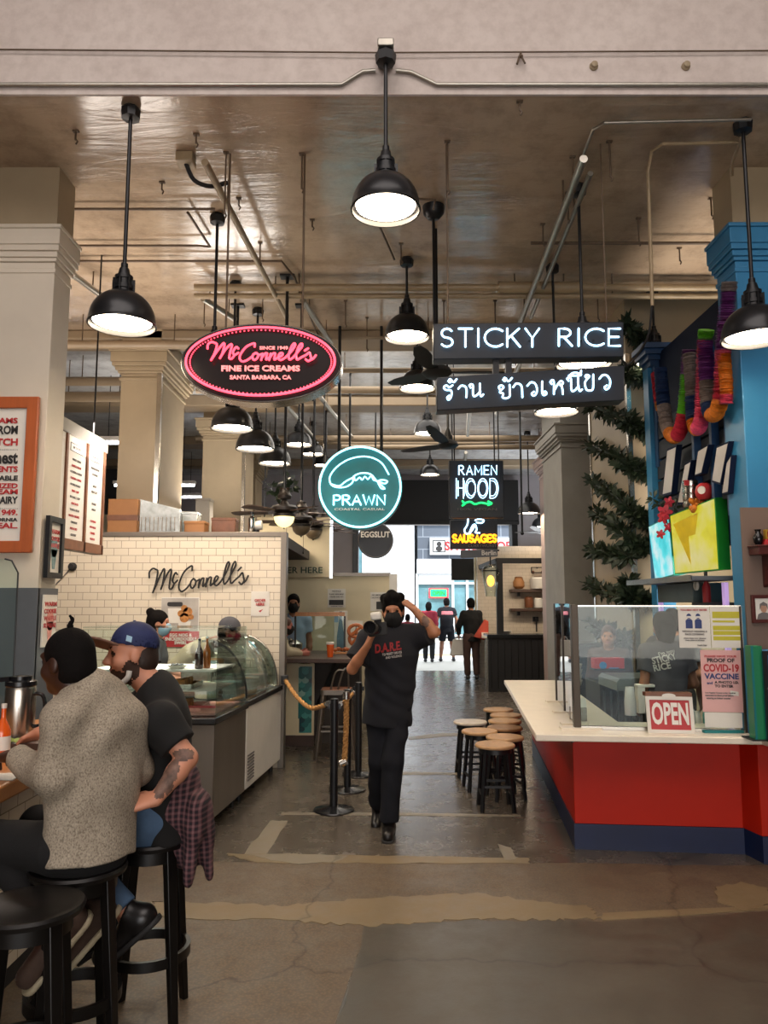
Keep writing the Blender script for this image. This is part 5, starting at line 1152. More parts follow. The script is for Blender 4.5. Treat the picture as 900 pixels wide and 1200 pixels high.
# ---------------------------------------------------------------- eating counter at the left edge
bt = thing('eating_counter', (-2.1, 3.6, 0), 'wooden topped eating counter with white tiled front at the left edge', 'counter')
MB().box((-2.9, 2.55, .93), (-1.47, 4.75, 1.0)).build('top', 'wood_top', bt, bevel=.012)
MB().box((-2.9, 2.75, .10), (-1.66, 4.70, .93)).build('tiled_front', 'subway_tile_side', bt); MB().box((-2.9, 2.76, 0), (-1.68, 4.69, .10)).build('plinth', 'black_matte', bt)
for y in (3.05, 4.2): MB().bar((-1.66, y, .72), (-1.52, y, .93), .03, .03).build('bracket', 'black_metal', bt)
p = G(21, 873, 1.0); tx, ty = p.x, p.y
th_ = thing('coffee_urn', (tx, ty, 1.0), 'shiny steel vacuum coffee pot with black lid on the eating counter', 'coffee pot')
MB().lathe([(.068, 0), (.072, .01), (.072, .27), (.068, .285)], (tx, ty, 1.0), 32).build('body', 'steel', th_)
MB().lathe([(.074, 0), (.074, .02)], (tx, ty, 1.0), 32).build('base_ring', 'black_metal', th_)
MB().lathe([(.07, .285), (.074, .29), (.074, .31), (.05, .318), (.05, .335), (.02, .34), (0, .34)], (tx, ty, 1.0), 28).bar((tx-.05, ty, 1.322), (tx-.14, ty, 1.315), .05, .022).build('lid', 'black_gloss', th_)
MB().tube([(tx+.06, ty, 1.25), (tx+.11, ty, 1.24), (tx+.125, ty, 1.17), (tx+.11, ty, 1.10), (tx+.065, ty, 1.09)], .010, smooth=4).build('handle', 'black_gloss', th_)
pg = thing('acrylic_divider', (-2.35, 4.4, 1.0), 'clear acrylic divider with dark edge standing behind the steel coffee pot', 'divider')
xa_ = W(17, 790, 4.4).x; xb_ = xa_-.6; zt_ = W(15, 655, 4.4).z
MB().prism([(xb_, 1.0), (xa_, 1.0), (xa_-.01, zt_-.08), (xa_-.05, zt_-.01), (xa_-.09, zt_), (xb_, zt_)], (0, 4.4, 0), *XZ, .006).build('pane', 'clear_glass', pg)
MB().tube([(xa_, 4.397, 1.0), (xa_-.01, 4.397, zt_-.08), (xa_-.05, 4.397, zt_-.01), (xa_-.09, 4.397, zt_)], .005).build('edge_trim', 'black_metal', pg)
MB().box((xa_-.1, 4.3, 1.0), (xa_-.06, 4.5, 1.02)).build('foot', 'steel', pg)
p = G(0, 892, 1.0); bottle('soda_bottle', p.x+.005, p.y, 1.0, .25, .034, 'orange_soda', 'bottle of orange soda on the eating counter at the left edge', 'white_paint', 'paper_white')
p = G(34, 874, 1.0)
fd_ = thing('food_tray', (p.x, p.y, 1.0), 'paper lined tray with a sandwich between the two seated men', 'food')
MB().ring(rrect(.34, .24, .02), rrect(.32, .22, .018), (p.x, p.y, 1.03), (1, 0, 0), (0, 1, 0), .03).prism(rrect(.33, .23, .02), (p.x, p.y, 1.006), (1, 0, 0), (0, 1, 0), .006).build('tray', 'wood_dark', fd_)
rr = random.Random(5)
def crumple(c, rx, ry, h, m, par, nm, seed=1, n=16):
    rr = random.Random(seed); mb = MB(); vs_ = []; fs_ = []
    for i in range(n):
        for j in range(n):
            u, v = i/(n-1)*2-1, j/(n-1)*2-1; d = max(0, 1-u*u*.8-v*v*.8)
            vs_.append((c[0]+u*rx+rr.uniform(-.1, .1)*rx*.5, c[1]+v*ry+rr.uniform(-.1, .1)*ry*.5, c[2]+h*d*rr.uniform(.55, 1.1)+.002))
    for i in range(n-1):
        for j in range(n-1): fs_.append((i*n+j, (i+1)*n+j, (i+1)*n+j+1, i*n+j+1))
    mb.add(vs_, fs_); o = mb.build(nm, m, par, sharp=60); o.modifiers.new('t', 'SOLIDIFY').thickness = .002; return o
crumple((p.x+.04, p.y-.01, 1.008), .11, .09, .035, 'paper_white', fd_, 'paper_liner', 2)
mat('lettuce', '9aa850', .5, var=.3, vscale=20); mat('bread', 'b07a48', .7, var=.2, vscale=20, bump=.3)
crumple((p.x-.06, p.y-.01, 1.02), .06, .05, .05, 'lettuce', fd_, 'lettuce', 4, 10)
MB().ball((p.x+.05, p.y+.05, 1.045), .055, 16, rz=.03).build('bread_roll', 'bread', fd_)
p = G(3, 912, 1.0); o = thing('paper_napkin', p, 'crumpled napkin near the left edge of the wooden counter', 'napkin'); crumple((p.x, p.y, 1.001), .06, .05, .02, 'paper_white', o, 'napkin', 9, 8)
# bar stools
def make_bar_stool():
    t = thing('bar_stool', (0, 0, 0), 'x', 'stool', 'black wooden bar stools at the eating counter'); H_ = .72
    MB().lathe([(.0, H_-.035), (.15, H_-.035), (.172, H_-.028), (.178, H_-.012), (.172, H_-.002), (.155, H_-.002), (.13, H_-.010), (.0, H_-.014)], n=40).build('seat', 'black_wood', t)
    MB().lathe([(.135, H_-.085), (.14, H_-.085), (.14, H_-.033), (.125, H_-.033), (.125, H_-.085), (.135, H_-.085)], n=32, caps=False).build('apron', 'black_wood', t)
    for k in range(4):
        a = math.pi/4+k*math.pi/2; u = Vector((math.cos(a), math.sin(a), 0)); v = Vector((-math.sin(a), math.cos(a), 0))
        mb = MB(); A = u*.125+Vector((0, 0, H_-.03)); B = u*.188; w0, w1 = .024, .017
        vs_ = [A+u*x+v*y for x, y in ((-w0*.8, -w0), (w0*.8, -w0), (w0*.8, w0), (-w0*.8, w0))]+[B+u*x+v*y for x, y in ((-w1*.8, -w1), (w1*.8, -w1), (w1*.8, w1), (-w1*.8, w1))]
        mb.add(vs_, [(0,1,2,3),(7,6,5,4),(4,5,1,0),(5,6,2,1),(6,7,3,2),(7,4,0,3)]); mb.build('leg', 'black_wood', t, bevel=.004)
    zr = .26; R_ = .166
    MB().lathe([(R_-.012, zr-.02), (R_+.006, zr-.02), (R_+.006, zr+.02), (R_-.012, zr+.02), (R_-.012, zr-.02)], n=36, caps=False).build('foot_ring', 'black_wood', t)
    return t
bs = make_bar_stool(); SEATS = [(-1.165, 2.652), (-1.15, 3.03), (-.985, 3.40)]
for i, (x, y) in enumerate(SEATS):
    o = bs if i == 0 else copy_tree(bs); o.location = (x, y, 0); o.rotation_euler = (0, 0, (.25, .5, .1)[i])
    o['label'] = ['empty black bar stool nearest the camera at the lower left', 'black bar stool under the man in the grey sweater', 'black bar stool under the man in the blue cap'][i]

# ---------------------------------------------------------------- rope barrier
mat('rope', 'b08048', .8, var=.25, vscale=60, stretch=(1, 1, 1), bump=.6, bscale=120)
def make_post():
    t = thing('stanchion', (0, 0, 0), 'x', 'post', 'black rope stanchions')
    MB().lathe([(.165, 0), (.17, .006), (.165, .014), (.06, .030), (.035, .04)], n=36).build('base', 'black_gloss', t)
    MB().lathe([(.033, .03), (.033, .90), (.02, .905), (.0, .905)], n=20).build('post', 'black_metal', t)
    MB().lathe([(.037, .80), (.037, .88)], n=20).box((-.055, -.012, .82), (.055, .012, .86)).build('collar', 'black_metal', t)
    return t
pp = make_post(); PO = [G(391, 950), G(407, 926), G(420, 908)]
for i, g in enumerate(PO):
    o = pp if i == 0 else copy_tree(pp); o.location = (g.x, g.y, 0); o['label'] = ['nearest black rope stanchion left of the walking man', 'second black rope stanchion, its base showing behind the nearest', 'farthest rope stanchion, half hidden by the walking man'][i]
def rope(name, pts, label, r=.021):
    P = catmull([Vector(p_) for p_ in pts], 14); t = thing(name, pts[0], label, 'rope')
    L = [0]
    for i in range(1, len(P)): L.append(L[-1]+(P[i]-P[i-1]).length)
    for s_ in range(3):
        Q = []
        for i, p_ in enumerate(P):
            d = (P[min(i+1, len(P)-1)]-P[max(i-1, 0)]).normalized(); e = d.cross(Vector((.3, .95, .1))).normalized(); g = d.cross(e); a = L[i]*2*math.pi/.09+s_*2.094
            Q.append(p_+(e*math.cos(a)+g*math.sin(a))*r*.5)
        MB().tube(Q, r*.62, 8).build('strand', 'rope', t)
    for i in (0, -1): d = (P[1]-P[0]) if i == 0 else (P[-2]-P[-1]); d.normalize(); MB().cyl(P[i]-d*.01, P[i]+d*.05, r*1.25, n=14).build('end_cap', 'steel', t)
    return t
a = Vector((PO[0].x-.05, PO[0].y, .86)); b = Vector((-1.03, 8.14, .86)); wq = W(332, 797, 8.1); b.z = wq.z
rope('barrier_rope', [b, lerp(b, a, .33)+Vector((0, 0, -.10)), lerp(b, a, .66)+Vector((0, 0, -.12)), a], 'twisted tan rope slung from the tiled wall post to the nearest stanchion')
c = W(406, 812, 6.60); d = W(404, 893, 6.62)
rope('hanging_rope', [c, lerp(c, d, .5)+Vector((.004, 0, 0)), d+Vector((-.004, 0, .01)), d+Vector((-.03, -.0, -.01))], 'tan rope hanging straight down with a white end beside the nearest stanchion', .024)
c2 = Vector((PO[1].x+.05, PO[1].y, .87)); rope('barrier_rope', [Vector((PO[0].x+.05, PO[0].y, .86)), lerp(Vector((PO[0].x+.05, PO[0].y, .86)), c2, .5)+Vector((0, 0, -.015)), c2], 'short rope length between the first and second stanchions', .016)
MB().lathe([(.03, 0), (.03, .05)], (-1.03, 8.16, b.z-.03), 14); tag(MB().box((-1.07, 8.12, b.z-.045), (-1.0, 8.19, b.z+.045)).build('rope_bracket', 'black_metal', bevel=.006), 'black rope bracket on the end post of the tiled wall', 'bracket')

# ---------------------------------------------------------------- the order-here stall behind
oc = thing('order_counter', (-.75, 9.6, 0), 'dark topped bar counter with teal scale tiles beyond the rope', 'counter')
slab(MB(), [(-1.25, 9.05), (-.05, 9.05), (-.05, 10.6), (-1.25, 10.6)], 1.0, 1.05).build('top', 'wood_dark', oc, bevel=.006)
MB().box((-1.22, 9.45, .12), (-1.02, 10.5, 1.0)).build('cream_panel', 'wall_creamy', oc)
fx0, fx1 = -1.02, -.86
MB().frame4(((fx0+fx1)/2-.01, 9.44, .54), *XZ, .22, .84, .028, .03).build('tile_frame', 'wall_creamy', oc)
mat('tile_a', '1c6462', .25); mat('tile_b', '0f3a40', .25); mat('tile_c', '8ab4a8', .3); mat('tile_d', '3c8c86', .25)
mb = MB().box((-1.05, 9.455, .13), (-.85, 9.47, .95), 0)
rr = random.Random(11); row = 0; z = .16
while z < .93:
    for j in range(3):
        x = -1.035+j*.085+(-.0425 if row % 2 else 0)
        if -1.09 < x < -.81: mb.prism([(min(max(x+.048*math.cos(t_), -1.05), -.85), z+.048*math.sin(t_)*1.15) for t_ in [math.pi+i*math.pi/10 for i in range(11)]]+[(min(x+.048, -.85), z+.03), (max(x-.048, -1.05), z+.03)], (0, 9.452-.0006*row, 0), *XZ, .002, rr.choice([0, 1, 2, 3]))
    z += .052; row += 1
mb.build('scale_tiles', ['tile_a', 'tile_b', 'tile_c', 'tile_d'], oc)
MB().box((-1.22, 9.43, 0), (-.84, 10.5, .12)).build('kick_board', 'wood_dark', oc); MB().box((-.86, 9.6, .0), (-.30, 10.5, 1.0)).build('inner_body', 'wall_dark', oc)
MB().bar((-.80, 9.55, .45), (-.55, 9.2, 1.0), .05, .05).build('brace', 'black_metal', oc)
st_ = thing('metal_stool', (-.52, 9.0, 0), 'grey metal bar stool with low back at the dark bar counter', 'stool')
cx_, cy_ = -.53, 8.78
MB().prism(rrect(.33, .33, .05), (cx_, cy_, .745), (1, 0, 0), (0, 1, 0), .035).build('seat', 'wood_brown', st_, bevel=.006)
MB().ring(rrect(.345, .345, .05), rrect(.30, .30, .04), (cx_, cy_, .74), (1, 0, 0), (0, 1, 0), .05).build('seat_rim', 'steel_brown', st_)
for sx in (-1, 1):
    for sy in (-1, 1): MB().bar((cx_+sx*.14, cy_+sy*.14, .72), (cx_+sx*.215, cy_+sy*.2, 0), .05, .025).build('leg', 'steel_brown', st_, bevel=.005)
[MB().bar((cx_-.175, cy_+sy*.165, .30), (cx_+.175, cy_+sy*.165, .30), .018, .018).build('stretcher', 'steel_brown', st_) for sy in (-1, 1)]; [MB().bar((cx_+sx*.18, cy_-.16, .34), (cx_+sx*.18, cy_+.16, .34), .018, .018).build('stretcher', 'steel_brown', st_) for sx in (-1, 1)]
MB().tube([(cx_+.02, cy_-.13, .74), (cx_+.08, cy_-.17, .95), (cx_+.13, cy_-.17, .96), (cx_+.14, cy_-.10, .74)], .011, smooth=4).tube([(cx_-.06, cy_-.14, .74), (cx_+.0, cy_-.18, .94), (cx_+.10, cy_-.18, .96)], .010, smooth=4).build('low_back', 'steel_brown', st_)
# partition wall, notices, order board
struct(MB().box((-3.2, 11.5, 0), (.08, 11.62, 2.09)), 'wall_partition', 'wall_creamy'); struct(MB().box((-3.2, 11.47, 2.09), (.10, 11.65, 2.14)), 'trim_partition', 'steel_brown'); struct(MB().box((.08, 11.46, 0), (.20, 11.66, 2.12)), 'trim_post', 'white_paint')
def seen(name, px0, py0, px1, py1, Y, lines, label, m='paper_white', block=None):
    o = sheet(name, px0, py0, px1, py1, Y, m, label, 'notice'); mb = MB()
    for tx, py, h, wd in lines: wtext(mb, tx, (px0+px1)/2, py, Y-.005, h, wd, .02)
    if block: a_, b_ = W(block[0], block[3], Y-.008), W(block[2], block[1], Y-.008); mb.box((a_.x, Y-.009, a_.z), (b_.x, Y-.006, b_.z))
    mb.build('lettering', 'black_print', o); return o
seen('wall_notice', 384, 690, 405, 712, 11.49, [('NOTICE', 693.5, 1.6, 10), ('PLEASE WEAR MASK', 697, 1.4, 17), ('ORDER AND PAY', 700, 1.2, 16), ('THANK YOU', 711, 1, 14)], 'white notice with a black picture strip on the cream partition', block=(385.5, 703, 402.5, 709))
seen('wall_notice', 434, 694, 452, 716, 11.49, [('NO SMOKING', 698, 1.6, 14), ('IN THIS AREA', 701, 1.2, 13)], 'white notice with a dark figure by the right end of the cream partition', block=(441, 705, 448, 714))
ob = thing('order_board', (-1.1, 10.9, 2.1), 'cream hanging board with dark green capitals and a lit white edge', 'sign')
a, b = W(300, 676, 10.9), W(387, 606, 10.9)
MB().box((a.x, 10.9, a.z), (b.x, 10.96, b.z)).build('board', 'wall_creamy', ob)
emit('edge_light', 'f4f8ff', 1.6); MB().box((b.x, 10.885, a.z-.02), (b.x+.035, 10.97, b.z)).build('edge_strip', 'edge_light', ob)
mat('green_print', '2c4438', .6); mb = MB(); wtext(mb, 'ORDER HERE', 378, 671.5, 10.89, 7, 66, .015, align='R'); mb.build('lettering', 'green_print', ob)
mb = MB(); [mb.cyl((x, 10.93, b.z), (x, 10.93, CEIL), .01, n=6) for x in (a.x+.1, b.x-.1)]; mb.build('hanger', 'black_metal', ob)
# things on the bar counter
zt = 1.05; P_ = lambda px, py: G(px, py, zt)
p = P_(387, 770); o = thing('amber_drink', p, 'plastic cup of amber drink on the dark bar counter', 'drink'); MB().lathe([(.035, 0), (.046, .15)], p, 20).build('drink', 'orange_soda', o); MB().lathe([(.046, .15), (.048, .155), (.048, .175), (.044, .178), (0, .178)], p, 20).build('lid', 'white_paint', o)
p = Vector((W(399, 757, 10.35).x, 10.35, zt)); o = thing('bottle_display', p, 'tall cardboard display with a printed blue bottle on the bar counter', 'display'); Hh = W(399, 716, p.y).z-zt; mat('blue_bottle', '3c5c74', .3); mat('blue_pale', '88a4c4', .4)
MB().box((p.x-.09, p.y, zt), (p.x+.085, p.y+.08, zt+Hh)).build('box', 'paper_white', o, bevel=.004); MB().prism([(-.05, 0), (.05, 0), (.05, Hh*.30), (.018, Hh*.75), (.018, Hh*.93), (-.018, Hh*.93), (-.018, Hh*.75), (-.05, Hh*.30)], (p.x, p.y-.003, zt+Hh*.06), *XZ, .002).build('printed_bottle', 'blue_bottle', o); MB().box((p.x-.085, p.y-.002, zt+Hh*.72), (p.x-.03, p.y-.001, zt+Hh*.97)).build('blue_corner', 'blue_pale', o)
p = Vector((W(416, 757, 10.38).x, 10.38, zt)); o = thing('paper_bag', p, 'pale paper bag standing behind the pretzels on the bar counter', 'bag'); mb = MB(); Hh = W(416, 727, p.y).z-zt; mb.add([(p.x-.10, p.y-.05, zt), (p.x+.10, p.y-.05, zt), (p.x+.10, p.y+.06, zt), (p.x-.10, p.y+.06, zt), (p.x-.11, p.y, zt+Hh), (p.x+.105, p.y-.005, zt+Hh*.98), (p.x+.105, p.y+.01, zt+Hh*.98), (p.x-.11, p.y+.015, zt+Hh)], [(3,2,1,0),(0,1,5,4),(1,2,6,5),(2,3,7,6),(3,0,4,7),(4,5,6,7)]); mb.build('bag', 'paper_white', o)
p = P_(400, 766); o = thing('pretzel_tray', p, 'wooden tray of golden pastry pieces on the bar counter', 'food'); mb = MB().box((p.x-.12, p.y-.09, zt), (p.x+.14, p.y+.09, zt+.025)); mb.build('tray', 'wood_top', o, bevel=.004); mat('pretzel', 'a85c2c', .45, var=.2, vscale=14)
for i in range(6): MB().ball((p.x-.08+.045*i, p.y+.02*((i*7) % 3-1), zt+.048+.012*(i % 2)), .034, 12, rz=.026).build('pastry', 'pretzel', o)
p = P_(417, 768); o = thing('pretzel_stand', p, 'stand holding big looped brown pretzels on the bar counter', 'food'); MB().cyl(p, p+Vector((0, 0, .03)), .07, n=20).cyl(p, p+Vector((0, 0, .36)), .008, n=8).build('stand', 'steel', o)
for i in range(2):
    c = p+Vector((0, -.02+.03*i, .30-.10*i)); MB().tube([c+Vector((.09*math.sin(t_)*(1 if i == 0 else .9), 0, .075*math.cos(t_))) for t_ in [j*2*math.pi/16 for j in range(16)]], .022, 10, True).tube([c+Vector((-.05, -.01, -.055)), c+Vector((0, -.02, 0)), c+Vector((.06, -.01, .05))], .018, 8).build('pretzel', 'pretzel', o)
p = P_(362, 752); o = thing('glass_pane_guard', (p.x, 9.9, zt), 'low glass guard with frame on the bar counter before the cream partition', 'glass guard'); a = W(346, 740, 9.95); b = W(404, 722, 9.95); MB().box((a.x, 9.95, zt), (b.x, 9.956, b.z)).build('pane', 'clear_glass', o); MB().box((a.x, 9.93, b.z), (b.x, 9.98, b.z+.05)).build('top_rail', 'wood_top', o); mb = MB(); [mb.box((x-.012, 9.935, zt), (x+.012, 9.965, b.z)) for x in (a.x, b.x)]; mb.build('upright', 'black_metal', o)
p = P_(372, 748); o = thing('steel_pan', (p.x, 10.15, zt), 'steel warming pan behind the glass guard', 'pan'); MB().lathe([(.13, 0), (.15, .12), (.155, .12), (.14, .01)], (p.x, 10.15, zt), 24).build('pan', 'steel', o); MB().lathe([(.15, .12), (.1, .16), (.02, .17), (.02, .19), (0, .19)], (p.x, 10.15, zt), 24).build('lid', 'steel', o)
# ---------------------------------------------------------------- right: the red counter stall
mat('counter_top', 'e4dac8', .28, var=.05, vscale=8); mat('red_paint', 'b0200c', .5, var=.05, vscale=4, spec=.25); mat('navy_kick', '0e1c3e', .45, var=.12, vscale=6)
ct = thing('red_counter', (1.9, 6.5, 0), 'long red counter with navy kick and pale top at right', 'counter')
slab(MB(), [(1.02, 5.30), (2.47, 5.16), (2.49, 4.97), (3.8, 4.85), (3.8, 5.31), (2.475, 5.32), (2.475, 5.78), (1.74, 5.85), (2.02, 8.93), (1.37, 8.93)], .775, .82).build('top', 'counter_top', ct, bevel=.006)
base = [(1.33, 5.57), (2.454, 5.459), (2.489, 5.27), (3.8, 5.145), (3.8, 5.30), (2.50, 5.31), (2.47, 5.72), (1.80, 5.80), (2.0, 8.9), (1.672, 8.9)]
slab(MB(), base, .17, .775).build('front_panel', 'red_paint', ct, bevel=.004); slab(MB(), [(x-.006 if i in (0, 9) else x, y-.006) for i, (x, y) in enumerate(base)], 0, .17).build('kick_board', 'navy_kick', ct)
mb = MB(); [mb.cyl((x, y, .74), (x, y, .776), .012, n=8) for x, y in ((1.30, 5.45), (1.95, 5.40))]; mb.build('bracket', 'black_metal', ct)
# stools along it
def make_stool():
    t = thing('counter_stool', (0, 0, 0), 'x', 'stool', 'round wooden stools along the red counter'); H_ = .525
    MB().lathe([(.0, H_-.03), (.145, H_-.03), (.165, H_-.024), (.168, H_-.010), (.160, H_), (.0, H_+.001)], n=36).build('seat', 'wood_seat', t)
    MB().lathe([(.13, H_-.07), (.135, H_-.07), (.135, H_-.03), (.12, H_-.03), (.12, H_-.07), (.13, H_-.07)], n=28, caps=False).build('seat_ring', 'black_metal', t)
    for k in range(4):
        a = math.pi/4+k*math.pi/2; u = Vector((math.cos(a), math.sin(a), 0)); MB().bar(u*.125+Vector((0, 0, H_-.03)), u*.185, .030, .022, up=u).build('leg', 'black_metal', t)
    for z, R_ in ((.20, .168), (.13, .174)):
        mb = MB()
        for k in range(4):
            a, b = math.pi/4+k*math.pi/2, math.pi/4+(k+1)*math.pi/2
            if (k % 2 == 0) == (z == .20): mb.bar((R_*math.cos(a), R_*math.sin(a), z), (R_*math.cos(b), R_*math.sin(b), z), .016, .020)
        mb.build('stretcher', 'black_metal', t)
    return t
ss = make_stool()
STO = [(.93, 6.62, 0, 'nearest round wooden stool beside the red counter'), (1.07, 6.98, .2, 'wooden stool just behind the nearest one, by the counter edge'), (.885, 7.30, .1, 'wooden stool third from the camera, on the aisle side'), (1.15, 7.50, .3, 'wooden stool with darker brown look tucked against the middle of the counter'), (.86, 7.86, .0, 'stool with the palest seat, farthest out in the aisle'), (1.215, 7.92, .2, 'wooden stool third from the far end, tucked under the counter'), (1.29, 8.32, .4, 'wooden stool second from the far end of the counter'), (1.27, 8.74, .1, 'wooden stool at the far end of the red counter')]
for i, (x, y, rz, lb) in enumerate(STO):
    o = ss if i == 0 else copy_tree(ss); o.location = (x, y, 0); o.rotation_euler = (0, 0, rz); o['label'] = lb
mat('wood_seat_pale', 'c8bcae', .3, var=.08, vscale=16); mat('wood_seat_dark', '8a6644', .38, var=.15, vscale=16, stretch=(1, .2, 1))
def reseat(lbl, m):
    for o in bpy.data.objects:
        if o.get('label') == lbl:
            for c in kids(o):
                if c.name.startswith('seat') and 'ring' not in c.name: c.data = c.data.copy(); c.data.materials[0] = MATS[m]
reseat(STO[4][3], 'wood_seat_pale'); reseat(STO[3][3], 'wood_seat_dark')
# glass screens
mat('post_brown', '4e463e', .35, .6, var=.05)
sc = thing('counter_screen', (1.9, 5.55, .82), 'wide clear screen with metal post on the front of the red counter', 'screen')
A_, B_ = Vector((1.355, 5.52, 0)), Vector((2.455, 5.36, 0)); dA = (B_-A_).normalized(); zt_ = 1.675
MB().bar(A_+Vector((0, 0, (.835+zt_)/2)), B_+Vector((0, 0, (.835+zt_)/2)), .008, zt_-.835).build('pane', 'clear_glass', sc)
MB().bar(A_+Vector((0, 0, zt_)), B_+Vector((.015, 0, zt_)), .012, .010).build('top_trim', 'steel', sc)
MB().box((A_.x-.025, A_.y-.025, .82), (A_.x+.022, A_.y+.025, zt_+.01)).build('post', 'post_brown', sc, bevel=.003)
MB().box((B_.x-.002, B_.y-.012, .82), (B_.x+.014, B_.y+.012, zt_)).build('end_post', 'post_brown', sc, bevel=.003)
MB().bar(A_+Vector((0, 0, .832)), B_+Vector((0, 0, .832)), .035, .022).build('rail', 'steel', sc)
MB().box((A_.x-.12, A_.y-.05, .82), (A_.x+.16, A_.y+.05, .834)).build('foot_plate', 'counter_top', sc)
s2 = thing('side_screen', (1.45, 6.3, .82), 'narrow clear screen along the aisle side of the red counter, mirroring the street', 'screen')
a, b = Vector((1.385, 5.72, 0)), Vector((1.545, 7.0, 0))
MB().bar(a+Vector((0, 0, 1.265)), b+Vector((0, 0, 1.265)), .008, .85).build('pane', 'screen_glass', s2)
mb = MB()
for p in (a, lerp(a, b, .48), b):
    mb = MB().box((p.x-.012, p.y-.012, .82), (p.x+.012, p.y+.012, 1.69)); mb.build('upright', 'post_brown', s2)
    MB().box((p.x-.10, p.y-.04, .82), (p.x+.09, p.y+.04, .833)).build('foot_plate', 'counter_top', s2)
# sheets taped on the front screen
def on_screen(px0, py0, px1, py1, m, name, label, cat='notice', off=.008):
    def pt(px, py):
        d = ray(px, py); n = Vector((-dA.y, dA.x, 0)); o0 = Vector((0, 0, CAMZ)); t_ = (A_-n*-0+Vector((0, 0, 0))-o0).dot(n)/d.dot(n); return o0+d*t_
    a, b = pt(px0, py1), pt(px1, py0); a1 = pt(px1, py1)
    o = thing(name, a, label, cat); w_ = (Vector((a1.x, a1.y, 0))-Vector((a.x, a.y, 0))).length; h_ = b.z-a.z
    fr = Vector((dA.y, -dA.x, 0)); org = Vector((a.x, a.y, a.z))+fr*off
    MB().prism([(0, 0), (w_, 0), (w_, h_), (0, h_)], org, dA, (0, 0, 1), .002).build('sheet', m, o)
    return o, org+fr*.001, w_, h_, dA
def lines(o, org, w_, h_, rows, m, nm='lettering'):
    mb = MB()
    for tx, fx, fy, fh, fw in rows: mb.text(tx, org+dA*w_*fx+Vector((0, 0, h_*(1-fy))), dA, (0, 0, 1), h_*fh, None if fw is None else w_*fw, .002, .035)
    return mb.build(nm, m, o)
o, org, w_, h_, _ = on_screen(796, 711, 833, 759, 'paper_white', 'mask_notice', 'white notice with two dark masked figures on the front screen')
lines(o, org, w_, h_, [('YOU MAY NOT ENTER', .5, .10, .045, .86)], 'red_print')
lines(o, org, w_, h_, [('WITHOUT WEARING A', .5, .62, .04, .8), ('FACE COVERING', .5, .69, .04, .6), ('please keep your distance', .5, .78, .025, .7), ('from others at all times', .5, .83, .025, .6), ('Health Dept', .72, .95, .035, .3)], 'grey_print')
mb = MB(); mb2 = MB()
for fx in (.34, .63):
    c = org+dA*w_*fx+Vector((0, 0, h_*.64)); r_ = w_*.075
    mb.prism([(-w_*.11, -h_*.17), (w_*.11, -h_*.17), (w_*.11, h_*.02), (w_*.06, h_*.06), (-w_*.06, h_*.06), (-w_*.11, h_*.02)], c, dA, (0, 0, 1), .001); mb.prism(ell(r_, r_*1.15, 16), c+Vector((0, 0, h_*.13)), dA, (0, 0, 1), .001)
    mb2.prism([(-r_*.9, -r_*.6), (r_*.9, -r_*.6), (r_*.9, r_*.2), (-r_*.9, r_*.2)], c+Vector((0, 0, h_*.12))-Vector((-dA.y, dA.x, 0))*.0015, dA, (0, 0, 1), .001)
mb.build('printed_figures', 'blue_print', o); mb2.build('printed_masks', 'paper_white', o)
o, org, w_, h_, _ = on_screen(834, 711, 871, 759, 'paper_white', 'menu_sheet', 'sheet with yellow highlighted bars on the front screen, right of the mask notice')
mat('highlight', 'b8b02c', .6, var=.1); mb = MB()
for fy, fh, fw in ((.20, .16, .88), (.36, .05, .7), (.52, .11, .9), (.64, .10, .9), (.77, .10, .9)): mb.prism([(0, 0), (w_*fw, 0), (w_*fw, h_*fh), (0, h_*fh)], org+dA*w_*.06+Vector((0, 0, h_*(1-fy-fh/2))), dA, (0, 0, 1), .001)
mb.build('yellow_bars', 'highlight', o)
o, org, w_, h_, _ = on_screen(823.5, 762, 871, 834, 'paper_pink', 'vaccine_notice', 'pink notice about proof of vaccine on the front screen')
lines(o, org, w_, h_, [('PLEASE HAVE YOUR', .5, .115, .030, .8), ('COVID-19', .5, .345, .115, .88)], 'red_print'); lines(o, org, w_, h_, [('PROOF OF', .5, .195, .060, .68), ('A PHOTO I.D.', .62, .54, .040, .6), ('TO ENTER', .55, .60, .040, .46)], 'black_print'); lines(o, org, w_, h_, [('VACCINE', .5, .465, .085, .85), ('and', .2, .55, .03, .14)], 'blue_print')
lines(o, org, w_, h_, [('Los Angeles County order requires', .45, .70, .022, .75), ('customers to show proof before', .42, .745, .022, .7), ('entering an indoor counter', .40, .79, .022, .6)], 'grey_print'); mb = MB(); mb.prism([(0, 0), (w_*.2, -h_*.02), (w_*.2, h_*.05), (0, h_*.07)], org+dA*w_*.7+Vector((0, 0, h_*.28)), dA, (0, 0, 1), .001); mb.build('sticker', 'paper_white', o)
o, org, w_, h_, _ = on_screen(826, 835.5, 870, 852, 'paper_white', 'blank_sheet', 'blank white sheet under the pink notice on the front screen')
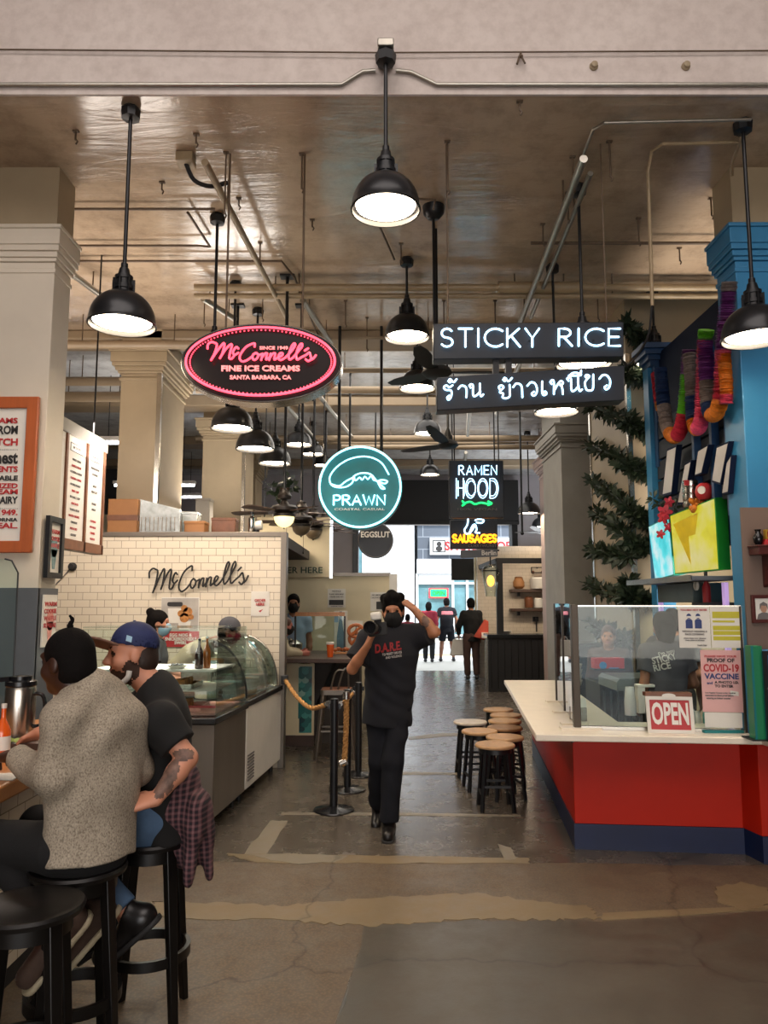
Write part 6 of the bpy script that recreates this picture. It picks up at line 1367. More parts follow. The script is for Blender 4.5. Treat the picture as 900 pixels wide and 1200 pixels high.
# open sign standing in front
zt = .82; cp = lambda px, py, z=zt: G(px, py, z)
k = (W(451, 830, 5.35)-W(450, 830, 5.35)).x; p = cp(786, 859); 
os_ = thing('open_sign', p, 'red and white framed open sign standing on the red counter', 'sign'); wS, hS = 53*k*1.0, 42*k
u_ = dA; v_ = Vector((0, .12, 1)).normalized(); c0 = p+Vector((0, -.02, 0))+v_*hS/2
MB().frame4(c0, u_, v_, wS, hS, .024, .016).build('frame', 'paper_white', os_, bevel=.002); n_ = u_.cross(v_)
MB().prism([(-wS/2+.02, -hS/2+.02), (wS/2-.02, -hS/2+.02), (wS/2-.02, hS/2-.02), (-wS/2+.02, hS/2-.02)], c0-n_*.006, u_, v_, .006).build('panel', 'red_print', os_)
mb = MB(); mb.text('OPEN', c0-n_*.006-v_*hS*.24, u_, v_, hS*.56, wS*.78, .005, .03); mb.build('lettering', 'white_print', os_)
MB().obox(c0+v_*(hS/2+.012)+Vector((0, .03, 0)), u_*wS/2, v_*.014, Vector((0, .03, 0))).build('top_box', 'wood_brown', os_, bevel=.003)
MB().prism(ell(.045, .016, 16), c0+v_*(hS/2+.004)-n_*-.004, u_, v_, .01).build('clip', 'paper_white', os_)
p = cp(681, 848); o = thing('napkin_holder', (p.x, p.y+.12, zt), 'brown napkin holder full of white napkins beside the screen post', 'napkins'); x, y = p.x+.02, p.y+.16
MB().box((x-.055, y-.05, zt), (x+.055, y+.05, zt+.10)).build('holder', 'steel_brown', o, bevel=.005); mb = MB(); [mb.box((x-.05, y-.045+.011*i, zt+.1), (x+.05, y-.039+.011*i, zt+.155+.004*(i % 3))) for i in range(8)]; mb.build('napkins', 'paper_white', o)
def cups(px, py, n, h0, r, m, label, dz):
    p = cp(px, py); o = thing('cup_stack', p, label, 'cups'); y = p.y
    for i in range(n): MB().lathe([(r, 0), (r*1.03, .004), (r*.74, h0), (0, h0)], p+Vector((0, 0, i*dz)), 20, caps=False).build('cup', m, o)
    return o
mat('clear_plastic', 'd8d8d4', .2, var=.04)
cups(739, 838, 5, .13, .045, 'clear_plastic', 'stack of upturned clear cups on the counter behind the screen', .022)
p = cp(757, 836); o = thing('paper_towels', p, 'white square stack of paper towels left of the open sign', 'towels'); MB().box((p.x-.065, p.y-.02, zt), (p.x-.005, p.y+.06, zt+.225)).box((p.x-.068, p.y-.023, zt+.205), (p.x+.075, p.y+.062, zt+.228)).build('towels', 'paper_white', o, bevel=.006)
p = cp(818, 852); bottle('sanitizer_bottle', p.x, p.y+.14, zt, .17, .038, 'clear_plastic', 'clear pump bottle right of the open sign', 'white_paint', neck=.35); MB().tube([(p.x, p.y+.14, zt+.17), (p.x, p.y+.14, zt+.225), (p.x-.02, p.y+.12, zt+.225)], .007).build('pump', 'white_paint', [o for o in COL.objects if o.name.startswith('sanitizer_bottle')][0])
p = cp(836, 851); bottle('drops_bottle', p.x+.006, p.y+.13, zt, .12, .026, 'teal_plastic', 'small teal bottle with white cap under the pink notice', 'white_paint', neck=.6); bottle('drops_bottle', p.x-.05, p.y+.15, zt, .085, .024, 'white_paint', 'small white bottle left of the teal bottle', 'white_paint', neck=.6)
p = cp(846, 858); o = thing('card_tray', p, 'flat dark tray lying on the counter under the pink notice', 'tray'); MB().ring(rrect(.27, .07, .01), rrect(.255, .055, .008), (p.x, p.y-.01, zt+.02), (1, 0, 0), (0, 1, 0), .02).prism(rrect(.26, .06, .01), (p.x, p.y-.01, zt+.005), (1, 0, 0), (0, 1, 0), .004).build('tray', 'teal_face', o); MB().box((p.x-.06, p.y-.02, zt+.006), (p.x+.08, p.y+.005, zt+.012)).build('pen', 'black_metal', o)
# green and blue boxes on the step
gx = [SX(876, 800, 2.48), ]
def frontbox(name, px0, px1, py0, Y, d, m, label, cat='box'):
    a, b = W(px0, py0, Y), W(px1, py0, Y); o = thing(name, (a.x, Y, zt), label, cat); MB().box((a.x, Y, zt), (b.x, Y+d, a.z)).build('body', m, o, bevel=.004); return o, a, b
mat('green_paint', '1f7a50', .35, var=.05); mat('sky_paint', '2f7ab0', .35, var=.06)
o, a, b = frontbox('green_stand', 880, 893, 757, 5.06, .09, 'green_paint', 'green upright stand on the counter step at the right edge', 'stand'); MB().box((a.x-.004, 5.055, zt), (a.x+.01, 5.06, a.z)).build('edge', 'teal_face', o); MB().box((a.x-.03, 5.04, zt), (b.x, 5.2, zt+.008)).build('foot', 'black_metal', o)
o, a, b = frontbox('blue_stand', 896, 930, 763, 5.02, .2, 'sky_paint', 'blue box in a dark frame at the right edge of the counter', 'stand'); MB().frame4(((a.x+b.x)/2, 5.015, (zt+a.z)/2), *XZ, b.x-a.x+.02, a.z-zt, .025, .02).build('frame', 'black_metal', o); MB().box((a.x, 5.012, lerp(zt, a.z, .58)), (b.x, 5.018, lerp(zt, a.z, .60))).build('shelf_edge', 'steel', o)
# inside the stall
o = thing('drinks_cooler', (2.15, 6.6, 0), 'dark low cooler with a rounded grey lid behind the counter', 'cooler'); a, b = W(692, 795, 6.9), W(752, 795, 6.9); a.x = 1.93
MB().box((a.x, 7.0, 0), (b.x+.1, 7.5, a.z-.05)).build('cabinet', 'black_matte', o, bevel=.01); mat('cooler_grey', '5a605e', .4, .3)
MB().prism([(a.x-.02, 0)]+[(a.x-.02, .07), (a.x+.01, .1), (b.x+.1, .1), (b.x+.12, .07), (b.x+.12, 0)], (0, 6.97, a.z-.055), *XZ, -.55).build('lid', 'cooler_grey', o)
mb = MB(); [mb.box((a.x+.03+.06*i, 6.995, .3), (a.x+.045+.06*i, 7.0, a.z-.12)) for i in range(8)]; mb.build('louvres', 'cooler_grey', o)
a, b = W(677, 792, 7.2), W(724, 774, 7.2); o = thing('red_box', (a.x, 7.55, 0), 'red box with a blue mark standing on the dark cooler', 'box'); zl = W(0, 795, 6.9).z+.045; MB().box((1.94, 7.2, zl), (b.x+.06, 7.32, b.z+.02)).build('panel', 'red_print', o, bevel=.004); MB().box((1.93, 7.19, zl), (b.x+.07, 7.33, zl+.015)).build('foot', 'black_matte', o); c = Vector((2.02, 7.196, (zl+b.z)/2)); mb = MB().prism(ell(.035, .035, 9), c, *XZ, .003); mb.text('takeaway', c+Vector((.10, 0, -.03)), *XZ, .014, .09, .003, .02); mb.build('printed_mark', 'sky_paint', o)
o = thing('stacked_containers', (2.0, 8.2, .82), 'pale stacked containers at the far end of the red counter', 'containers'); x, y = W(676, 800, 8.4).x-.02, 8.4
for i in range(4): MB().lathe([(.065, 0), (.08, .05), (.083, .055), (.0, .056)], (x, y, .82+.056*i), 20).build('container', 'counter_top', o)
a = W(697, 770, 8.6); o = thing('oven', (a.x, 8.6, 0), 'dark oven unit beyond the counter beside the cream column', 'oven'); MB().box((a.x-.25, 8.6, 0), (a.x+.1, 9.2, a.z+.12)).build('body', 'black_matte', o, bevel=.008); MB().box((a.x-.24, 8.585, a.z-.02), (a.x+.09, 8.6, a.z)).build('handle', 'steel', o); MB().box((a.x-.27, 8.58, a.z+.12), (a.x+.12, 9.2, a.z+.15)).build('worktop', 'steel', o)

# the blue side wall of the stall with boards, garlands, screens
XB = 2.62
mat('slat_grey', '30343c', .7, var=.1, spec=.2); mat('board_light', 'b0aca8', .35, var=.15, vscale=3)
def sidepoly(pts, X=XB, d=.05):                                        # outline seen at pixels on the plane x = X, given thickness
    P = [SX(x, y, X) for x, y in pts]; n = len(P)
    ar = sum((P[i].y*P[(i+1) % n].z-P[(i+1) % n].y*P[i].z) for i in range(n))
    if ar > 0: P = P[::-1]
    mb = MB(); mb.add(P+[p+Vector((d, 0, 0)) for p in P], [tuple(range(n)), tuple(range(2*n-1, n-1, -1))]+[(i, n+i, n+(i+1) % n, (i+1) % n) for i in range(n)]); return mb
yf = W(771, 500, 7.45).y
struct(MB().box((XB+.068, 5.8, 2.15), (XB+.14, 7.35, 4.12)), 'wall_booth', 'navy_paint')
struct(MB().box((XB-.02, 7.36, 0), (XB+.16, 7.50, 4.0)), 'trim_booth', 'blue_paint')
zc_ = W(765, 385, 7.4).z; mb = MB()
for i, (dz, o_) in enumerate(((0, .02), (.05, .05), (.10, .085), (.15, .12))): mb.box((XB-o_, 7.30-o_, 4.0+dz), (4.0, 7.52, 4.05+dz))
struct(mb, 'trim_cornice', 'blue_deep')
struct(MB().box((XB+.02, 7.28, 3.0), (3.6, 7.36, 4.0)), 'wall_booth_end', 'blue_deep')
o = thing('slatted_panel', (XB, 6.4, 2.3), 'dark grey slatted panel on the blue stall side behind the tilted boards', 'panel')
for i in range(5):
    z0 = 2.5+i*.19; MB().box((XB+.03, 5.82, z0), (XB+.06, 7.34, z0+.165)).build('slat', 'slat_grey', o)
for px in (813, 834, 852):
    q_ = SX(px, 520, XB-.02); lb = {813: 'farthest thin blue upright in front of the slatted panel', 834: 'middle thin blue upright in front of the slatted panel', 852: 'nearest thin blue upright in front of the slatted panel'}[px]
    tag(MB().box((XB-.03, q_.y-.025, 2.35), (XB+.03, q_.y+.02, 3.75)).build('blue_upright', 'blue_deep'), lb, 'post', 'thin blue uprights on the slatted panel')
BD = [(((782, 526), (793, 521), (787, 579), (776, 582)), 'farthest tilted menu board, fully lit, left of the silver tins'), (((818, 528), (830, 521), (822, 555), (814, 558)), 'tilted menu board right behind the silver tins'), (((840, 523), (854, 517), (844, 568), (834, 565)), 'tilted menu board above the red round doll'), (((803, 543), (810, 539), (801, 591), (794, 591)), 'dim tilted menu board left behind the silver tins'), (((852, 541), (857, 533), (853, 578), (846, 580)), 'nearest tilted menu board beside the blue pillar')]
for (pts, lb) in BD:
    o = thing('tilted_board', SX(*pts[3], XB-.06), lb, 'board', 'tilted menu boards over the stall'); P = [SX(x, y, XB-.10) for x, y in pts]
    nr = (P[1]-P[0]).cross(P[3]-P[0]).normalized(); nr = -nr if nr.y > 0 or nr.x > 0 else nr
    mb = MB(); B2 = [p-nr*.05 for p in P]; mb.add(P+B2, [(0,1,2,3),(7,6,5,4),(0,4,5,1),(1,5,6,2),(2,6,7,3),(3,7,4,0)]); mb.build('case', 'navy_paint', o)
    c_ = sum(P, Vector())/4; Q = [c_+(p-c_)*.9+nr*.002 for p in P]; mb = MB(); mb.add(Q+[q__-nr*.001 for q__ in Q], [(0,1,2,3),(7,6,5,4),(0,4,5,1),(1,5,6,2),(2,6,7,3),(3,7,4,0)]); mb.build('printed_face', 'board_light', o)
# tinsel garlands
for nm, c in (('t_red', 'b8283c'), ('t_orange', 'c8741c'), ('t_green', '5cae1c'), ('t_purple', '6a2a70'), ('t_grey', '8a7c74'), ('t_navy', '243a62'), ('t_pink', 'd0486a'), ('t_white', 'b4a8a4')): mat(nm, c, .55, var=.3, vscale=40)
TM = ['t_red', 't_orange', 't_green', 't_purple', 't_grey', 't_navy', 't_pink', 't_white']
def tinsel(pts, segs, label, r=.055, X=XB-.15):
    P = catmull([SX(x, y, X) for x, y in pts], 26); t = thing('tinsel_garland', P[0], label, 'garland', 'coloured tinsel garlands on the blue stall'); n = len(P); rr = random.Random(len(label))
    tot = sum(s_[1] for s_ in segs); i0 = 0
    for m, f in segs:
        i1 = min(n-1, i0+max(2, int(round(f/tot*(n-1))))); Q = P[i0:i1+1]; QQ = []; rs = []
        for i in range(len(Q)-1):
            for j in range(3): QQ.append(lerp(Q[i], Q[i+1], j/3)); rs.append(r*(.62 if j == 0 else rr.uniform(.92, 1.12)))
        QQ.append(Q[-1]); rs.append(r*.7)
        if len(QQ) > 2: MB().tube(QQ, rs, 12).build('tinsel_length', m, t, sharp=20)
        i0 = i1
tinsel([(768, 437), (771, 462), (774, 480)], [('t_red', 3), ('t_orange', 1)], 'short tinsel garland hanging farthest left on the blue stall', .04)
tinsel([(774, 432), (777, 470), (782, 500), (790, 512), (798, 502), (803, 470), (806, 430), (808, 408)], [('t_navy', 2), ('t_grey', 2), ('t_orange', 2), ('t_red', 2), ('t_green', 2), ('t_purple', 2)], 'looped tinsel garland with an orange bottom, second from the left')
tinsel([(808, 415), (811, 450), (812, 485), (816, 502), (822, 490), (824, 440), (826, 400), (828, 386)], [('t_grey', 3), ('t_navy', 2), ('t_orange', 2), ('t_pink', 5), ('t_red', 1), ('t_green', 2)], 'looped tinsel garland with a pink right side and green top')
tinsel([(826, 398), (828, 440), (830, 475), (836, 486), (843, 474), (846, 440), (848, 400), (853, 350), (855, 330)], [('t_purple', 3), ('t_grey', 2), ('t_navy', 2), ('t_orange', 4), ('t_red', 2), ('t_pink', 2), ('t_purple', 4), ('t_white', 2)], 'tallest looped tinsel garland rising to a white tip by the blue pillar')
tinsel([(848, 415), (851, 450), (851, 473)], [('t_orange', 3), ('t_pink', 1)], 'short orange tinsel length nearest the blue pillar', .045)
# shelf, screens and the small things on top
q0, q1 = SX(765, 680, XB-.25), SX(856, 671, XB-.25)
sh = thing('booth_shelf', (XB-.2, 6.4, q0.z-.04), 'grey blue shelf board under the two lit screens', 'shelf'); y_n, y_f = 5.83, 7.36; zs = W(0, 677, 6.3).z
MB().box((XB-.30, y_n, zs-.035), (XB+.06, y_f, zs)).build('board', 'slate_grey', sh, bevel=.004); MB().box((XB-.305, y_n, zs-.04), (XB-.29, y_f, zs+.005)).build('edge', 'steel', sh)
emit('tv_yellow', 'e0d22a', .72); emit('tv_cyan', '5ce0e6', .85)
t = NT('screen_yellow'); n1 = t.noise(3, 3, .5, t.obj()); c_ = t.ramp(n1.outputs['Fac'], [(.35, 'c8b81e'), (.5, 'e2d838'), (.7, 'e8dca0')]); t.base((.02, .02, .02, 1)); t.l(c_, t.b.inputs['Emission Color']); t.b.inputs['Emission Strength'].default_value = .78; t.b.inputs['Roughness'].default_value = .15
t = NT('screen_cyan'); n1 = t.noise(5, 3, .5, t.obj()); c_ = t.ramp(n1.outputs['Fac'], [(.3, '28c8d0'), (.5, '5ce4ec'), (.7, 'd8f2f4')]); t.base((.02, .02, .02, 1)); t.l(c_, t.b.inputs['Emission Color']); t.b.inputs['Emission Strength'].default_value = .9; t.b.inputs['Roughness'].default_value = .15
mat('tv_green', '1f8a2c', .4); mat('tv_teal', '2a9c8c', .4)
def tv(pts, Yn, Yf, m, cm, label, depth=.10):
    # corners near-top.. given as pixels: far-top, near-top, near-bottom, far-bottom
    P = [W(*pts[0], Yf), W(*pts[1], Yn), W(*pts[2], Yn), W(*pts[3], Yf)]; n_ = (P[1]-P[0]).cross(P[3]-P[0]).normalized()
    if n_.y > 0: n_ = -n_
    o = thing('lit_screen', P[3], label, 'screen'); B2 = [p-n_*depth for p in P]
    mb = MB(); mb.add(P+B2, [(0,1,2,3),(7,6,5,4),(0,4,5,1),(1,5,6,2),(2,6,7,3),(3,7,4,0)]); mb.build('case', cm, o)
    c_ = sum(P, Vector())/4; Q = [c_+(p-c_)*.965+n_*.003 for p in P]; mb = MB(); mb.add(Q+[x-n_*.002 for x in Q], [(0,1,2,3),(7,6,5,4),(0,4,5,1),(1,5,6,2),(2,6,7,3),(3,7,4,0)]); mb.build('display', m, o); return o, P
tvy, PY = tv([(785, 604), (838, 583), (843, 668), (791, 673)], 5.95, 6.62, 'screen_yellow', 'tv_green', 'large yellow lit screen in a green case on the stall shelf', .10)
tvc, PC = tv([(760, 617), (783.5, 605), (790, 674), (768, 680)], 6.72, 7.25, 'screen_cyan', 'tv_teal', 'cyan lit screen in a teal case left of the yellow one')
mb = MB(); c_ = sum(PY, Vector())/4; e1 = (PY[1]-PY[0]).normalized(); e2 = (PY[0]-PY[3]).normalized(); nn = e1.cross(e2).normalized(); nn = nn if nn.y < 0 else -nn
mat('screen_art', 'd8c018', .4); mb.prism([(-.28, .18), (.10, .20), (-.05, -.22)], c_+nn*.006, e1, e2, .002); mb.build('printed_wedge', 'screen_art', tvy)
# on top of the yellow screen: tins, red doll, yellow tuft, flowers
p = W(808, 592, 6.35); o = thing('tin_stack', (2.36, 6.36, p.z-.02), 'stack of silver tins on top of the yellow screen', 'tins'); k = (W(451, 580, 6.35)-W(450, 580, 6.35)).x; zb_ = p.z-.02
for i in range(4): MB().lathe([(9*k, 0), (9.4*k, .01), (9.4*k, 7.2*k), (8.6*k, 7.6*k), (8.6*k, 8*k), (0, 8*k)], (p.x+.02, 6.36, zb_+i*8*k), 24).build('tin', 'steel', o)
MB().box((p.x-.06, 6.285, zb_+25*k), (p.x-.02, 6.295, zb_+31*k)).build('red_label', 'red_print', o)
p = W(828, 578, 6.1); o = thing('red_doll', p, 'round red doll with a pale face on top of the yellow screen', 'doll'); r_ = 10*k; c = p+Vector((.0, .04, .02))
MB().lathe([(r_*.6, -r_*.95), (r_*.95, -r_*.5), (r_*1.02, 0), (r_*.85, r_*.6), (r_*.45, r_*.95), (0, r_*1.02)], c, 24).build('body', 'red_print', o); MB().prism(ell(r_*.42, r_*.46, 18), c+Vector((-r_*.66, -r_*.80, r_*.05)), (.78, -.62, 0), (0, 0, 1), .02).build('face', 'paper_white', o)
p = W(812, 596, 6.3); o = thing('yellow_tuft', p, 'small gold tuft ornament at the top edge of the yellow screen', 'ornament'); rr = random.Random(4)
mb = MB(); [mb.ball((p.x+rr.uniform(-.05, .05), 6.22+rr.uniform(-.03, .03), p.z+rr.uniform(-.03, .06)), rr.uniform(.012, .026), 8) for i in range(22)]; mb.build('tuft', 't_orange', o)
p = W(779, 600, 6.75); o = thing('flower_ornament', p, 'hanging red flower ornament between the two lit screens', 'ornament'); rr = random.Random(8)
mb = MB()
for (x, y, r_) in ((779, 600, .05), (784, 588, .035), (777, 607, .04), (783, 618, .03), (774, 626, .03)):
    c = W(x, y, 6.66); [mb.prism(ell(r_*.45, r_*.75, 8), c+Vector((r_*.7*math.cos(a), 0, r_*.7*math.sin(a))), (math.cos(a+1.57), .3, math.sin(a+1.57)), (math.cos(a), 0, math.sin(a)), .006) for a in [j*1.257 for j in range(5)]]; mb.ball(c, r_*.35, 8)
mb.build('petals', 't_red', o); mb = MB(); mb.tube([W(784, 585, 6.68), W(779, 600, 6.68), W(783, 618, 6.68), W(774, 628, 6.68)], .006); mb.build('string', 'black_print', o)
mat('leaf_dark', '1f2e19', .6, var=.4, vscale=12)
def leafmesh(P, n, rad, size, seed, m, par, name):
    rr = random.Random(seed); mb = MB()
    for i in range(n):
        p = P[min(len(P)-1, int(i/n*len(P)))]; d = Vector((rr.gauss(0, 1), rr.gauss(0, 1), rr.gauss(0, 1))).normalized(); b = p+d*rad*rr.uniform(.1, .75); s_ = size*rr.uniform(.7, 1.3); e = d.orthogonal().normalized()
        e = (Matrix.Rotation(rr.uniform(0, 6.28), 3, d) @ e); g = d.cross(e)
        mb.add([b, b+d*s_*.45+e*s_*.24+g*s_*.05, b+d*s_, b+d*s_*.45-e*s_*.24+g*s_*.05], [(0, 1, 2), (0, 2, 3)])
    o = mb.build(name, m, par, sharp=80); return o
leafmesh([W(x, y, 6.7) for x, y in ((766, 584), (772, 590), (780, 596), (790, 594), (798, 590))], 60, .04, .06, 2, 'leaf_dark', o, 'leaves')
# below the shelf
o = thing('control_box', (XB, 6.5, 1.7), 'grey green cabinet with a white round port under the stall shelf', 'cabinet'); mat('box_teal', '4e5c5c', .45)
a = SX(783, 690, XB+.0); b = SX(826, 690, XB)
MB().box((XB-.10, b.y, 1.70), (XB+.15, a.y, zs-.04)).build('body', 'box_teal', o, bevel=.006); c = SX(817, 686, XB-.10); MB().lathe([(.022, 0), (.04, 0), (.042, .015), (.024, .02), (.022, 0)], (XB-.10, c.y, c.z), 20, ax=(-1, 0, 0), caps=False).build('port', 'white_paint', o)
struct(MB().box((3.9, 5.82, 0), (4.0, 7.84, 2.15)), 'wall_booth_low', 'wall_dark')
emit('violet_strip', 'c0a0dc', .55)
for px, lb in ((775, 'lit pale violet strip at the far end below the stall shelf'), (862, 'lit pale violet strip by the blue pillar below the stall shelf')):
    c = SX(px, 692, XB-.02); y_ = min(max(c.y, 5.86), 7.30); tag(MB().box((XB-.045, y_-.025, .9), (XB-.015, y_+.025, zs-.05)).build('light_strip', 'violet_strip'), lb, 'light')
o = thing('red_bottle', (XB, 6.1, 1.62), 'red thing standing beside the grey green cabinet', 'bottle'); p = SX(833, 706, XB-.03); bottle_h = .24
MB().lathe([(.03, 0), (.032, .12), (.012, .17), (.012, .23), (0, .232)], (XB-.06, p.y, p.z), 16).build('body', 'red_print', o); MB().lathe([(.014, .20), (.014, .245), (0, .246)], (XB-.06, p.y, p.z), 12).build('cap', 'black_metal', o)
tag(MB().box((XB-.12, 5.95, p.z-.03), (XB+.14, b.y-.02, p.z)).build('bottle_shelf', 'black_matte'), 'small dark ledge under the red bottle', 'shelf')
# right edge: shelf with ornaments and a framed picture on the taupe wall
mat('mahogany', '4a1c18', .35, var=.15, vscale=10)
Yw = 5.33; pa = W(877, 640, Yw); pb = W(877, 651, Yw)
o = thing('wall_shelf', (pa.x+.2, Yw, pb.z), 'dark red wooden shelf with a bracket at the right edge', 'shelf')
MB().box((pa.x, Yw-.14, pb.z), (pa.x+.5, Yw, pa.z)).box((pa.x-.01, Yw-.15, pa.z-.012), (pa.x+.5, Yw, pa.z)).build('board', 'mahogany', o, bevel=.003)
xb_ = W(898, 660, Yw).x; MB().prism([(0, 0), (-.12, 0), (-.115, -.05), (-.05, -.10), (-.03, -.2), (0, -.22)], (xb_, Yw, pb.z), (0, 1, 0), (0, 0, 1), .03).build('bracket', 'mahogany', o)
q_ = W(889, 640, Yw-.08); o = thing('vase', (q_.x, Yw-.08, pa.z), 'small dark vase on the red wooden shelf', 'vase'); MB().lathe([(.016, 0), (.03, .02), (.034, .055), (.018, .085), (.016, .095), (.024, .108), (.020, .108), (.012, .09)], (q_.x, Yw-.08, pa.z), 20).build('vase', 'black_gloss', o)
q_ = W(900, 640, Yw-.08); o = thing('shrine_ornament', (q_.x, Yw-.08, pa.z), 'red and gold ornament beside the dark vase on the shelf', 'ornament'); mat('gold', 'd8b040', .3, .7)
MB().box((q_.x-.045, Yw-.12, pa.z), (q_.x+.06, Yw-.03, pa.z+.022)).box((q_.x-.035, Yw-.11, pa.z+.022), (q_.x+.05, Yw-.04, pa.z+.04)).build('base', 'red_print', o); MB().frame4((q_.x+.005, Yw-.10, pa.z+.075), *XZ, .055, .065, .012, .03).build('gold_frame', 'gold', o); MB().box((q_.x-.02, Yw-.085, pa.z+.045), (q_.x+.03, Yw-.08, pa.z+.105)).build('panel', 'red_print', o)
a, b = W(880.5, 730, Yw), W(925, 697, Yw); o = thing('framed_photo', ((a.x+b.x)/2, Yw, a.z), 'framed portrait photograph on the taupe wall at the right edge', 'picture'); cx_, cz_ = (a.x+b.x)/2, (a.z+b.z)/2
MB().frame4((cx_, Yw-.025, cz_), *XZ, b.x-a.x, b.z-a.z, .024, .02).build('frame', 'mahogany', o, bevel=.003); MB().box((a.x+.015, Yw-.015, a.z+.015), (b.x-.015, Yw-.008, b.z-.015)).build('print', 'paper_white', o)
c = W(895, 713, Yw-.017); mb = MB(); mb.prism(ell(.022, .030, 18), c, *XZ, .001); mat('print_skin', 'b08870', .6); mb.build('printed_face', 'print_skin', o); mb = MB(); mb.prism([(-.028, -.01), (-.026, .03), (0, .046), (.026, .03), (.028, -.01), (.018, .018), (-.016, .02)], c+Vector((0, -.001, 0)), *XZ, .001); mb.prism([(-.05, -.075), (.06, -.075), (.05, -.04), (.015, -.028), (-.015, -.028), (-.04, -.04)], c+Vector((0, -.001, 0)), *XZ, .001); mb.build('printed_hair', 'grey_print', o)

# evergreen garlands on the cream column
def greenery(pts, label, n=110, seed=1, r=.075):
    P = []
    for (x, y) in pts:
        P.append(SX(x, y, 2.47) if x < 741 else W(x, y, 7.76))
    P = catmull(P, 8); t = thing('evergreen_garland', P[0], label, 'garland', 'evergreen garlands wound round the cream column')
    MB().tube(P, .012, 6).build('wire', 'leaf_dark', t); leafmesh(P, n*7, r, .10, seed, 'leaf_dark', t, 'leaves')
GR = [([(733, 378), (744, 392), (760, 402)], 'evergreen tuft sticking out right of the white neon letter sign'), ([(732, 437), (750, 440), (768, 448)], 'evergreen garland at the end of the tilted neon sign'), ([(694, 476), (728, 490), (744, 500), (768, 507)], 'uppermost full evergreen garland crossing the cream column'), ([(692, 522), (728, 538), (744, 550), (769, 556)], 'second full evergreen garland crossing the cream column'), ([(693, 564), (725, 585), (746, 605), (768, 612)], 'third full evergreen garland crossing the cream column'), ([(697, 598), (728, 620), (744, 640), (766, 641)], 'fourth full evergreen garland ending behind the cyan screen'), ([(694, 644), (718, 650), (738, 652)], 'short evergreen garland on the shaded side of the cream column'), ([(691, 684), (712, 695), (738, 700), (752, 702), (768, 706)], 'lowest evergreen garland just above the counter screen'), ([(735, 680), (737, 692), (740, 700)], 'upright evergreen sprig above the counter screen'), ([(693, 732), (712, 742), (726, 752), (734, 748)], 'evergreen garland seen through the counter screen')]
for i, (pts, lb) in enumerate(GR): greenery(pts, lb, 30 if i in (0, 8) else 60, i)

# ---------------------------------------------------------------- corner kiosk down the hall
Yk = 15.0; kx0, kx1 = W(572, 750, Yk).x, W(700, 750, Yk).x; z_ = lambda py, Y=Yk: W(0, py, Y).z
kc = thing('kiosk_counter', ((kx0+kx1)/2, Yk, 0), 'black fronted kiosk counter down the hall', 'counter')
MB().box((kx0, Yk, 0), (kx1, Yk+.5, z_(748))).build('front', 'black_matte', kc, bevel=.006); MB().box((kx0-.02, Yk-.03, z_(748)), (kx1, Yk+.55, z_(743.5))).build('worktop', 'black_gloss', kc, bevel=.006)
mb = MB(); [mb.box((kx0+.05+i*.13, Yk-.006, .06), (kx0+.06+i*.13, Yk, z_(750))) for i in range(14)]; mb.build('grooves', 'black_gloss', kc)
slab(MB(), [(kx0-.05, Yk+.05), (kx0, Yk+.05), (kx0+.34, Yk+2.75), (kx0+.29, Yk+2.75)], 0, z_(748)).build('end_panel', 'steel', kc); slab(MB(), [(kx0-.12, Yk+.02), (kx0+.02, Yk+.02), (kx0+.36, Yk+2.75), (kx0+.22, Yk+2.75)], z_(748), z_(746)).build('side_ledge', 'counter_top', kc)
kf = thing('kiosk_canopy', ((kx0+kx1)/2, Yk, 1.0), 'black beam and post frame of the kiosk down the hall', 'frame'); xp = W(586, 700, Yk).x; xe = W(701, 700, Yk).x
MB().box((xp-.06, Yk+.0, z_(743.5)), (xp+.06, Yk+.12, z_(655))).build('post', 'black_matte', kf); MB().box((xp-.06, Yk-.01, z_(660)), (xe, Yk+.13, z_(654))).build('beam', 'black_matte', kf); MB().box((xp-.06, Yk+.13, z_(660)), (xp+.06, Yk+3.9, z_(654))).build('side_beam', 'black_matte', kf); MB().box((xe-.06, Yk, z_(743.5)), (xe, Yk+.1, z_(650))).build('end_post', 'steel', kf)
struct(MB().box((xp-.1, 17.8, 0), (5.2, 17.95, 3.0)), 'wall_kiosk', 'kiosk_tile')
MB_ = MB().box((W(670, 700, 17.7).x, 17.70, 1.0), (W(705, 700, 17.7).x+.5, 17.79, z_(692, 17.7))); struct(MB_, 'wall_kiosk_low', 'slate_grey')
struct(MB().box((W(556, 700, 18.4).x, 18.3, 0), (W(578, 700, 18.4).x, 18.45, z_(650, 18.4))), 'wall_kiosk_side', 'wall_creamy')
for i, (px0, px1, py, lb) in enumerate(((599, 657, 690.5, 'upper dark wooden shelf on the kiosk wall'), (599, 650, 713, 'lower dark wooden shelf on the kiosk wall'))):
    a, b = W(px0, py, 17.5), W(px1, py, 17.5); o = thing('kiosk_shelf', (a.x, 17.6, a.z), lb, 'shelf'); MB().box((a.x, 17.5, a.z-.07), (b.x, 17.8, a.z)).build('board', 'wood_dark', o, bevel=.008); mb = MB(); [mb.box((x-.02, 17.62, a.z-.16), (x+.02, 17.8, a.z-.07)) for x in (a.x+.2, b.x-.2)]; mb.build('bracket', 'black_metal', o)
def onk(name, px, py, w_, h_, m, lb, cat, prof=None):
    a = W(px, py, 17.62); o = thing(name, a, lb, cat); prof = prof or [(.5, 0), (.52, .05), (.52, .85), (.4, .95), (.42, 1.0), (0, 1.0)]
    MB().lathe([(r_*w_, z*h_) for r_, z in prof], a, 16).build('body', m, o); MB().lathe([(w_*.3, h_), (w_*.3, h_*1.06), (0, h_*1.07)], a, 12).build('lid', 'wood_brown', o)
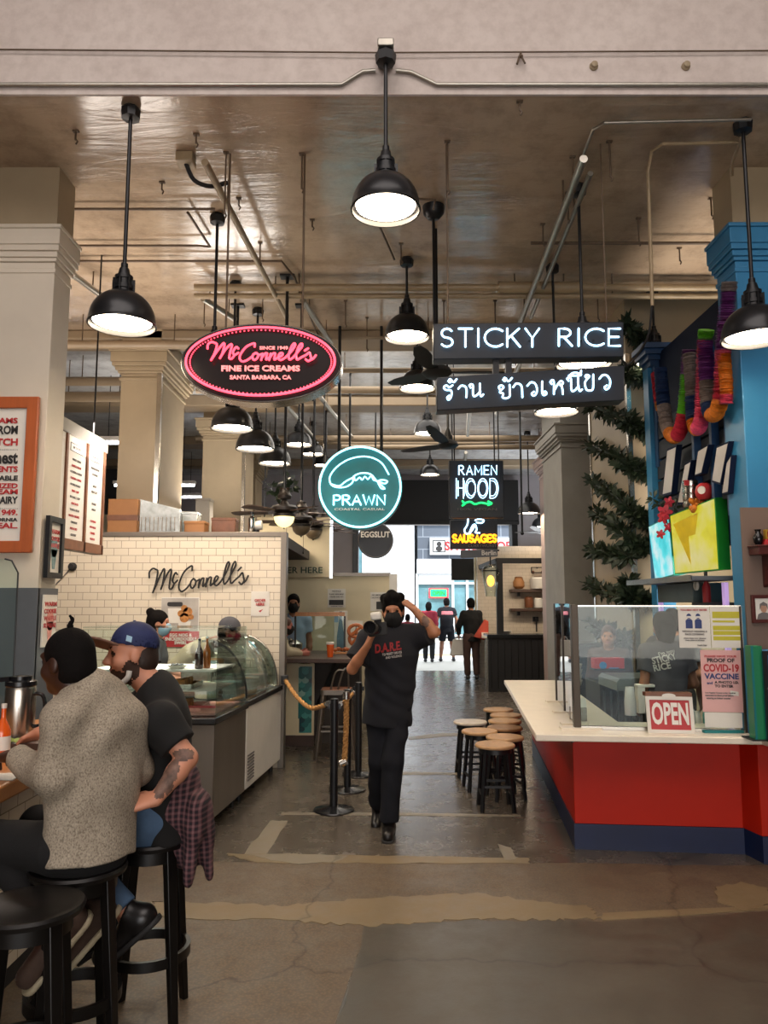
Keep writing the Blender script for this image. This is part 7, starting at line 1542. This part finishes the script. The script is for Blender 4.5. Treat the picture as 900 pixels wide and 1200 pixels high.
onk('brown_jar', 608, 690, .26, .26, 'box_orange', 'round brown jar on the upper kiosk shelf', 'jar', [(.3, 0), (.5, .2), (.5, .6), (.35, .9), (.38, 1), (0, 1)])
onk('white_bin', 632, 690, .40, .27, 'paper_white', 'wide pale canister on the upper kiosk shelf', 'canister'); onk('small_tin', 654, 690, .16, .16, 'wood_brown', 'small dark tin at the end of the upper kiosk shelf', 'tin')
onk('leaning_pot', 620, 712, .2, .24, 'wood_brown', 'brown pot on the lower kiosk shelf', 'pot'); onk('white_jar', 631, 712, .2, .22, 'paper_white', 'left white jar on the lower kiosk shelf', 'jar'); onk('white_jar', 641, 712, .2, .22, 'paper_white', 'right white jar on the lower kiosk shelf', 'jar')
a = W(630, 668, 17.7); o = thing('wire_rack', a, 'small wire rack with cups hung above the kiosk shelves', 'rack'); MB().frame4(a, *XZ, .30, .14, .02, .02).build('frame', 'black_metal', o); MB().ball(a+Vector((-.10, .04, -.05)), .04, 10).ball(a+Vector((.13, .04, -.05)), .05, 10).build('cups', 'wood_brown', o); MB().bar(a+Vector((0, .01, .05)), a+Vector((0, .1, .05)), .02, .02).build('peg', 'black_metal', o)
a = W(628, 730, 17.72); o = thing('wall_tap', a, 'black tap on the kiosk tiled wall', 'tap'); MB().tube([a+Vector((0, .08, .1)), a+Vector((0, -.04, .1)), a+Vector((0, -.06, .06)), a+Vector((0, -.06, -.2))], .018, smooth=3).box((a.x-.06, a.y-.0, a.z+.03), (a.x+.06, a.y+.08, a.z+.14)).build('tap', 'black_metal', o)
emit('bulb_amber', 'ffb04a', 2.6); mat('lantern_glass', 'caa070', .2, var=.05)
p = W(575, 682, 14.95); o = thing('kiosk_lantern', p, 'glowing amber glass lantern at the kiosk corner', 'lamp'); MB().lathe([(.10, -.28), (.17, .22), (.13, .30), (.03, .34)], p, 20, caps=False).build('glass_shade', 'case_glass', o); MB().ball(p+Vector((.0, 0, .02)), .075, 14, rz=.11).build('bulb', 'bulb_amber', o); MB().cyl(p+Vector((0, 0, .32)), p+Vector((0, 0, .62)), .014, n=8).bar(p+Vector((0, 0, .62)), Vector((xp, Yk+.06, p.z+.62)), .03, .03).build('bracket', 'black_metal', o); MB().ring(ell(.175, .175, 20), ell(.165, .165, 20), p+Vector((0, 0, .225)), (1, 0, 0), (0, 1, 0), .012).build('rim', 'black_metal', o)
p = W(563, 730, 15.6); o = thing('white_plates', (kx0+.25, Yk+.2, z_(743.5)), 'stack of white plates on the kiosk counter', 'plates'); [MB().lathe([(.06, 0), (.14, .02), (.145, .022), (.06, .008)], (kx0+.35, Yk+.2, z_(743.5)+i*.014), 20).build('plate', 'paper_white', o) for i in range(4)]

p = W(334, 572, 9.2); o = thing('hanging_plant', p, 'small dark plant hanging above the nearest ceiling fan', 'plant'); leafmesh([W(x, y, 9.2) for x, y in ((326, 580), (332, 572), (338, 562), (342, 570), (318, 572))], 70, .07, .10, 5, 'leaf_dark', o, 'leaves'); MB().tube([p, (p.x, 9.2, CEIL)], .006, 6).build('wire', 'black_metal', o); MB().lathe([(.03, -.10), (.06, -.02), (.065, 0), (0, 0)], p, 14).build('pot', 'wood_dark', o)
# ---------------------------------------------------------------- people
def skin(name, c, rough=.5): return mat(name, c, rough, var=.07, vscale=14, bump=.05, bscale=120)
skin('skin_fair', 'c08468'); skin('skin_tan', '8a5c44'); skin('skin_deep', '3a2218', .42); skin('skin_warm', 'a87050')
mat('eye_dark', '2a1c14', .2); mat('lip_fair', 'a05850', .45); mat('lip_deep', '4a2a24', .45); mat('beard_brown', '3a2418', .8, var=.2, vscale=60); mat('tattoo_ink', '6a5044', .6, var=.5, vscale=30)
mat('hair_black', '0e0b0a', .85, var=.3, vscale=70, bump=.5, bscale=160, spec=.12); mat('hair_brown', '2a1a12', .55, var=.3, vscale=70, bump=.4, bscale=150); mat('hair_red', '4a2a1e', .5, var=.25, vscale=50)
mat('cloth_black', '0b0a0a', .9, var=.2, vscale=10, bump=.15, bscale=220); mat('cloth_navy', '0c0d15', .9, var=.25, vscale=7, bump=.15, bscale=200); mat('cloth_charcoal', '4a4a50', .85, var=.15, vscale=8, bump=.15, bscale=200)
mat('jean_black', '0a0a0c', .9, var=.25, vscale=6, bump=.2, bscale=200); mat('jean_grey', '17181d', .9, var=.3, vscale=6, bump=.2, bscale=200, spec=.2); mat('denim_blue', '4a6482', .8, var=.2, vscale=9, bump=.2, bscale=240); mat('leather_black', '151313', .35, var=.1)
mat('cloth_red', '8c2030', .85, var=.15, vscale=8); mat('cloth_beige', 'b0a48a', .85, var=.12, vscale=8, bump=.2, bscale=120); mat('cloth_sky', '8fa4bc', .85, var=.1); mat('cloth_brown', '4a342c', .85, var=.15); mat('cloth_coral', 'c4503c', .8, var=.1); mat('cloth_white', 'c8c4bc', .85, var=.08); mat('cap_blue', '1c2650', .75, var=.12, vscale=20, bump=.15, bscale=260); mat('brim_tan', '7a5a4c', .8, var=.1); mat('suede_brown', '4c3a30', .85, var=.2, vscale=20); mat('sole_cream', 'b4a88c', .6, var=.08); mat('mask_blue', '8fb0c4', .7); mat('skin_pinkish', 'b06a5c', .5)
t = NT('knit_speckle'); p_ = t.obj(1, 1, .8); n1 = t.noise(170, 2, .6, p_); n2 = t.noise(9, 4, .6, p_)
c_ = t.ramp(n1.outputs['Fac'], [(.34, '756b5c'), (.46, '968b7b'), (.62, 'a59a88'), (.75, 'b4a997')]); c_ = t.mix(.3, c_, t.ramp(n2.outputs['Fac'], [(.3, '8a8070'), (.7, 'ffffff')]), 'MULTIPLY'); t.base(c_); t.b.inputs['Roughness'].default_value = .9
h_ = t.mix(.5, n1.outputs['Fac'], t.noise(260, 2, .5, p_).outputs['Fac']); t.bump(h_, .5, .004)
t = NT('plaid_red'); w1 = t.n('ShaderNodeTexWave', bands_direction='X'); w1.inputs['Scale'].default_value = 14; w2 = t.n('ShaderNodeTexWave', bands_direction='Z'); w2.inputs['Scale'].default_value = 14; p_ = t.obj()
t.l(p_, w1.inputs['Vector']); t.l(p_, w2.inputs['Vector']); c_ = t.mix(.5, t.ramp(w1.outputs['Fac'], [(.35, '15121a'), (.5, '4a1c28'), (.92, '7a5a5c')]), t.ramp(w2.outputs['Fac'], [(.35, '15121a'), (.5, '4a1c28'), (.92, '6a4a4c')])); t.base(c_); t.b.inputs['Roughness'].default_value = .9
def loc_of(P, w):                                       # world point -> the person's own (right, forward, up)
    d = Vector(w)-P; return d
class Posed(Person):
    def __init__(s, name, pos, yaw, label, world=None, **kw):
        super().__init__(name, pos, yaw, label, **kw)
        for k, v in (world or {}).items(): s.J[k] = Vector(v)
        up = (s.J['chest']-s.J['pelvis']).normalized(); rt = (s.J['shR']-s.J['shL']).normalized(); s.fw = up.cross(rt).normalized(); s.up = up; s.rt = rt
        P = np.array([list(v) for v in s.J.values()]); s.lo = P.min(0)-.24; s.hi = P.max(0)+.24; s.lo[2] = max(s.lo[2], s.p.z-.02)
    def body2(s, mats, hands=None, face=True, extra=None):
        old = Field.build
        def nb(F, name, m, parent, smooth=1):
            if name == 'body' and extra: extra(F)
            return old(F, name, m, parent, smooth)
        Field.build = nb
        try: return s.body(mats, hands, face)
        finally: Field.build = old
from mathutils.bvhtree import BVHTree
def decal(mb, o, dr, off=.003):                         # lay lettering on a garment
    me = o.data; b = BVHTree.FromPolygons([v.co.copy() for v in me.vertices], [tuple(p.vertices) for p in me.polygons]); dr = Vector(dr).normalized(); out = []
    for v in mb.v:
        h = b.ray_cast(Vector(v)-dr*.6, dr, 2.0)
        out.append(tuple(h[0]-dr*off) if h[0] is not None else v)
    mb.v = out; return mb
def dense(mb, L=.012):                                  # split long faces so that lettering can bend
    bm = bmesh.new(); me = bpy.data.meshes.new('d'); me.from_pydata(mb.v, [], mb.f); bm.from_mesh(me)
    bmesh.ops.triangulate(bm, faces=bm.faces[:])
    for _ in range(4):
        es = [e for e in bm.edges if e.calc_length() > L]
        if not es: break
        bmesh.ops.subdivide_edges(bm, edges=es, cuts=1); bmesh.ops.triangulate(bm, faces=[f for f in bm.faces if len(f.verts) > 3])
    bm.verts.index_update(); r = MB(); r.add([v.co[:] for v in bm.verts], [tuple(v.index for v in f.verts) for f in bm.faces]); bm.free(); bpy.data.meshes.remove(me); return r

# the man in the grey speckled sweater, on the second stool, seen from behind
P0 = (-1.13, 3.03, 0)
A = Posed('person', P0, 148, 'person in a speckled grey sweater seated at the counter, back turned', h=.0065, headrot=(12, -6, 0),
  joints=dict(pelvis=(0, -.03, .83), chest=(.03, .02, 1.35), head=(-.045, .095, 1.472), shL=(-.165, .02, 1.31), shR=(.19, .0, 1.31), hiL=(-.10, .02, .80), hiR=(.10, .02, .80), knL=(-.17, .44, .80), knR=(.10, .44, .78)),
  world=dict(elL=W(63, 912, 2.88), wrL=W(17, 886, 3.04), elR=W(160, 900, 3.22), wrR=(-1.32, 3.42, 1.06), anL=W(64, 1080, 2.93), anR=W(100, 1070, 3.12)), feet=dict(L=(-.75, .25, -.8), R=(-.5, .5, -.8)))
A.J['knL'] = A.p+A.r*-.16+A.f*.40+Vector((0, 0, .79)); A.J['shL'] = W(76, 846, 2.93); A.J['shR'] = W(148, 846, 3.14)
A.body2(('skin_deep', 'eye_dark', 'lip_deep'), hands={'L': dict(dir=(-.8, .5, -.1), palm=(.1, .2, -1), curl=.9), 'R': dict(dir=(-.8, .3, -.1), palm=(0, 0, -1), curl=.7)})
A.shirt('sweater', 'knit_speckle', sleeve=1.93, off=.022, hem=.085, collar=.085, bulge=.010, folds=.0065, neck=.064)
A.trousers('trousers', 'jean_black', off=.010, end=.95, top=.05)
A.shoe('L', 'suede_brown', 'sole_cream', 1.12); A.shoe('R', 'suede_brown', 'sole_cream', 1.12)
hr = A.hair('hair_black', 'buzz', .007)
mb = MB().tube([A.hp(0, -.02, .125), A.hp(-.006, -.026, .142), A.hp(.002, -.03, .158), A.hp(-.012, -.03, .175)], [.013, .010, .008, .005], 8, smooth=3); mb.build('hair_tuft', 'hair_black', hr)

# the man in the blue cap, on the third stool, turned toward him
P0 = (-.985, 3.42, 0)
B = Posed('person', P0, 187, 'person in blue cap and black t-shirt seated at the counter, tattooed arm on hip', h=.0065, headrot=(14, -4, 0),
  joints=dict(pelvis=(0, -.04, .81), chest=(.0, .0, 1.32), head=(-.01, .112, 1.482), shL=(-.185, .0, 1.29), shR=(.185, .02, 1.29), hiL=(-.10, .02, .79), hiR=(.10, .02, .79), knL=(-.12, .34, .74), knR=(.13, .42, .77)),
  world=dict(elL=(-.795, 3.20, 1.075), wrL=W(183, 936, 3.12), elR=W(70, 846, 3.62), wrR=W(47, 858, 3.80), anL=W(150, 1072, 3.22), anR=W(128, 1070, 3.45)), feet=dict(L=(.1, .8, -.7), R=(.1, .8, -.6)))
B.J['shL'] = W(188, 846, 3.22); B.J['elR'] = lerp(B.J['shR'], B.J['wrR'], .5)+Vector((0, 0, -.10))
def beard(F):
    z, H = 1, B.H
    F.ell(B.hp(0, .045, -.095), (.062, .068, .050), H, op='paint', mi=3); F.ell(B.hp(0, .10, -.052), (.032, .022, .009), H, op='paint', mi=3)
    for x in (-1, 1): F.ell(B.hp(x*.066, .012, -.07), (.022, .035, .05), H, op='paint', mi=3); F.ell(B.hp(x*.032, .098, .034), (.022, .016, .007), H, op='paint', mi=3)
    F.ell(B.hp(0, .089, -.064), (.022, .03, .009), H, op='paint', mi=2)
    a, b = B.J['elL'], B.J['wrL']; d = (b-a).normalized()
    for t_, r_ in ((.30, .045), (.52, .05), (.72, .036)): F.ell(lerp(a, b, t_)+Vector((-.012, -.03, .0)), (r_*.62, .035, r_*1.1), op='paint', mi=4)
    F.ell(lerp(B.J['shL'], a, .86)+Vector((.01, -.04, 0)), (.045, .04, .022), op='paint', mi=4)
B.body2(('skin_fair', 'eye_dark', 'lip_fair', 'beard_brown', 'tattoo_ink'), hands={'L': dict(dir=(-.92, -.12, -.18), palm=(.1, .5, -.8), curl=.35, spread=.08), 'R': dict(dir=(-.75, .3, -.45), palm=(-.1, -.2, -1), curl=.8)}, extra=beard)
B.shirt('t_shirt', 'cloth_black', sleeve=.66, off=.020, hem=.10, folds=.004, bulge=.012, seed=4.)
B.trousers('jeans', 'denim_blue', off=.016, end=.93)
B.shoe('L', 'leather_black', 'black_matte', 1.12, 'boot'); B.shoe('R', 'leather_black', 'black_matte', 1.12, 'boot')
B.hair('hair_brown', 'buzz', -.001)
def cap(Pn, m, brim_m):
    z, H = Pn.z, Pn.H; c = Pn.J['head']; F = Field(np.array(c)-.25, np.array(c)+.25, .006)
    T = H @ Matrix.Rotation(math.radians(13), 3, 'X'); F.ell(Pn.hp(0, -.012, .036), (.085*z, .104*z, .100*z), T, .02); F.half(Pn.hp(0, -.01, .030), -(T.col[2])); F.ell(Pn.hp(0, -.012, .030), (.079*z, .098*z, .086*z), T, .003, op='cut')
    o = F.build('cap', (m,), Pn.root)
    T = H @ Matrix.Rotation(math.radians(22), 3, 'X') @ Matrix.Rotation(math.radians(14), 3, 'Y'); F = Field(np.array(c)-.32, np.array(c)+.32, .005); u, f, w_ = T.col[0], T.col[1], T.col[2]; c1 = Pn.hp(0, .118, .048)
    F.ell(c1, (.084*z, .098*z, .30*z), T, .002); F.half(c1+w_*.0055, w_); F.half(c1-w_*.0055, -w_); F.ell(Pn.hp(0, -.012, .036), (.080*z, .100*z, .2*z), T, .003, op='cut')
    b = F.build('brim', (brim_m,), o); MB().ball(Pn.hp(0, -.012, .132), .009, 10).build('button', m, o)
    mb = MB(); q = Pn.hp(-.085, .018, .065); mb.prism([(-.014, -.012), (.010, -.012), (.014, .012), (-.010, .012)], q, f, w_, .006); mb.build('side_badge', 'mask_blue', o)
    return o
cap(B, 'cap_blue', 'brim_tan')
F = B.field(); J = B.J; bk = -B.fw
F.cone(J['pelvis']+bk*.03+Vector((0, 0, .06)), J['pelvis']+bk*.10+Vector((0, 0, -.10)), .175, .14, .04, flat=(B.fw, .75)); F.cone(J['pelvis']+bk*.17+B.rt*-.06, J['pelvis']+bk*.20+B.rt*-.05+Vector((0, 0, -.26)), .085, .035, .05, flat=(B.fw, .5))
F.cone(J['pelvis']+bk*.14+B.rt*-.14, J['pelvis']+bk*.12+B.rt*-.17+Vector((0, 0, -.24)), .075, .03, .05, flat=(B.fw, .6)); F.folds(.006, 38, 2.)
F.half(J['pelvis']+B.fw*.075, B.fw+Vector((0, 0, .15)))
F.build('tied_plaid_shirt', ('plaid_red',), B.root)['label'] = 'dark red plaid shirt tied round the waist'
MB().tube([B.hp(-.072, .02, -.07), B.hp(-.075, .03, -.10), B.hp(-.045, .075, -.14), B.hp(0, .09, -.155), B.hp(.05, .07, -.14)], .012, 8, smooth=4).build('lowered_face_mask', 'cloth_white', B.root)

# the photographer walking up the aisle
P0 = (.035, 6.06, 0)
Cc = Posed('person', P0, -90, 'person in black slogan t-shirt walking up the aisle, photographing', h=.0075, headrot=(-4, -6, 4),
  joints=dict(pelvis=(.0, 0, .94), chest=(-.04, .03, 1.45), head=(-.035, .06, 1.635), shR=(.145, .05, 1.42), shL=(-.225, .02, 1.44), elR=(.275, .15, 1.20), wrR=(.155, .30, 1.385), elL=(-.355, .10, 1.475), wrL=(-.19, .10, 1.655),
    hiR=(.085, 0, .91), hiL=(-.085, 0, .91), knR=(.075, .03, .50), knL=(-.03, .14, .51), anR=(.085, -.17, .13), anL=(.0, .17, .09)), feet=dict(L=(.05, 1, 0), R=(.1, .9, -.45)))
Cc.body2(('skin_warm', 'eye_dark', 'lip_fair', 'tattoo_ink'), hands={'R': dict(dir=(.35, -.25, .9), palm=(.75, .3, -.1), curl=.85), 'L': dict(dir=(-.72, .25, .55), palm=(-.5, .5, -.6), curl=.45)}, extra=lambda F: [F.ell(lerp(Cc.J['elL'], Cc.J['wrL'], .45)+Vector((0, -.04, 0)), (.03, .035, .05), op='paint', mi=3)])
ts = Cc.shirt('t_shirt', 'cloth_navy', sleeve=.72, off=.034, hem=.17, folds=.004, bulge=.008, seed=2.5, flat=.82)
Cc.trousers('trousers', 'jean_grey', off=.008, end=.98, loose=.022, folds=.005, top=.02)
Cc.shoe('L', 'leather_black', 'black_matte', 1.08); Cc.shoe('R', 'leather_black', 'black_matte', 1.08)
Cc.hair('hair_black', 'full', .016); Cc.mask('cloth_black')
u_ = Vector((.98, 0, .14)).normalized(); v_ = Vector((-.14, 0, .98)).normalized(); k = (W(451, 760, 5.9)-W(450, 760, 5.9)).x
mb = MB(); o_ = W(455.5, 766, 5.6); mb.text('D.A.R.E.', o_, u_, v_, 10*k*.95, 33*k*.95, .002, .04, shear=.15); decal(dense(mb), ts, (0, 1, 0), .006).build('chest_lettering', 'red_print', ts)
mb = MB(); mb.text('TO RESIST DRUGS', W(460, 770, 5.6), u_, v_, 2.6*k, 23*k, .002, .02); mb.text('AND VIOLENCE', W(462, 774, 5.6), u_, v_, 2.6*k, 19*k, .002, .02); decal(dense(mb, .02), ts, (0, 1, 0), .004).build('small_lettering', 'white_print', ts)
cm = Cc.J['wrR']+Vector((.075, -.085, .12)); co = thing('camera', cm, 'black camera with pale lens hood held to the walking man\'s face', 'camera')
MB().obox(cm, (.068, 0, .008), (0, .032, 0), (-.006, 0, .048)).obox(cm+Vector((0, 0, .055)), (.028, 0, 0), (0, .03, 0), (0, 0, .018)).obox(cm+Vector((-.055, -.025, -.005)), (.016, 0, 0), (0, .022, 0), (0, 0, .045)).build('camera_body', 'black_matte', co, bevel=.008)
dl = Vector((-.30, -1, .10)).normalized(); MB().cyl(cm+dl*.03, cm+dl*.13, .038, .042, 24).build('lens', 'black_gloss', co); MB().lathe([(.040, .12), (.043, .125), (.048, .20), (.045, .20), (.040, .13), (.040, .12)], cm, 24, ax=dl, caps=False).build('lens_hood', 'black_matte', co)
MB().obox(cm+Vector((-.012, -.05, .098)), (.040, 0, .005), (0, .03, .006), (-.004, 0, .026)).build('flash_cover', 'cloth_white', co, bevel=.014)

# others
def extra_person(pos, yaw, label, skin_m, hair_m, hair_kind, shirt=None, trousers=None, size=1., h=.011, face_mask=None, joints=None, world=None, headrot=(0, 0, 0), sleeve=.6, shoe_m='leather_black', hair_off=.012, hands=None, shorts=None, bulk=1., shirt_name='t_shirt', group=None, collar=0):
    p = Posed('person', pos, yaw, label, world=world, h=h, size=size, joints=joints, headrot=headrot, bulk=bulk, group=group)
    p.body2((skin_m, 'eye_dark', 'lip_fair'), hands=hands); p.hair(hair_m, hair_kind, hair_off); s_ = None
    if shirt: s_ = p.shirt(shirt_name, shirt, sleeve=sleeve, off=.018, hem=.14, folds=.003, collar=collar)
    if trousers: p.trousers('shorts' if shorts else 'trousers', trousers, shorts=shorts, loose=.01)
    for S in 'LR': p.shoe(S, shoe_m)
    if face_mask: p.mask(face_mask)
    return p, s_
D, _ = extra_person((-2.12, 7.20, 0), 8, 'person with a hair bun and face mask serving behind the glass case', 'skin_fair', 'hair_black', 'bun', 'cloth_charcoal', 'jean_black', .93, .008, 'mask_blue', headrot=(0, 0, 0), joints=dict(elL=(-.24, .05, 1.14), wrL=(-.2, .28, 1.08), elR=(.24, .05, 1.14), wrR=(.2, .28, 1.08)))
E, _ = extra_person((-2.16, 7.62, 0), 0, 'person in a beige jacket bending over the freezer behind the glass hood', 'skin_tan', 'hair_black', 'buzz', 'cloth_beige', 'jean_black', .95, .009, 'cloth_red', sleeve=1.95, shirt_name='jacket', collar=.05, headrot=(0, -12, 0),
  joints=dict(pelvis=(0, -.02, .95), chest=(0, .44, 1.36), head=(0, .68, 1.50), shL=(-.17, .42, 1.34), shR=(.17, .42, 1.34), elL=(-.2, .50, 1.08), elR=(.2, .50, 1.08), wrL=(-.14, .62, .98), wrR=(.14, .62, .98)))
F = Field(np.array(E.J['head'])-.2, np.array(E.J['head'])+.2, .007); F.ell(E.hp(0, -.01, .04), (.09, .11, .10), E.H, .02); F.half(E.hp(0, 0, .02), -E.H.col[2]); F.build('grey_cap', ('cloth_charcoal',), E.root)
extra_person((-1.28, 10.95, 0), -85, 'person with dark mask and pale blue shirt standing behind the dark bar counter', 'skin_tan', 'hair_black', 'short', 'cloth_sky', 'jean_black', 1.04, .011, 'cloth_black')
extra_person((-1.36, 9.62, 0), 10, 'person in beige jacket and dark mask leaning on the bar counter end', 'skin_pinkish', 'hair_red', 'buzz', 'cloth_beige', 'jean_black', .87, .010, 'cloth_black', sleeve=1.9, shirt_name='jacket', collar=.05, joints=dict(elL=(-.25, .18, 1.26), wrL=(-.16, .40, 1.24), elR=(.25, .18, 1.26), wrR=(.16, .40, 1.24), chest=(0, .10, 1.42), head=(0, .16, 1.62), shL=(-.17, .10, 1.40), shR=(.17, .10, 1.40)))
S1, sh1 = extra_person((2.30, 6.36, 0), 97, 'person in a grey stall t-shirt, back turned, behind the counter screen', 'skin_tan', 'hair_black', 'long', 'cloth_charcoal', 'jean_black', .93, .009, headrot=(-6, 0, 0), joints=dict(wrL=(-.22, .1, .95), wrR=(.2, .25, 1.08), elR=(.25, 0, 1.12)))
u_ = Vector((.97, 0, .22)).normalized(); v_ = Vector((-.22, 0, .97)).normalized(); k = (W(451, 780, 6.2)-W(450, 780, 6.2)).x
mb = MB(); mb.text("I'm into", W(796, 768.5, 6.0), u_, v_, 3.6*k, 20*k, .002, .02); mb.text('STICKY', W(793, 778, 6.0), u_, v_, 7.5*k, 29*k, .002, .03); mb.text('RICE', W(790, 788, 6.0), u_, v_, 7.5*k, 19*k, .002, .03); decal(dense(mb, .015), sh1, (0, 1, 0), .008).build('back_lettering', 'white_print', sh1)
extra_person((2.66, 7.16, 0), 60, 'person with short black hair and grey t-shirt standing farther inside the stall', 'skin_tan', 'hair_black', 'short', 'cloth_charcoal', 'jean_black', .94, .010)
extra_person((2.27, 7.86, 0), -110, 'person with long reddish hair seen through the counter screen by the cream column', 'skin_warm', 'hair_red', 'long', 'cloth_brown', 'jean_black', .84, .010, sleeve=1.9)
extra_person((1.29, 22.4, 0), 80, 'person with long black hair and red top walking out to the street', 'skin_tan', 'hair_black', 'long', 'cloth_red', 'jean_black', .98, .013, sleeve=1.9, bulk=1.05)
G1, sh2 = extra_person((1.83, 22.6, 0), 95, 'person in navy polo with pink shoulders and shorts out by the street', 'skin_tan', 'hair_black', 'short', 'cloth_navy', 'jean_grey', 1.05, .013, shorts=.85, bulk=1.08, joints=dict(anL=(-.18, 0, .09), anR=(.18, 0, .09), knL=(-.14, .02, .5), knR=(.14, .02, .5), elL=(-.28, 0, 1.14), elR=(.28, 0, 1.14), wrL=(-.27, .1, .9), wrR=(.27, .1, .9)))
mat('cloth_rose', 'b87078', .85); F = G1.field(); G1.torso(F, .024, .0); F.half(lerp(G1.J['pelvis'], G1.J['chest'], .70), -G1.up); F.half(lerp(G1.J['pelvis'], G1.J['chest'], .92), G1.up); F.build('pink_yoke', ('cloth_rose',), sh2)
H1, _ = extra_person((1.95, 17.35, 0), 100, 'person in black jacket and brown trousers beside the kiosk end', 'skin_warm', 'hair_black', 'short', 'cloth_black', 'cloth_brown', 1.03, .012, sleeve=1.95, shirt_name='jacket', joints=dict(elL=(-.27, .05, 1.14), wrL=(-.24, .16, .95)))
q_ = H1.J['wrL']; tb = thing('tote_bag', q_+Vector((-.05, -.02, -.3)), 'pale tote bag hanging from the hand of the black jacketed person', 'bag'); MB().add([(q_.x-.20, q_.y-.07, q_.z-.46), (q_.x+.14, q_.y-.07, q_.z-.46), (q_.x+.14, q_.y+.07, q_.z-.46), (q_.x-.20, q_.y+.07, q_.z-.46), (q_.x-.13, q_.y-.02, q_.z-.10), (q_.x+.12, q_.y-.02, q_.z-.10), (q_.x+.12, q_.y+.03, q_.z-.10), (q_.x-.13, q_.y+.03, q_.z-.10)], [(3,2,1,0),(4,5,6,7),(0,1,5,4),(1,2,6,5),(2,3,7,6),(3,0,4,7)]).build('bag', 'cloth_white', tb, bevel=.02); MB().tube([q_+Vector((-.08, 0, -.11)), q_+Vector((-.03, 0, -.03)), q_+Vector((.03, 0, -.03)), q_+Vector((.08, 0, -.11))], .010, smooth=3).build('strap', 'cloth_white', tb)
q_ = H1.J['hiR']; cb = thing('coral_bag', q_+Vector((.2, 0, 0)), 'coral red shoulder bag at the side of the black jacketed person', 'bag'); MB().prism([(-.16, -.12), (.16, -.22), (.17, .22), (.08, .26)], q_+Vector((.10, -.24, .12)), *XZ, .08).build('bag', 'cloth_coral', cb, bevel=.015)
extra_person((.62, 20.3, 0), 85, 'person in a red top half hidden behind the photographing man', 'skin_tan', 'hair_black', 'short', 'cloth_red', 'jean_grey', .80, .013)
